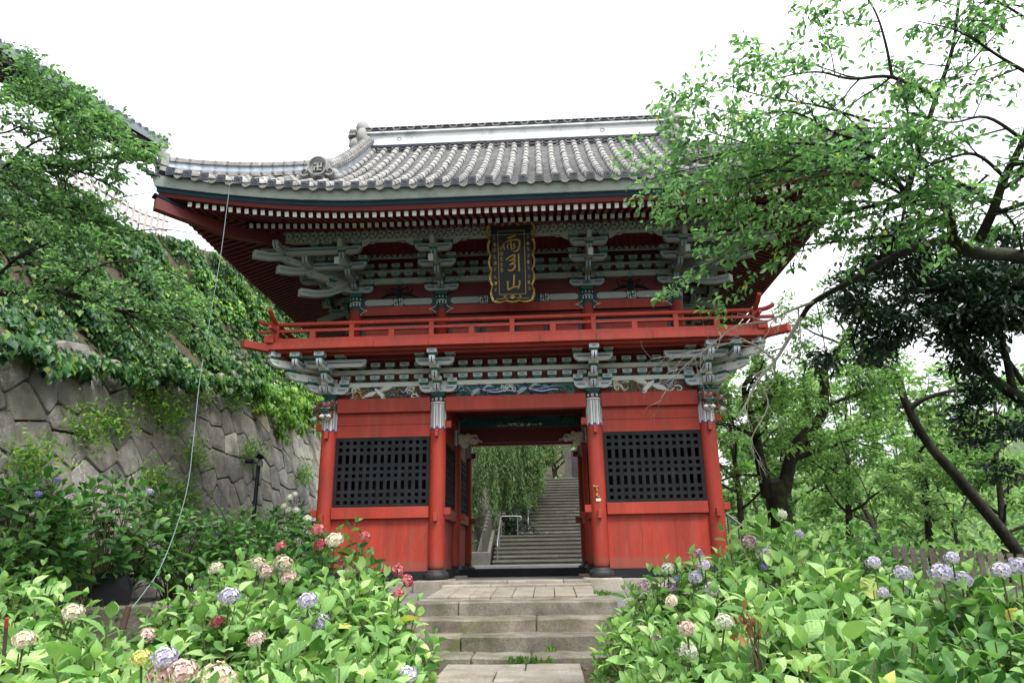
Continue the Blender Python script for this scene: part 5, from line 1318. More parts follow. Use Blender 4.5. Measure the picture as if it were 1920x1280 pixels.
# --- ivy bank above the wall
def htop(y): return float(np.interp(y, [-13, 0, 5, 10, 16, 28], [9.2, 10, 10.7, 12.3, 14.0, 16.5]))
def hill(y, t):     # t 0..1 up the bank
    z0 = wtop(y)+.25; z = z0+(htop(y)-z0)*t; x = wallX(z0)-.05-(3.9*t**.8) ; return (x+.25*math.sin(y*1.3+5*t)+.15*math.sin(y*3.1-4*t), y, z)
mb = MB(); nu, nv = 46, 14; mb.add([hill(-13+42*i/nu, j/nv) for i in range(nu+1) for j in range(nv+1)]+[(-30, -13+42*i/nu, htop(-13+42*i/nu)+.6) for i in range(nu+1)],
    [(i*(nv+1)+j, (i+1)*(nv+1)+j, (i+1)*(nv+1)+j+1, i*(nv+1)+j+1)[::-1] for i in range(nu) for j in range(nv)]+[(i*(nv+1)+nv, (nu+1)*(nv+1)+i, (nu+1)*(nv+1)+i+1, (i+1)*(nv+1)+nv) for i in range(nu)], 0, True)
tag(obj('hillside', mb, ['soil']), kind='structure')
def ivy_sheet(name, n, seed, mat, yr, label, size, tr=(0, 1), hang=False, rv_hi=1.0, zfun=None):
    rng = np.random.default_rng(seed); P = []; NN = []; D = []
    r = random.Random(seed)
    for _ in range(n):
        y = r.uniform(*yr); t = r.uniform(*tr)
        p = hill(y, max(t, 0))
        if math.sin(y*.9+2*t)*math.sin(y*1.7-7*t+1) > .62 and r.random() < .8: t = r.uniform(*tr); p = hill(y, max(t, 0))
        if hang and t < 0:
            z = wtop(y)+.25+t*(1.6 if y > 8 else 1.2)*(.5+.5*math.sin(y*1.9+1)**2+.25*math.sin(y*5.3)); p = (wallX(z)+.16+r.uniform(0, .12), y, z)
        b = .16*math.sin(y*2.3+t*9)+.14*math.sin(y*5.1+t*17)
        P.append((p[0]+.10+b+r.uniform(-.12, .16), p[1], p[2]+r.uniform(-.05, .1))); NN.append((.75+r.gauss(0, .3), r.gauss(0, .35), .6+r.gauss(0, .3))); D.append((.35+r.gauss(0, .3), r.gauss(0, .5), -.8))
    P, NN, D = np.array(P), np.array(NN), np.array(D)
    o = put(name, leaves_mesh(name, P, D, NN, size*rng.uniform(.65, 1.3, n), mat, 'ivy', rng=rng)); return tag(o, label, kind='stuff', cat=None)
ivy_sheet('ivy', 52000, 5, 'ivy', (-9, 27), 'dark green ivy covering the bank above the stone wall', .165)
ivy_sheet('ivy_fringe', 4200, 6, 'ivylight', (6.5, 15), 'bright green ivy hanging over the top of the stone wall beside the gate', .17, (-1, .16), True)
ivy_sheet('ivy_fringe', 2600, 8, 'ivy', (-8, 6.5), 'dark ivy fringe hanging over the near top of the stone wall', .18, (-.35, .1), True)
ivy_sheet('ivy_patch', 2600, 9, 'ivylight', (4, 14), 'yellow green ivy patch high on the bank near the eave corner', .19, (.45, .8))
# tufts growing from wall joints
def tuft(nm, y, z, n, rad, seed, label, mat='ivylight', size=.10):
    n = int(n*2.0); rng = np.random.default_rng(seed); q = rng.normal(size=(n, 3))*np.array([.14, rad, rad*.62])*.9; P = q+np.array([wallX(z)+.22, y, z]); P[:, 0] = np.maximum(P[:, 0], wallX(z)+.06)
    D = rng.normal(size=(n, 3))*.6+np.array([.5, 0, .1]); o = thing(nm, (wallX(z), y, z-.2), label, 'plant', 'plants in the wall joints')
    mb = MB(); 
    for k in range(6): e = P[k]; mb.tube([(wallX(z)-.05, y, z-rad*.3), (wallX(z)+.15, (y+e[1])/2, (z+e[2])/2), tuple(e)], [.012, .008, .004], 4)
    obj('stem', mb, ['stem'], o); lc_ = put('leaf_clump', leaves_mesh('leaf_clump', P, D, np.array([.4, 0, .9])+rng.normal(size=(n, 3))*.4, size*rng.uniform(.6, 1.2, n), mat, 'cherry', rng=rng), o); lc_['kind'] = 'stuff'
for k, (u, v, n, rad, lb) in enumerate(((300, 770, 420, .55, 'largest leafy tuft sprouting from the wall below the ivy'), (360, 730, 200, .4, 'pale tuft on the wall top right of the largest tuft'), (430, 745, 220, .4, 'leafy tuft on the wall top nearest the gate'),
    (250, 730, 200, .45, 'tuft hanging from the wall top left of the largest tuft'), (460, 850, 220, .45, 'small tuft on the wall above the lamp post'), (350, 850, 200, .4, 'small tuft in the middle of the wall behind the rope'), (150, 800, 240, .45, 'grassy tuft on the wall under the left branch'),
    (40, 860, 260, .4, 'leafy tuft on the wall at the left picture edge'), (270, 900, 220, .4, 'mossy tuft low on the wall above the dark bush'), (200, 790, 160, .35, 'thin tuft on the wall near the grass tuft'), (560, 890, 220, .45, 'low tuft on the wall beside the red corner column'), (330, 930, 260, .4, 'mossy tuft low on the wall left of the lamp'))):
    c = atX(u, v, -8.4); c = atX(u, v, wallX(c.z)); tuft('wall_plant', c.y, c.z, n, rad, 40+k, lb)
# --- picket fence and hall on top of the bank
hf = thing('hilltop_fence', (-12.6, 6, 11.3), 'pale picket fence along the top of the ivy bank', 'fence')
pk = bbox_mesh('picket', (.05, .10, .75), 'picket', .006); mb = MB()
for i in range(15): put('picket', pk, hf, T(-12.5, 1.5+i*.34, htop(1.5+i*.34)+.3))
for dz in (.15, .5): obj('rail', MB().tube([(-12.55, yy, htop(yy)+dz) for yy in np.linspace(1.3, 6.6, 8)], .035, 4, smooth=False), ['wood'], hf)
A, B = atZ(40, 118, 17.0), atZ(300, 272, 17.0)
hall = thing('hilltop_hall', (A.x-6, A.y, 12.2), 'dark timber hall with a grey tiled roof on the hill behind the left tree', 'hall')
d = (B-A).normalized(); n_ = Vector((-d.y, d.x, 0)); A2 = A-d*8; B2 = B+d*.4
def slab(nm, prof, mt):
    mb = MB(); vs = [P+n_*a+Vector((0, 0, b)) for P in (A2, B2) for a, b in prof]; k = len(prof)
    mb.add(vs, [(i, (i+1) % k, k+(i+1) % k, k+i) for i in range(k)]+[tuple(range(k))[::-1], tuple(range(k, 2*k))], 0); return obj(nm, mb, [mt], hall)
hr_ = slab('roof', [(0, .0), (0, .32), (2.5, 1.6), (6, 4.6), (6, 4.2), (2.5, 1.1)], 'farroof')
for i in range(44):
    P = A2+(B2-A2)*(i+.5)/44; mb = MB(); mb.tube([P+n_*a+Vector((0, 0, b)) for a, b in ((-.03, .33), (1.2, .93), (2.5, 1.63), (6, 4.63))], .10, 6); obj('cover_tile_row', mb, ['farroof'], hr_)
slab('eave_beam', [(.12, -.25), (.12, -.01), (.5, -.01), (.5, -.25)], 'hallwood'); slab('eave_beam', [(.6, -.45), (.6, -.2), (1.1, .1), (1.1, -.45)], 'hallwood')
B3 = B2; B2 = B2-d*6; slab('wall', [(2.2, -5), (2.2, 1.2), (2.5, 1.2), (2.5, -5)], 'hallwood'); B2 = B3; slab('soffit', [(.5, -.1), (.5, -.05), (2.4, 1.0), (2.4, .9)], 'hallwood')
# --- staircase beyond the gate
ss = thing('stone_staircase', (1, 13.5, -.18), 'long grey stone staircase rising behind the gate', 'staircase')
z = -.18; y = 13.5
def stair_step(x0, x1, y, z, h=.165, t=.34):
    cut = rnd.uniform(.25, .75)*(x1-x0)+x0
    for a, b in ((x0, cut), (cut, x1)): put('step_stone', bevel(MB().box((0, 0, 0), (b-a-.006, t+.06, .075)).mesh('step_stone', ['stair']), .008), ss, T((a+b)/2, y+.03+t/2, z+h-.0375))
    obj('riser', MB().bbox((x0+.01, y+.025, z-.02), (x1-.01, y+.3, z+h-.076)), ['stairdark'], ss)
for i in range(7): stair_step(-1.62, 3.8, y, z); z += .165; y += .34
obj('landing', MB().bbox((-1.9, y+.1, z-.4), (3.8, y+1.45, z-.006)), ['stair'], ss); y += 1.3
for i in range(19): stair_step(-.42, 3.8, y, z); z += .165; y += .34
stair_top = (y, z); obj('top_landing', MB().bbox((-2, y, z-.5), (4.5, y+6, z-.004)), ['stair'], ss)
tg = thing('stone_balustrade', (-1.9, 15, -.2), 'row of upright square stone pillars left of the staircase', 'balustrade')
stone('base_block', -2.45, -1.72, 13.3, 14.4, -.3, .32, 'stair', tg)
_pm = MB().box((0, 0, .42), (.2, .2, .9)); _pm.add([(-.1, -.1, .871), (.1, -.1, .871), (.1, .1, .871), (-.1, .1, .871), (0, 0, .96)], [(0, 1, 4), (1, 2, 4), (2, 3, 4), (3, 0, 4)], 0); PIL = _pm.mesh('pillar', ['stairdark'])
for i in range(9):
    yy = 13.9+i*.42; zz = .30+i*.16
    put("pillar", PIL, tg, T(-1.95, yy, zz))
mb = MB(); mb.add([(-2.3, 14.2, -.3), (-1.75, 14.2, -.3), (-1.75, 18, -.3), (-2.3, 18, -.3), (-2.3, 14.2, .28), (-1.75, 14.2, .28), (-1.75, 18, 1.75), (-2.3, 18, 1.75)], [(0, 3, 2, 1), (4, 5, 6, 7), (0, 1, 5, 4), (1, 2, 6, 5), (2, 3, 7, 6), (3, 0, 4, 7)], 0); obj('slope_wall', mb, ['stair'], tg)
def handrail(nm, pts, label, posts):
    o = thing(nm, pts[0], label, 'handrail'); obj('rail', MB().tube(smoothline(pts, 5), .03, 8), ['metal'], o)
    for p in posts: obj('post', MB().tube([p[0], p[1]], .024, 8), ['metal'], o)
handrail('handrail', [(-1.42, 13.6, .30), (-1.42, 13.75, .72), (-1.42, 15.8, 1.72), (-1.40, 16.2, 1.80), (-.7, 16.35, 1.80), (-.55, 16.35, 1.74), (-.6, 16.35, 1.62)], 'steel handrail on the lower flight beside the stone pillars', [((-1.42, 13.62, -.1), (-1.42, 13.62, .35)), ((-1.42, 15.9, .9), (-1.42, 15.9, 1.75)), ((-.72, 16.35, .9), (-.72, 16.35, 1.8)), ((-1.42, 14.6, .2), (-1.42, 14.6, 1.12))])
handrail('handrail', [(-.28, 17.25, 1.0), (-.28, 17.3, 1.75), (-.28, 18.2, 2.2), (-.26, 21, 3.5), (-.24, 23.6, 4.75), (-.24, 24, 4.85), (-.24, 24.2, 4.6)], 'steel handrail climbing the upper flight of the staircase', [((-.28, 17.27, .9), (-.28, 17.27, 1.5)), ((-.27, 19.5, 2.0), (-.27, 19.5, 2.8)), ((-.26, 21.7, 3.0), (-.26, 21.7, 3.85)), ((-.24, 23.8, 4.0), (-.24, 23.8, 4.8))])
tp_ = thing('stone_gatepost', (1.1, 24.6, 4.1), 'pale stone post and dark opening at the head of the staircase', 'gatepost')
p = atY(1068, 890, 24.8); obj('post', MB().bbox((p.x-.25, 24.6, 4.0), (p.x+.12, 25.0, 6.2)), ['stairdark'], tp_); obj('dark_door', MB().bbox((p.x+.13, 25.2, 4.0), (p.x+1.3, 25.4, 5.9)), ['hallwood'], tp_); obj('plinth', MB().bbox((p.x-.4, 24.5, 3.9), (p.x+.3, 25.1, 4.25)), ['stair'], tp_)

# ================================================================== HYDRANGEAS
def vein(mat):
    """side veins and midrib on the single leaves, from the leaf's own coordinates"""
    nt = mat.node_tree; tc = N(nt, 'ShaderNodeTexCoord'); sp = N(nt, 'ShaderNodeSeparateXYZ'); nt.links.new(tc.outputs['Object'], sp.inputs[0])
    ab = N(nt, 'ShaderNodeMath', operation='ABSOLUTE'); nt.links.new(sp.outputs['Y'], ab.inputs[0])
    ml = N(nt, 'ShaderNodeMath', operation='MULTIPLY_ADD'); nt.links.new(ab.outputs[0], ml.inputs[0]); ml.inputs[1].default_value = -.85; nt.links.new(sp.outputs['X'], ml.inputs[2])
    fr = N(nt, 'ShaderNodeMath', operation='MULTIPLY'); nt.links.new(ml.outputs[0], fr.inputs[0]); fr.inputs[1].default_value = 46
    sn = N(nt, 'ShaderNodeMath', operation='SINE'); nt.links.new(fr.outputs[0], sn.inputs[0])
    bs = nt.nodes['Principled BSDF']; old = bs.inputs['Base Color'].links[0].from_socket
    v = ramp(nt, sn.outputs[0], [(0, (1, 1, 1)), (.8, (1.0, 1.0, 1.0)), (1, (1.28, 1.22, 1.2))])
    mid = ramp(nt, ab.outputs[0], [(.0, (1.35, 1.28, 1.2)), (.03, (1, 1, 1))])
    nt.links.new(mix(nt, 1.0, mix(nt, 1.0, old, v, 'MULTIPLY'), mid, 'MULTIPLY'), bs.inputs['Base Color']); bump(nt, bs, sn.outputs[0], .25, .004)
vein(M['hydo']); vein(M['hyddo'])
def hleaf_mesh(mat, curl, fold):
    st_ = [(0, .02), (.07, .12), (.16, .20), (.19, .215), (.29, .285), (.32, .27), (.43, .325), (.46, .30), (.58, .30), (.61, .265), (.73, .225), (.76, .185), (.87, .105), (.95, .03), (1, 0)]
    mb = MB(); vs = []
    for x, w_ in st_:
        z = -curl*x*x+.05*math.sin(x*3)
        vs += [(x, w_, z+fold*w_-.25*w_*w_), (x, 0, z), (x, -w_, z+fold*w_-.25*w_*w_)]
    mb.add(vs, [(3*i+k, 3*i+k+1, 3*i+4+k, 3*i+3+k) for i in range(len(st_)-1) for k in (0, 1)], 0, True); return mb.mesh('leaf', [mat])
HL = {m_: [hleaf_mesh(m_, c, f) for c, f in ((.18, .30), (.35, .22), (.08, .45), (.5, .12))] for m_ in ('hydo', 'hyddo')}
def flower_mesh(col, seed):
    rng = np.random.default_rng(seed); n = 44; P = []; NN = []; D = []; rv = []
    for i in range(n):
        ph = math.acos(1-1.45*(i+.5)/n); th = i*2.39996+rng.normal()*.15
        d = np.array([math.sin(ph)*math.cos(th), math.sin(ph)*math.sin(th), math.cos(ph)]); c = d*np.array([1, 1, .8])*(1+rng.normal()*.09)+np.array([.09*math.sin(3*th+seed), .07*math.cos(2*th+seed), .05*math.sin(5*th)])
        if rng.random() < .06: continue
        a = np.cross(d, [0, 0, 1]+rng.normal(size=3)*.3); a /= np.linalg.norm(a); b = np.cross(d, a); o = rng.uniform(0, 1.5); q = rng.random()
        for k in range(4):
            t = o+k*math.pi/2; e = math.cos(t)*a+math.sin(t)*b; P.append(c); D.append(e+d*(.05+rng.normal()*.15)); NN.append(d+rng.normal(size=3)*.18); rv.append(min(1, max(0, q+rng.normal()*.1)))
    return leaves_mesh('flower_head', np.array(P), np.array(D), np.array(NN), np.full(len(P), .38)*np.array([rng.uniform(.85, 1.2) for _ in P]), PET[col], 'ivy', rv=np.array(rv), rng=rng)
FLW = {c: [flower_mesh(c, 90+k) for k in range(2)] for c in PET}
def hydrangea(u, v, t, r, label, flowers=(), tone='hyd', nsh=70, lsize=.15, nobj=110, seed=0, grp='hydrangea bushes lining the path and terrace'):
    rg = random.Random(seed+int(u*7+v)); top = atD(u, v, t); x, y = top.x, top.y; gz = H(x, y)
    if y > -3.3 and x < -3: gz = -.43
    h = max(.55, top.z-gz); root = thing('hydrangea_bush', (x, y, gz), label, 'shrub', grp)
    om = 'hydo' if tone == 'hyd' else 'hyddo'; stems = MB(); P, D, NN, S = [], [], [], []; objs = []
    view = (CAM-Vector((x, y, gz+h*.6))).normalized()
    for i in range(nsh):
        ph = math.acos(1-1.25*(i+.5)/nsh); th = i*2.39996+rg.gauss(0, .25); k = rg.uniform(.82, 1.08)
        d = Vector((math.sin(ph)*math.cos(th), math.sin(ph)*math.sin(th), math.cos(ph)))
        p = Vector((x+d.x*r*k, y+d.y*r*k, gz+h*.42+d.z*h*.56*k+rg.uniform(-.05, .05)))
        if p.z < gz+.12: continue
        base = Vector((x+rg.gauss(0, .12)*r, y+rg.gauss(0, .12)*r, gz)); mid = base.lerp(p, .55)+Vector((0, 0, h*.12))
        stems.tube([base, mid, p], [.009, .007, .004], 4)
        ax = (d*.55+Vector((0, 0, .75))+Vector((rg.gauss(0, .18), rg.gauss(0, .18), 0))).normalized(); a0 = ax.orthogonal().normalized(); a0.rotate(Quaternion(ax, rg.uniform(0, 3.14)))
        facing = d.dot(view)
        for node in range(4):
            q = p-ax*node*lsize*.55; spread = (.35, .8, 1.1, 1.3)[node]; sz = lsize*(.55, .95, 1.1, 1.0)[node]
            for s in (0, 1):
                e = a0.copy(); e.rotate(Quaternion(ax, math.pi*s+math.pi/2*node+rg.gauss(0, .2))); e = (e*math.sin(spread)+ax*math.cos(spread)+Vector((0, 0, -.12*node))).normalized()
                nn = (ax-e*ax.dot(e)); nn = nn.normalized() if nn.length > .05 else Vector((0, 0, 1))
                sc = sz*rg.uniform(.55, 1.25); q2 = q+e*.012
                score = (facing+1.0*(d.z) + .25*(3-node)+rg.random()*.5)
                objs.append((score, q2, e, nn, sc))
    objs.sort(key=lambda z: -z[0])
    for i, (_, q2, e, nn, sc) in enumerate(objs):
        if i < nobj:
            yy = nn.cross(e).normalized(); zz = e.cross(yy); m = Matrix((e*sc, yy*sc, zz*sc)).transposed().to_4x4(); m.translation = q2; put('leaf', HL[om][rg.randrange(4)], root, m)
        else: P.append(tuple(q2)); D.append(tuple(e)); NN.append(tuple(nn)); S.append(sc)
    rng = np.random.default_rng(seed+3)
    if P:
        o = put('leaf_mass', leaves_mesh('leaf_mass', np.array(P), np.array(D), np.array(NN), np.array(S), tone, 'broad', rng=rng), root); o['kind'] = 'stuff'
    obj('stems', stems, ['stem'], root)
    for k, f in enumerate(flowers):
        fu, fv, c = f[:3]; fr = (f[3] if len(f) > 3 else .085)*.72
        q = atD(fu, fv+5, t-.62*r*rg.uniform(.9, 1.05)); dd = (q-Vector((x, y, gz+h*.5))).normalized()+Vector((0, 0, .4)); z = dd.normalized(); xa = z.orthogonal().normalized(); ya = z.cross(xa)
        m = Matrix((xa*fr, ya*fr, z*fr)).transposed().to_4x4(); m.translation = q-z*fr*.3; fh = put('flower_head', FLW[c][k % 2], root, m)
        obj('flower_stalk', MB().tube([q-z*fr*.2, q-z*.10+Vector((0, 0, -.03)), q-z*.16+Vector((0, 0, -.06))], [.006, .006, .006], 5), ['stem'], fh)
    return root
HY = [
 (622, 1003, 7.4, .75, 'hydrangea bush with crimson flowers in front of the left lattice wall', [(597, 985, 'red'), (601, 1013, 'red'), (686, 998, 'red', .07), (647, 1044, 'red', .08), (748, 1062, 'red', .085), (766, 1081, 'red', .085), (628, 1004, 'cream', .11), (652, 1066, 'pink', .10), (525, 1017, 'red', .07)], 'hyddo', 85, .15),
 (470, 1050, 6.6, .7, 'hydrangea bush with a cluster of faded cream and orange flowers below the lamp post', [(405, 1057, 'cream', .075), (484, 1048, 'cream', .085), (500, 1063, 'pink', .09), (533, 1047, 'cream', .1), (541, 1073, 'pink', .1)], 'hyd', 80, .15),
 (660, 1085, 5.8, .62, 'light green flowerless hydrangea bush just left of the top step', [], 'hyd', 75, .15),
 (590, 1110, 5.2, .55, 'hydrangea bush carrying two stacked lilac flower heads left of the steps', [(577, 1117, 'lilac', .085), (597, 1157, 'lilac', .095), (555, 1165, 'lilac', .08)], 'hyd', 75, .15),
 (735, 1140, 5.4, .42, 'small hydrangea bush leaning over the left ends of the stone steps', [(748, 1105, 'red', .05)], 'hyd', 50, .13),
 (430, 1120, 5.2, .55, 'hydrangea bush topped by one pale lilac flower head beside the rope', [(431, 1108, 'lilac', .09), (408, 1158, 'red', .06)], 'hyd', 70, .15),
 (345, 1112, 6.0, .34, 'narrow bright green hydrangea bush right of the rope foot', [], 'hyd', 55, .14),
 (560, 1195, 4.1, .55, 'leafy hydrangea bush right of the nearest faded pink flowers', [(480, 1190, 'pink', .06)], 'hyd', 75, .15),
 (310, 1225, 3.5, .5, 'nearest left hydrangea bush with several faded pink flowers and one lime head', [(310, 1222, 'lilac', .07), (306, 1250, 'pink', .085), (345, 1248, 'pink', .08), (412, 1262, 'cream', .10), (265, 1224, 'lime', .055)], 'hyd', 75, .14),
 (650, 1235, 3.5, .45, 'low leafy hydrangea bush at the bottom edge left of the path', [], 'hyd', 65, .14),
 (715, 1215, 4.4, .38, 'hydrangea bush with one blue lilac flower hanging beside the path slabs', [(766, 1256, 'lilac', .075)], 'hyd', 55, .13),
 (115, 1128, 5.2, .5, 'hydrangea bush with a rusty cream flower in front of the black board', [(139, 1139, 'cream', .085), (280, 1183, 'pink', .07)], 'hyd', 80, .14),
 (40, 1090, 6.2, .6, 'tall pale green hydrangea bush at the left edge below the dark bushes', [], 'hyd', 80, .14),
 (50, 1185, 4.4, .5, 'hydrangea bush with a speckled cream flower at the left edge by the red cane', [(46, 1190, 'cream', .075)], 'hyd', 70, .14),
 (185, 1200, 3.9, .45, 'flowerless hydrangea bush between the red cane and the lime flower', [], 'hyd', 70, .14),
 (470, 1255, 3.2, .4, 'hydrangea bush cut by the bottom edge right of the largest cream flower', [], 'hyd', 60, .14),
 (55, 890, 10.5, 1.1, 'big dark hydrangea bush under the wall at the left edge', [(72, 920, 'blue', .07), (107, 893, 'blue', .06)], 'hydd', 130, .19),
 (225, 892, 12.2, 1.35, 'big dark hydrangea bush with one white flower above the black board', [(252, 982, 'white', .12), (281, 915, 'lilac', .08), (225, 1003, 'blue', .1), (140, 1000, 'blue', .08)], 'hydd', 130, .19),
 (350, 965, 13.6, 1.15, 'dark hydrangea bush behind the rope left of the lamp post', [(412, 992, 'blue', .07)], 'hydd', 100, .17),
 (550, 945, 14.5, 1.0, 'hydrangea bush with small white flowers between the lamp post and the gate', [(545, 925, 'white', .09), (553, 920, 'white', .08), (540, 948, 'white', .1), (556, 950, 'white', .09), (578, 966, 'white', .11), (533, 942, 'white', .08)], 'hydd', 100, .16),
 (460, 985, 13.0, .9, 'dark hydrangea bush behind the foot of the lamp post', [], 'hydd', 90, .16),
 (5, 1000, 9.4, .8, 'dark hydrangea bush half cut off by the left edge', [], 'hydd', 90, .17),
 (1235, 1085, 6.9, .55, 'hydrangea bush with a pink mauve flower at the right end of the top step', [(1206, 1091, 'plum', .08), (1262, 1095, 'mauve', .07), (1270, 1078, 'blue', .045), (1253, 1058, 'white', .08)], 'hyd', 70, .13),
 (1330, 1045, 6.6, .6, 'hydrangea bush with three lilac flowers in front of the right red wall', [(1320, 1051, 'lilac', .075), (1304, 1073, 'lilac', .085), (1336, 1095, 'lilac', .10), (1310, 1030, 'plum', .06)], 'hyd', 75, .14),
 (1420, 1000, 7.2, .75, 'hydrangea bush with a plum and a cream flower at the right gate corner', [(1405, 1007, 'plum', .10), (1433, 1028, 'white', .11), (1433, 1055, 'blue', .05)], 'hyd', 85, .15),
 (1475, 972, 8.0, .7, 'tallest hydrangea bush with white blue flowers under the forked tree', [(1467, 957, 'white', .07), (1497, 994, 'lilac', .08)], 'hyd', 80, .15),
 (1205, 1165, 5.6, .5, 'small leaved hydrangea bush spilling over the right step ends', [(1230, 1191, 'plum', .07)], 'hyd', 85, .11),
 (1390, 1105, 5.2, .62, 'flowerless hydrangea bush in the middle of the right bank', [(1258, 1119, 'cream', .06)], 'hyd', 80, .15),
 (1290, 1190, 4.4, .5, 'hydrangea bush with a pink and a pale green flower right of the lower steps', [(1288, 1169, 'pink', .065), (1360, 1157, 'white', .07), (1291, 1213, 'white', .075)], 'hyd', 80, .13),
 (1510, 1065, 5.4, .65, 'bright hydrangea bush below the tall white blue flowers on the right', [], 'hyd', 80, .16),
 (1480, 1140, 3.9, .55, 'large leaved hydrangea bush around a withered brown stem', [], 'hyd', 75, .17),
 (1640, 1060, 5.6, .6, 'hydrangea bush with lilac flowers at the left end of the slat fence', [(1638, 1046, 'lilac', .07), (1694, 1066, 'lilac', .085), (1655, 1103, 'lilac', .06)], 'hyd', 75, .15),
 (1640, 1150, 4.1, .55, 'pale green hydrangea bush with huge leaves in the right foreground', [], 'hyd', 75, .17),
 (1775, 1065, 5.0, .55, 'hydrangea bush with two big lilac flowers in front of the slat fence', [(1764, 1064, 'lilac', .095), (1803, 1077, 'lilac', .085), (1785, 1037, 'lilac', .06)], 'hyd', 75, .15),
 (1880, 1065, 4.7, .5, 'hydrangea bush with lilac flowers at the right edge', [(1876, 1060, 'lilac', .075), (1912, 1052, 'lilac', .085)], 'hyd', 75, .15),
 (1720, 1215, 3.3, .5, 'deep green hydrangea bush low in the right foreground', [], 'hyddo', 75, .15),
 (1850, 1150, 3.9, .5, 'deep green hydrangea bush near the right edge below the lilac flowers', [], 'hyddo', 70, .14),
 (1360, 1250, 3.4, .45, 'small hydrangea bush at the bottom edge right of the path', [], 'hyd', 65, .13),
 (1545, 1240, 2.9, .42, 'nearest large leaved hydrangea bush at the bottom of the right bank', [], 'hyd', 60, .16),
 (1870, 1250, 3.0, .45, 'hydrangea bush in the bottom right corner', [], 'hyddo', 65, .14),
 (1580, 1000, 9.0, .9, 'low dark hydrangea bush behind the bank left of the fence post', [], 'hydd', 80, .15),
]
for i, h_ in enumerate(HY):
    u, v, t, r, lb, fl, tone, nsh, ls = h_; v -= 8 if u < 1580 else 0
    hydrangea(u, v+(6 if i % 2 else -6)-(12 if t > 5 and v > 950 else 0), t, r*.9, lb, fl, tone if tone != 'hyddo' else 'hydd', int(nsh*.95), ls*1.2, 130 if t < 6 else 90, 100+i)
# withered brown stem in the right bank
p = atD(1405, 1165, 3.7); wb = thing('withered_shoot', (p.x, p.y, -1.1), 'withered brown curled leaves on a stick in the right bank', 'dead plant'); mb = MB(); rg = random.Random(5)
for k in range(7): mb.tube([(p.x, p.y, -.9), (p.x+rg.uniform(-.04, .04), p.y+rg.uniform(-.04, .04), p.z-.2), (p.x+rg.uniform(-.06, .06), p.y+rg.uniform(-.05, .02), p.z+rg.uniform(-.05, .05))], [.006, .005, .003], 4)
obj('stick', mb, ['stake'], wb); rng = np.random.default_rng(3); q = np.array(tuple(p))+rng.normal(size=(26, 3))*np.array([.03, .03, .06]); cm_ = put('curled_leaves', leaves_mesh('curled_leaves', q, rng.normal(size=(26, 3))+np.array([0, 0, -1.2]), rng.normal(size=(26, 3)), rng.uniform(.04, .08, 26), 'dead', 'broad', rng=rng), wb); cm_['kind'] = 'stuff'
# grass in the step joints, fallen leaves
def blades(nm, spots, n, size, mat, label, spread=.1):
    rng = np.random.default_rng(len(spots)+n); P, D = [], []
    for (x, y, z) in spots:
        for _ in range(int(n*rng.uniform(.3, 1.3))): P.append((x+rng.normal()*spread*.6, y+rng.normal()*.03, z)); D.append((rng.normal()*.5, -.2+rng.normal()*.4, .9))
    P, D = np.array(P), np.array(D); o = put(nm, leaves_mesh(nm, P, D, np.array([0, -1, .4])+rng.normal(size=P.shape)*.3, size*rng.uniform(.5, 1.2, len(P)), mat, 'slim', rng=rng)); tag(o, label, kind='stuff')
blades('grass_tufts', [(.28, -5.13, -1.04), (.42, -5.14, -1.04), (.62, -5.13, -1.04), (.15, -5.12, -1.04), (.66, -4.61, -.97), (-.9, -5.15, -1.1), (1.5, -2.5, -.4), (1.55, -2.45, -.4), (-1.2, -5.2, -1.1), (1.3, -5.6, -1.1), (1.2, -6.2, -1.1)], 22, .10, 'grass', 'tufts of grass in the joints of the steps')
rng = np.random.default_rng(77); n = 900; P = np.stack([np.where(rng.random(n) < .6, rng.uniform(1.0, 1.9, n), rng.uniform(-1.8, -.7, n)), rng.uniform(-8, -5.1, n), np.full(n, -1.105)+rng.uniform(0, .02, n)], 1)
tag(put('fallen_leaves', leaves_mesh('fallen_leaves', P, rng.normal(size=(n, 3))*np.array([1, 1, .15]), np.array([0, 0, 1])+rng.normal(size=(n, 3))*.25, rng.uniform(.03, .07, n), 'dead', 'broad', rng=rng)), 'brown fallen leaves beside the path', kind='stuff')

# ================================================================== TREES
def px(pts): return [atD(u, v, t) for u, v, t in pts]
def inview(m=140):
    def f(p):
        u, v, z = pix(p); return z > 1 and -m < u < 1920+m and -m < v < 1280+m
    return f
def rail_limb(tr, pts, r0, r1, spec, t0=.1, n=5, keep=inview()): tr.grow(smoothline(px(pts), n), r0, r1, spec, 0, t0, keep)
def foot(tr, u, v, t, r):
    p = atD(u, v, t); g = H(p.x, p.y)-.25; tr.limb([Vector((p.x+.08, p.y+.03, g)), Vector((p.x+.03, p.y, g+.35)), p+(p-Vector((p.x, p.y, g))).normalized()*.05], r*1.5, r); return (p.x, p.y, g+.25)
LEAF = lambda n, s, dr=.35, sp=.05: {'n': n, 'size': s, 'droop': dr, 'along': .5, 'sp': sp}
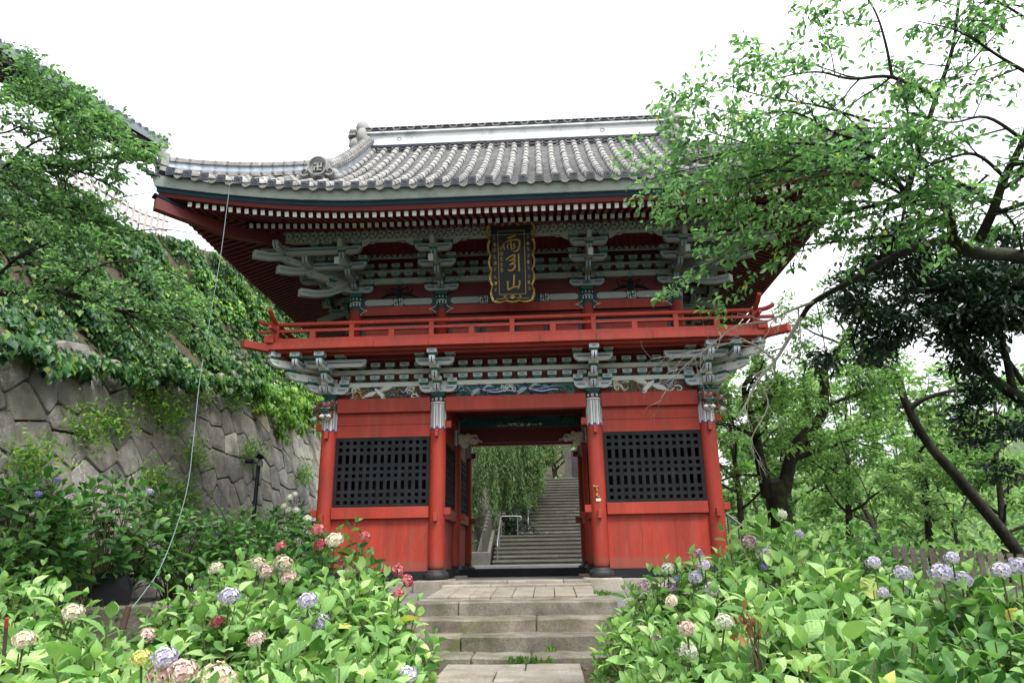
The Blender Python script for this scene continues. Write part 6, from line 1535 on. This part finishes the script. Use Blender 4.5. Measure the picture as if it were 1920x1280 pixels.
# --- foreground cherry at the right
tr = Tree(21)
C2 = [{'per_m': 5.2, 'n': 1, 'L': .85, 'ang': 52, 'bend': (-.25, 0, -.06), 'wob': .13, 'segs': 5, 'flat': .5}, {'per_m': 8.5, 'n': 1, 'L': .40, 'flat': .55, 'ang': 48, 'bend': (-.1, 0, -.25), 'wob': .15, 'segs': 3, 'leaf': LEAF(15, .078, .3, .04)}]
C1 = [{'per_m': 9, 'n': 1, 'L': .36, 'ang': 50, 'bend': (-.15, 0, -.2), 'wob': .15, 'segs': 3, 'leaf': LEAF(15, .078, .3, .04)}]
BARE = [{'per_m': 4, 'n': 1, 'L': .4, 'ang': 45, 'wob': .2, 'segs': 4}]
base = [(2250, 900, 7.6), (2150, 620, 7.5), (2040, 520, 7.2)]
fr0 = foot(tr, 2250, 900, 7.6, .21); tr.grow(smoothline(px(base), 5), .22, .13, [])
rail_limb(tr, [(2040, 520, 7.2), (1920, 482, 7.0), (1825, 473, 6.8), (1786, 449, 6.7)], .085, .055, [])
rail_limb(tr, [(1786, 449, 6.7), (1739, 457, 6.6), (1669, 484, 6.6), (1600, 525, 6.7), (1527, 565, 6.8), (1503, 594, 6.9)], .042, .024, [])
rail_limb(tr, [(1786, 449, 6.7), (1778, 398, 6.6), (1739, 371, 6.6), (1700, 363, 6.5), (1640, 385, 6.5), (1560, 400, 6.5), (1450, 395, 6.6)], .05, .008, C2)
rail_limb(tr, [(1700, 363, 6.5), (1723, 281, 6.5), (1755, 184, 6.5), (1786, 90, 6.5), (1800, -20, 6.5)], .034, .012, C2)
rail_limb(tr, [(1755, 184, 6.5), (1673, 145, 6.4), (1595, 148, 6.4), (1528, 135, 6.4), (1440, 150, 6.5)], .026, .005, C2)
rail_limb(tr, [(1673, 145, 6.4), (1660, 80, 6.4), (1640, 20, 6.4), (1600, -40, 6.4)], .016, .006, C2)
rail_limb(tr, [(1837, 449, 6.6), (1864, 390, 6.4), (1884, 332, 6.3), (1919, 262, 6.2), (1950, 150, 6.1), (1960, 20, 6.1)], .055, .02, C2)
rail_limb(tr, [(1700, 363, 6.5), (1649, 305, 6.5), (1610, 281, 6.5), (1544, 271, 6.5), (1450, 271, 6.6), (1350, 290, 6.8), (1270, 310, 7.0)], .03, .005, C2)
rail_limb(tr, [(1690, 300, 6.5), (1640, 270, 6.4), (1571, 252, 6.4), (1489, 211, 6.4), (1400, 215, 6.5), (1320, 200, 6.6)], .022, .004, C2)
rail_limb(tr, [(1571, 252, 6.4), (1500, 290, 6.2), (1420, 330, 6.2), (1340, 340, 6.3), (1290, 350, 6.4)], .014, .004, C2)
rail_limb(tr, [(1720, 380, 6.4), (1620, 330, 6.2), (1540, 330, 6.1), (1450, 350, 6.1), (1370, 390, 6.2)], .016, .004, C2)
rail_limb(tr, [(1676, 441, 6.5), (1600, 450, 6.3), (1500, 460, 6.2), (1392, 471, 6.2), (1308, 508, 6.2), (1235, 560, 6.3)], .016, .003, C1)
rail_limb(tr, [(1640, 400, 6.4), (1540, 420, 6.2), (1430, 440, 6.1), (1350, 445, 6.1)], .012, .003, C1)
rail_limb(tr, [(1500, 460, 6.2), (1430, 520, 6.1), (1370, 560, 6.1), (1350, 590, 6.1)], .008, .002, [dict(C1[0], per_m=6)])
rail_limb(tr, [(1884, 332, 6.3), (1830, 290, 6.0), (1770, 300, 5.9), (1700, 330, 5.9), (1620, 350, 5.9)], .02, .004, C2)
rail_limb(tr, [(1919, 262, 6.2), (1850, 220, 6.0), (1780, 230, 5.9), (1700, 210, 5.9)], .02, .004, C2)
rail_limb(tr, [(1950, 150, 6.1), (1880, 110, 6.0), (1800, 60, 6.0), (1720, 40, 6.0)], .02, .004, C2)
rail_limb(tr, [(1960, 60, 6.1), (1900, 20, 6.0), (1830, -20, 6.0)], .02, .004, C2)
rail_limb(tr, [(1920, 482, 7.0), (1900, 420, 6.6), (1860, 380, 6.4), (1800, 350, 6.2), (1740, 330, 6.1)], .02, .004, C2)
rail_limb(tr, [(1990, 330, 6.6), (1940, 380, 6.4), (1880, 400, 6.3), (1820, 400, 6.2)], .02, .004, C2)
rail_limb(tr, [(1700, 340, 6.4), (1600, 300, 6.3), (1480, 290, 6.4), (1370, 260, 6.5), (1290, 235, 6.7)], .016, .004, C2)
rail_limb(tr, [(1640, 230, 6.4), (1540, 200, 6.3), (1430, 180, 6.4), (1330, 150, 6.5)], .014, .004, C2)
rail_limb(tr, [(1560, 320, 6.3), (1450, 320, 6.4), (1340, 310, 6.6), (1240, 330, 6.8)], .012, .004, C2)
rail_limb(tr, [(1850, 330, 6.2), (1790, 380, 6.0), (1700, 400, 5.9), (1600, 430, 5.9)], .014, .004, C2)
rail_limb(tr, [(1700, 363, 6.5), (1690, 420, 6.5), (1676, 441, 6.5), (1670, 500, 6.5), (1680, 540, 6.5)], .018, .006, BARE)
tr.finish('cherry_tree', fr0, 'cherry tree reaching leafy branches across the upper right corner', 'tree', 'bark', 'cherry', group=None)
# dead bleached twigs hanging from the same limb
tw = Tree(33); DT = [{'per_m': 7, 'n': 1, 'L': .50, 'ang': 38, 'wob': .2, 'segs': 4, 'bend': (-.2, 0, -.15)}, {'per_m': 7, 'n': 1, 'L': .22, 'ang': 45, 'wob': .25, 'segs': 3}]
rail_limb(tw, [(1503, 594, 6.9), (1479, 634, 6.9), (1454, 675, 6.9), (1422, 712, 6.9), (1397, 760, 6.9), (1380, 790, 6.9)], .024, .006, DT)
rail_limb(tw, [(1527, 565, 6.8), (1483, 582, 6.7), (1438, 602, 6.7), (1380, 612, 6.7), (1330, 650, 6.7), (1280, 690, 6.7), (1240, 745, 6.7)], .018, .005, DT)
rail_limb(tw, [(1454, 675, 6.9), (1400, 640, 6.8), (1340, 650, 6.8), (1270, 665, 6.8), (1225, 672, 6.8)], .013, .004, DT)
rail_limb(tw, [(1422, 712, 6.9), (1440, 760, 6.9), (1410, 820, 6.9), (1415, 860, 6.9)], .010, .004, DT)
o = thing('dead_branch', tuple(px([(1503, 594, 6.9)])[0]), 'bare bleached branch with many fine twigs in front of the right balcony corner', 'branch'); obj('twigs', tw.wood, ['deadtwig'], o)
# --- left foreground tree
def lkeep(p):
    u, v, z = pix(p); return z > 1 and -200 < u < np.interp(v, [0, 120, 200, 260, 300, 330, 420, 500, 560, 680], [50, 115, 215, 320, 330, 245, 250, 350, 400, 410]) and v > 60 and v < 700
tr = Tree(44)
L2 = [{'per_m': 4.6, 'n': 1, 'L': .95, 'ang': 50, 'bend': (.2, 0, .0), 'wob': .16, 'segs': 5, 'flat': .35}, {'per_m': 7.5, 'n': 1, 'L': .45, 'flat': .4, 'ang': 48, 'bend': (0.1, 0, -.12), 'wob': .15, 'segs': 3, 'leaf': LEAF(26, .080, .12, .05)}]
fl0 = foot(tr, -420, 1000, 9.2, .23)
tr.grow(smoothline(px([(-420, 1000, 9.2), (-400, 700, 9.2), (-330, 540, 9.2), (-250, 420, 9.3), (-180, 200, 9.4)]), 5), .24, .10, [])
rail_limb(tr, [(-330, 560, 9.2), (-150, 548, 9.0), (0, 547, 8.8), (117, 548, 8.7), (200, 577, 8.7), (260, 583, 8.8), (350, 600, 9.0), (390, 640, 9.2)], .09, .012, L2, .3, keep=lkeep)
rail_limb(tr, [(-280, 470, 9.2), (-120, 350, 9.0), (0, 322, 8.9), (94, 314, 8.9), (180, 297, 9.0), (277, 303, 9.2), (330, 318, 9.5)], .06, .006, L2, .3, keep=lkeep)
rail_limb(tr, [(-200, 260, 9.3), (-100, 160, 9.2), (0, 130, 9.1), (60, 140, 9.1), (90, 150, 9.1)], .03, .006, L2, .3, keep=lkeep)
rail_limb(tr, [(-60, 200, 9.2), (20, 170, 9.0), (90, 170, 9.0), (150, 200, 9.1)], .02, .006, L2, .2, keep=lkeep)
rail_limb(tr, [(-220, 330, 9.3), (-100, 220, 9.2), (0, 180, 9.1), (80, 190, 9.1), (130, 210, 9.2)], .05, .006, L2, .3, keep=lkeep)
rail_limb(tr, [(-50, 560, 8.9), (30, 485, 8.8), (71, 455, 8.8), (120, 372, 8.9), (115, 300, 9.0)], .03, .006, L2, keep=lkeep)
rail_limb(tr, [(30, 485, 8.8), (110, 450, 8.7), (200, 440, 8.8), (300, 430, 9.0), (380, 440, 9.3)], .02, .004, L2, keep=lkeep)
rail_limb(tr, [(117, 548, 8.7), (180, 500, 8.6), (260, 490, 8.7), (340, 520, 8.9), (420, 560, 9.2)], .02, .004, L2, keep=lkeep)
rail_limb(tr, [(0, 322, 8.9), (60, 370, 8.7), (140, 390, 8.7), (230, 370, 8.9), (290, 360, 9.1)], .02, .004, L2, keep=lkeep)
rail_limb(tr, [(0, 322, 8.9), (60, 270, 8.8), (130, 250, 8.8), (220, 265, 9.0), (330, 280, 9.3)], .02, .004, L2, keep=lkeep)
rail_limb(tr, [(-60, 230, 9.1), (0, 250, 9), (60, 230, 8.9), (120, 240, 9)], .02, .004, L2, keep=lkeep)
rail_limb(tr, [(-90, 420, 9.0), (0, 400, 8.8), (70, 400, 8.7), (150, 420, 8.7)], .02, .004, L2, keep=lkeep)
tr.finish('cherry_tree', fl0, 'cherry tree spreading layered branches over the wall at the upper left', 'tree', 'bark', 'lefttree')
# --- generic free-standing tree
def free_tree(name, loc, h, spread, seed, label, bark, leaf, trunk_pts=None, r0=.2, nl=9, size=.1, leafn=8, group=None, kind='cherry', per=(1.6, 3.2), bend=(0, 0, .25), L=(1.0, .5), t0=.35, limbs=7, up=.9, lim_r=.4):
    tr = Tree(seed); rr = tr.r; loc = Vector(loc)
    pts = [Vector(p) for p in trunk_pts] if trunk_pts else tr.wander(loc, (rr.uniform(-.15, .15), rr.uniform(-.15, .15), 1), h*.75, 6, .08, (0, 0, .1))
    pts = smoothline(pts, 4) if trunk_pts else pts
    spec = [{'n': limbs, 'L': spread, 'ang': 55, 'bend': bend, 'wob': .13, 'segs': 6}, {'per_m': per[0], 'n': 1, 'L': L[0], 'ang': 50, 'bend': (0, 0, .05), 'wob': .16, 'segs': 4}, {'per_m': per[1], 'n': 1, 'L': L[1], 'ang': 48, 'bend': (0, 0, -.15), 'wob': .15, 'segs': 3, 'leaf': LEAF(leafn, size, .25, .16)}]
    tr.grow(pts, r0, r0*.3, spec, 0, t0, inview(260)); return tr
# forked cherry behind the right corner
tr = Tree(51); M2 = [{'per_m': 2.2, 'n': 1, 'L': 1.9, 'ang': 58, 'bend': (0, 0, -.1), 'wob': .14, 'segs': 6, 'flat': .6}, {'per_m': 3.6, 'n': 1, 'L': .9, 'ang': 50, 'bend': (0, 0, -.1), 'wob': .16, 'segs': 4, 'flat': .6}, {'per_m': 5, 'n': 1, 'L': .42, 'ang': 48, 'bend': (0, 0, -.2), 'wob': .15, 'segs': 3, 'leaf': LEAF(34, .125, .2, .12)}]
ff0 = foot(tr, 1465, 1075, 17, .29); tr.grow(smoothline(px([(1465, 1075, 17), (1462, 980, 17), (1450, 900, 17)]), 4), .30, .25, [])
rail_limb(tr, [(1440, 930, 17), (1425, 860, 17), (1415, 800, 17), (1395, 730, 17.2), (1420, 690, 17.4)], .17, .04, M2)
rail_limb(tr, [(1470, 920, 17), (1490, 840, 17), (1540, 780, 17), (1545, 720, 17), (1545, 690, 17.1), (1570, 660, 17.3), (1600, 600, 17.5)], .18, .05, M2)
rail_limb(tr, [(1490, 860, 17), (1545, 840, 16.8), (1600, 830, 16.6), (1680, 850, 16.5)], .08, .01, M2)
rail_limb(tr, [(1420, 820, 17), (1380, 800, 17), (1350, 790, 17.3)], .07, .01, M2)
tr.finish('cherry_tree', ff0, 'forked cherry tree with mossy trunk standing right behind the gate corner', 'tree', 'bark', 'midtree')
# leaning trunk at the right
tr = Tree(52); fe0 = foot(tr, 1960, 1130, 13.5, .14)
rail_limb(tr, [(1960, 1130, 13.5), (1905, 1030, 13.5), (1800, 900, 13.6), (1740, 830, 13.7), (1700, 760, 13.8), (1680, 700, 13.9), (1640, 680, 14), (1610, 640, 14)], .14, .04, [], .4)
rail_limb(tr, [(1700, 770, 13.8), (1740, 745, 13.6), (1800, 730, 13.5), (1850, 735, 13.4)], .06, .015, M2)
rail_limb(tr, [(1680, 700, 13.9), (1655, 690, 14), (1630, 670, 14.2), (1600, 690, 14.4)], .05, .01, [dict(M2[0], per_m=1.5, L=.9), M2[1], M2[2]])
tr.finish('cherry_tree', fe0, 'slender dark trunk leaning left across the right background', 'tree', 'bark', 'midtree')
# dark evergreen
tr = Tree(53); E2 = [{'per_m': 2.6, 'n': 1, 'L': 1.2, 'ang': 55, 'bend': (0, 0, .05), 'wob': .14, 'segs': 5}, {'per_m': 4.5, 'n': 1, 'L': .6, 'ang': 50, 'wob': .16, 'segs': 3}, {'per_m': 6, 'n': 1, 'L': .3, 'ang': 48, 'wob': .15, 'segs': 3, 'leaf': {'n': 60, 'size': .125, 'droop': .05, 'along': .8, 'sp': .13}}]
fg0 = foot(tr, 2100, 900, 11.5, .16)
rail_limb(tr, [(2100, 900, 11.5), (1980, 780, 11.4), (1920, 750, 11.3), (1860, 710, 11.3), (1810, 670, 11.3), (1790, 640, 11.3)], .16, .05, [], .5)
rail_limb(tr, [(1860, 710, 11.3), (1800, 640, 11.3), (1740, 580, 11.3), (1680, 560, 11.4), (1620, 580, 11.5)], .09, .015, E2)
rail_limb(tr, [(1810, 670, 11.3), (1790, 600, 11.2), (1740, 520, 11.2), (1680, 490, 11.3)], .06, .012, E2)
rail_limb(tr, [(1900, 735, 11.3), (1880, 640, 11.1), (1860, 560, 11), (1830, 500, 11)], .07, .012, E2)
rail_limb(tr, [(1940, 740, 11.2), (1940, 640, 11), (1930, 560, 10.9), (1910, 500, 10.9)], .07, .012, E2)
rail_limb(tr, [(1920, 720, 11.3), (1850, 620, 11.4), (1790, 560, 11.5), (1720, 530, 11.6), (1640, 540, 11.7)], .05, .01, E2)
rail_limb(tr, [(1990, 700, 11.2), (1950, 640, 11.2), (1880, 600, 11.2), (1820, 590, 11.3)], .05, .01, E2)
rail_limb(tr, [(2000, 820, 11.2), (1950, 800, 11.1), (1900, 790, 11.1), (1860, 770, 11.1)], .05, .01, [dict(E2[0], per_m=2.5, L=.7), E2[1], E2[2]])
rail_limb(tr, [(1700, 560, 11.4), (1660, 620, 11.4), (1620, 640, 11.5), (1590, 650, 11.5)], .03, .01, [dict(E2[0], per_m=3, L=.6), E2[1], E2[2]])
rail_limb(tr, [(1960, 770, 11.3), (1930, 790, 11.2), (1890, 800, 11.2), (1850, 810, 11.2)], .05, .01, [dict(E2[0], per_m=2, L=.6), E2[1], E2[2]])
rail_limb(tr, [(1620, 580, 11.5), (1600, 640, 11.5), (1620, 690, 11.5)], .03, .01, [dict(E2[0], per_m=2.5, L=.5), E2[1], E2[2]])
tr.finish('evergreen_tree', fg0, 'dark glossy evergreen tree overhanging from the right edge', 'tree', 'bark', 'ever', 'cherry')
# woodland behind on the right
spots = [(1385, 24, 9, 'pale green tree close behind the right gate corner'), (1500, 30, 12, 'tall hazy tree behind the forked cherry'), (1590, 22, 7, 'low bright tree left of the leaning trunk'), (1660, 27, 9, 'broad tree behind the middle of the leaning trunk'), (1740, 20, 6.5, 'light green tree above the middle of the slat fence'), (1800, 30, 10, 'tree filling the gap below the evergreen'), (1880, 18, 6.5, 'nearest background tree at the right edge above the fence'), (1930, 26, 10, 'tall background tree at the right edge'), (1450, 40, 11, 'distant tree seen left of the forked trunk'), (1700, 42, 12, 'distant tree on the hill behind the leaning trunk'), (1570, 46, 13, 'farthest tree on the hill right of the fork')]
for i, (u, t, h, lb) in enumerate(spots):
    p = atD(u, 1000, t); gz = H(p.x, p.y); p.z = gz
    tr = free_tree('t', p, h+max(0, -gz)*.7, h*.36, 300+i, lb, 'bark', 'far', r0=.09+.006*h, size=.13+.0042*t, leafn=44, per=(1.8, 3.2), L=(1.25, .6), t0=.22, limbs=10, bend=(0, 0, .15))
    tr.finish('woodland_tree', p, lb, 'tree', 'bark', 'far' if i % 3 else 'midtree', group='trees of the background wood')
# weeping cherry seen through the passage
tr = Tree(61); rr = tr.r
tr.grow(smoothline([(-1.2, 18.2, -.3), (-1.15, 18.2, 1.2), (-1.1, 18.3, 2.2), (-.9, 18.4, 3.4), (-.7, 18.4, 5.0), (-.5, 18.4, 6.5)], 4), .32, .16, [])
for k in range(46):
    a = rr.uniform(0, 6.28); s = Vector((-.6, 18.4, rr.uniform(4.5, 6.8))); d = Vector((math.cos(a), math.sin(a)*.7, .45)); q = tr.wander(s, d, rr.uniform(1.2, 2.8), 6, .1, (0, 0, -.6)); tr.limb(q, .05, .015)
    for j in range(11):
        p0 = q[rr.randrange(2, 7)]; Lh = rr.uniform(1.0, 3.6); w_ = tr.wander(p0, (d.x*.25+rr.gauss(0, .15), d.y*.25-.1, -.4), Lh, 7, .05, (0, 0, -1.8)); w_ = [p for p in w_ if p.z > (.5 if p.x < -.5 else 2.0 if p.x < .1 else 2.9 if p.x < .5 else 4.3 if p.x < 1.1 else 5.6)]
        if len(w_) < 3: continue
        tr.twig(w_, .008, {'n': int(Lh*44), 'size': .14, 'droop': .7, 'along': .7})
tr.finish('weeping_tree', (-1.15, 18.2, 0), 'weeping tree with trailing pale leaves seen through the gate passage', 'tree', 'barkgrey', 'weep', 'slim')
for k, (x, y, h, lb) in enumerate(((-3.6, 17.5, 5, 'leafy tree left of the weeping tree behind the passage'), (-.95, 17.6, 2.6, 'small glossy evergreen bush at the foot of the weeping tree'), (4.2, 22, 7, 'tree beside the head of the staircase'), (-4.5, 24, 9, 'tree on the slope behind the weeping tree'), (1.2, 29, 8, 'tree above the head of the staircase'), (-1.5, 28, 9, 'tree on the hill above the weeping tree'))):
    gz = H(x, y)-.1; tr = free_tree('t', (x, y, gz), h, h*.34, 400+k, lb, 'bark', 'midtree', r0=.10+.01*h, size=.15, leafn=34, per=(2.2, 3.6), L=(.9, .5), t0=.12, limbs=10)
    tr.finish('slope_tree', (x, y, gz), lb, 'tree', 'bark', 'weep' if k != 1 else 'ever', group='trees on the slope behind the gate')
# far wooded hillside and undergrowth
rng = np.random.default_rng(8); n = 52000; ang = rng.uniform(-.25, 1.15, n); rd = 42+108*rng.uniform(0, 1, n)**1.3; X = CAM.x+np.sin(ang)*rd; Y = CAM.y+np.cos(ang)*rd; Z = np.array([H(a, b) for a, b in zip(X, Y)])+rng.uniform(0, 1, n)**.6*9*(.6+.4*np.sin(X*.5)*np.cos(Y*.4))
P = np.stack([X, Y, Z], 1); fw_ = put('far_wood', leaves_mesh('far_wood', P, rng.normal(size=(n, 3)), np.array([0, -.3, .9])+rng.normal(size=(n, 3))*.5, rng.uniform(.5, 1.2, n)*(rd/90), 'far', 'broad', rng=rng)); tag(fw_, 'hazy wooded hillside in the far right background', kind='stuff')
n = 9000; X = rng.uniform(6.5, 26, n); Y = rng.uniform(0, 34, n); Z = np.array([H(a, b) for a, b in zip(X, Y)])+rng.uniform(0, 1, n)**1.5*1.1
tag(put('undergrowth', leaves_mesh('undergrowth', np.stack([X, Y, Z], 1), rng.normal(size=(n, 3)), np.array([0, -.2, .9])+rng.normal(size=(n, 3))*.4, rng.uniform(.15, .32, n), 'midtree', 'broad', rng=rng)), 'leafy undergrowth behind the slat fence', kind='stuff')
n = 6000; X = np.where(rng.random(n) < .5, rng.uniform(1.7, 9, n), rng.uniform(-8, -1.5, n)); Y = rng.uniform(-14, -3.9, n); Z = np.array([H(a, b) for a, b in zip(X, Y)])+rng.uniform(0, 1, n)**2*.22
tag(put('ground_cover', leaves_mesh('ground_cover', np.stack([X, Y, Z], 1), rng.normal(size=(n, 3)), np.array([0, -.2, .9])+rng.normal(size=(n, 3))*.4, rng.uniform(.05, .12, n), 'hydd', 'broad', rng=rng)), 'low leafy ground cover between the hydrangea bushes', kind='stuff')
n = 7000; X = rng.uniform(-8, -2.4, n); Y = rng.uniform(12, 30, n); Z = np.array([H(a, b) for a, b in zip(X, Y)])+rng.uniform(0, 1, n)**1.5*1.3
tag(put('slope_undergrowth', leaves_mesh('slope_undergrowth', np.stack([X, Y, Z], 1), rng.normal(size=(n, 3)), np.array([0, -.2, .9])+rng.normal(size=(n, 3))*.4, rng.uniform(.12, .26, n), 'hydd', 'broad', rng=rng)), 'leafy ground cover on the slope left of the staircase', kind='stuff')

# ================================================================== SMALLER THINGS
# slat fence at the right
f0, f1 = atY(1612, 1012, -.2), atY(2010, 1062, -1.4); f0.z = H(f0.x, f0.y); f1.z = f0.z
sf = thing('slat_fence', tuple(f0), 'weathered grey wooden slat fence beyond the right hydrangeas', 'fence')
d = (f1-f0); L = d.length; d.normalize(); ang = math.atan2(d.y, d.x)
sm_ = bbox_mesh('slat', (.10, .025, .78), 'wood', .004); zt0, zt1 = atY(1640, 1020, -.25).z, atY(1900, 1048, -1.1).z
n = int(L/.155)
for i in range(n):
    p = f0+d*(.12+i*.155); zz = zt0+(zt1-zt0)*i/n*.9; put('slat', sm_, sf, T(p.x, p.y, zz-.39+rnd.uniform(-.008, .008)) @ RZ(ang) @ RY(rnd.gauss(0, .012)))
for dz in (-.14, -.6):
    mb = MB(); a = f0+Vector((0, .04, 0)); b = f1+Vector((0, .04, 0)); mb.tube([(a.x, a.y, zt0+dz), (b.x, b.y, zt0+(zt1-zt0)*.9+dz)], .04, 4, smooth=False); obj('rail', mb, ['wood'], sf)
put('post', bbox_mesh('post', (.16, .16, 1.1), 'wood', .01), sf, T(f0.x-.03, f0.y, zt0-.42) @ RZ(ang))
# lamp post with three spotlights
b = atY(470, 1030, 1.2); tpt = atY(486, 866, 1.2); lp = thing('lamp_post', (b.x, 1.2, -.43), 'black garden lamp post with three spotlights in front of the stone wall', 'lamp post')
obj('pole', MB().tube([(b.x, 1.2, -.43), (b.x, 1.2, tpt.z)], .045, 12), ['blackmetal'], lp); obj('collar', MB().tube([(b.x, 1.2, .9), (b.x, 1.2, 1.02)], .062, 12), ['blackmetal'], lp)
for dx, dy, dz, ax in ((-.17, -.10, .02, (-.8, -.3, .15)), (0, .02, .14, (-.5, -.7, .3)), (.08, -.1, -.03, (.3, -.8, -.2))):
    c = Vector((b.x+dx, 1.2+dy, tpt.z+dz)); a = Vector(ax).normalized(); sp = obj('spotlight', MB().tube([c-a*.09, c-a*.07, c+a*.03, c+a*.10], [.035, .06, .065, .075], 14), ['blackmetal'], lp)
    obj('lens', MB().tube([c+a*.1005, c+a*.103], .06, 14), ['metal'], sp); obj('arm', MB().tube([(b.x, 1.2, tpt.z-.03), c], .018, 8), ['blackmetal'], sp)
# black board lying on the terrace kerb
bb = thing('black_board', tuple(atY(210, 1134, -3.55)), 'blank black board with rounded corners standing on the kerb behind the left hydrangeas', 'board')
q = [atY(u, v, -3.55+dd) for u, v, dd in ((180, 1076, .1), (190, 1073, .1), (226, 1074, .1), (238, 1078, .1), (247, 1092, .06), (245, 1112, .03), (239, 1134, 0), (205, 1138, 0), (176, 1136, 0), (172, 1110, .04), (174, 1088, .08))]; mb = MB(); k = len(q)
mb.add([tuple(p) for p in q]+[(p.x, p.y+.04, p.z) for p in q], [tuple(range(k)), tuple(range(k, 2*k))[::-1]]+[(i, k+i, k+(i+1) % k, (i+1) % k) for i in range(k)], 0); obj('panel', mb, ['blackmetal'], bb)
c = q[2]; mb = MB().tube([(c.x-.25, c.y+.05, c.z-.12), (c.x-.25, c.y+.35, -.41)], .015, 6); obj('prop', mb, ['stake'], bb)
# rope from the roof to a stake
e0 = Vector((-4.95, -2.62, 7.72)); pts = [atY(484, 325, -2.4), atY(487, 333, -2.6), atY(470, 342, -2.75), atY(434, 344, -3.02), atY(428, 370, -3.05), atY(415, 470, -3.3), atY(395, 590, -3.7), atY(375, 710, -4.1), atY(362, 830, -4.6), atY(352, 910, -5.0), atY(330, 990, -5.5), atY(300, 1065, -6.0), atY(270, 1110, -6.3), atY(240, 1148, -6.5)]
rp = obj('rope', MB().tube(smoothline(pts, 5), .0055, 6), ['wire']); tag(rp, 'thin pale rope tied from the left roof corner down to a stake', 'rope')
s0 = atY(240, 1146, -6.5); s1 = atY(226, 1190, -6.5)
tag(obj('wooden_stake', MB().tube([tuple(s0+Vector((0, 0, .06))), (s1.x, s1.y, s1.z), (s1.x-.03, s1.y, H(s1.x, s1.y)-.05)], [.035, .038, .04], 7), ['stake']), 'brown wooden stake holding the lower end of the rope', 'stake')
c0 = atD(13, 1158, 4.2); c1 = atD(4, 1270, 4.2); mb = MB().tube([tuple(c0), tuple(c0.lerp(c1, .15))], .011, 7, 1).tube([tuple(c0.lerp(c1, .15)), tuple(c1), (c1.x-.02, c1.y, H(c1.x, c1.y)-.05)], .011, 7, 0)
tag(obj('garden_cane', mb, ['stake', 'redtip']), 'thin garden cane with a red tip at the left edge', 'cane')
# slack cable among the right trees
cb_ = [atD(u, v, 12.5) for u, v in ((1530, 560), (1545, 640), (1560, 760), (1585, 850), (1620, 910), (1645, 990))]
tag(obj('slack_cable', MB().tube(smoothline(cb_, 5), .010, 5), ['barkgrey']), 'thin grey cable hanging through the trees right of the forked trunk', 'cable')
# grey railing end behind the right gate corner
r0_ = atY(1364, 965, 5.6); gr = thing('steel_railing', (r0_.x, 5.6, -.2), 'short steel railing end just right of the gate corner', 'railing')
for dx in (0, .28): obj('post', MB().tube([(r0_.x+dx, 5.6, -.25), (r0_.x+dx, 5.6, r0_.z-dx*.9)], .035, 8), ['metal'], gr)
obj('rail', MB().tube([(r0_.x-.05, 5.6, r0_.z+.05), (r0_.x+.35, 5.6, r0_.z-.30)], .04, 8), ['metal'], gr)
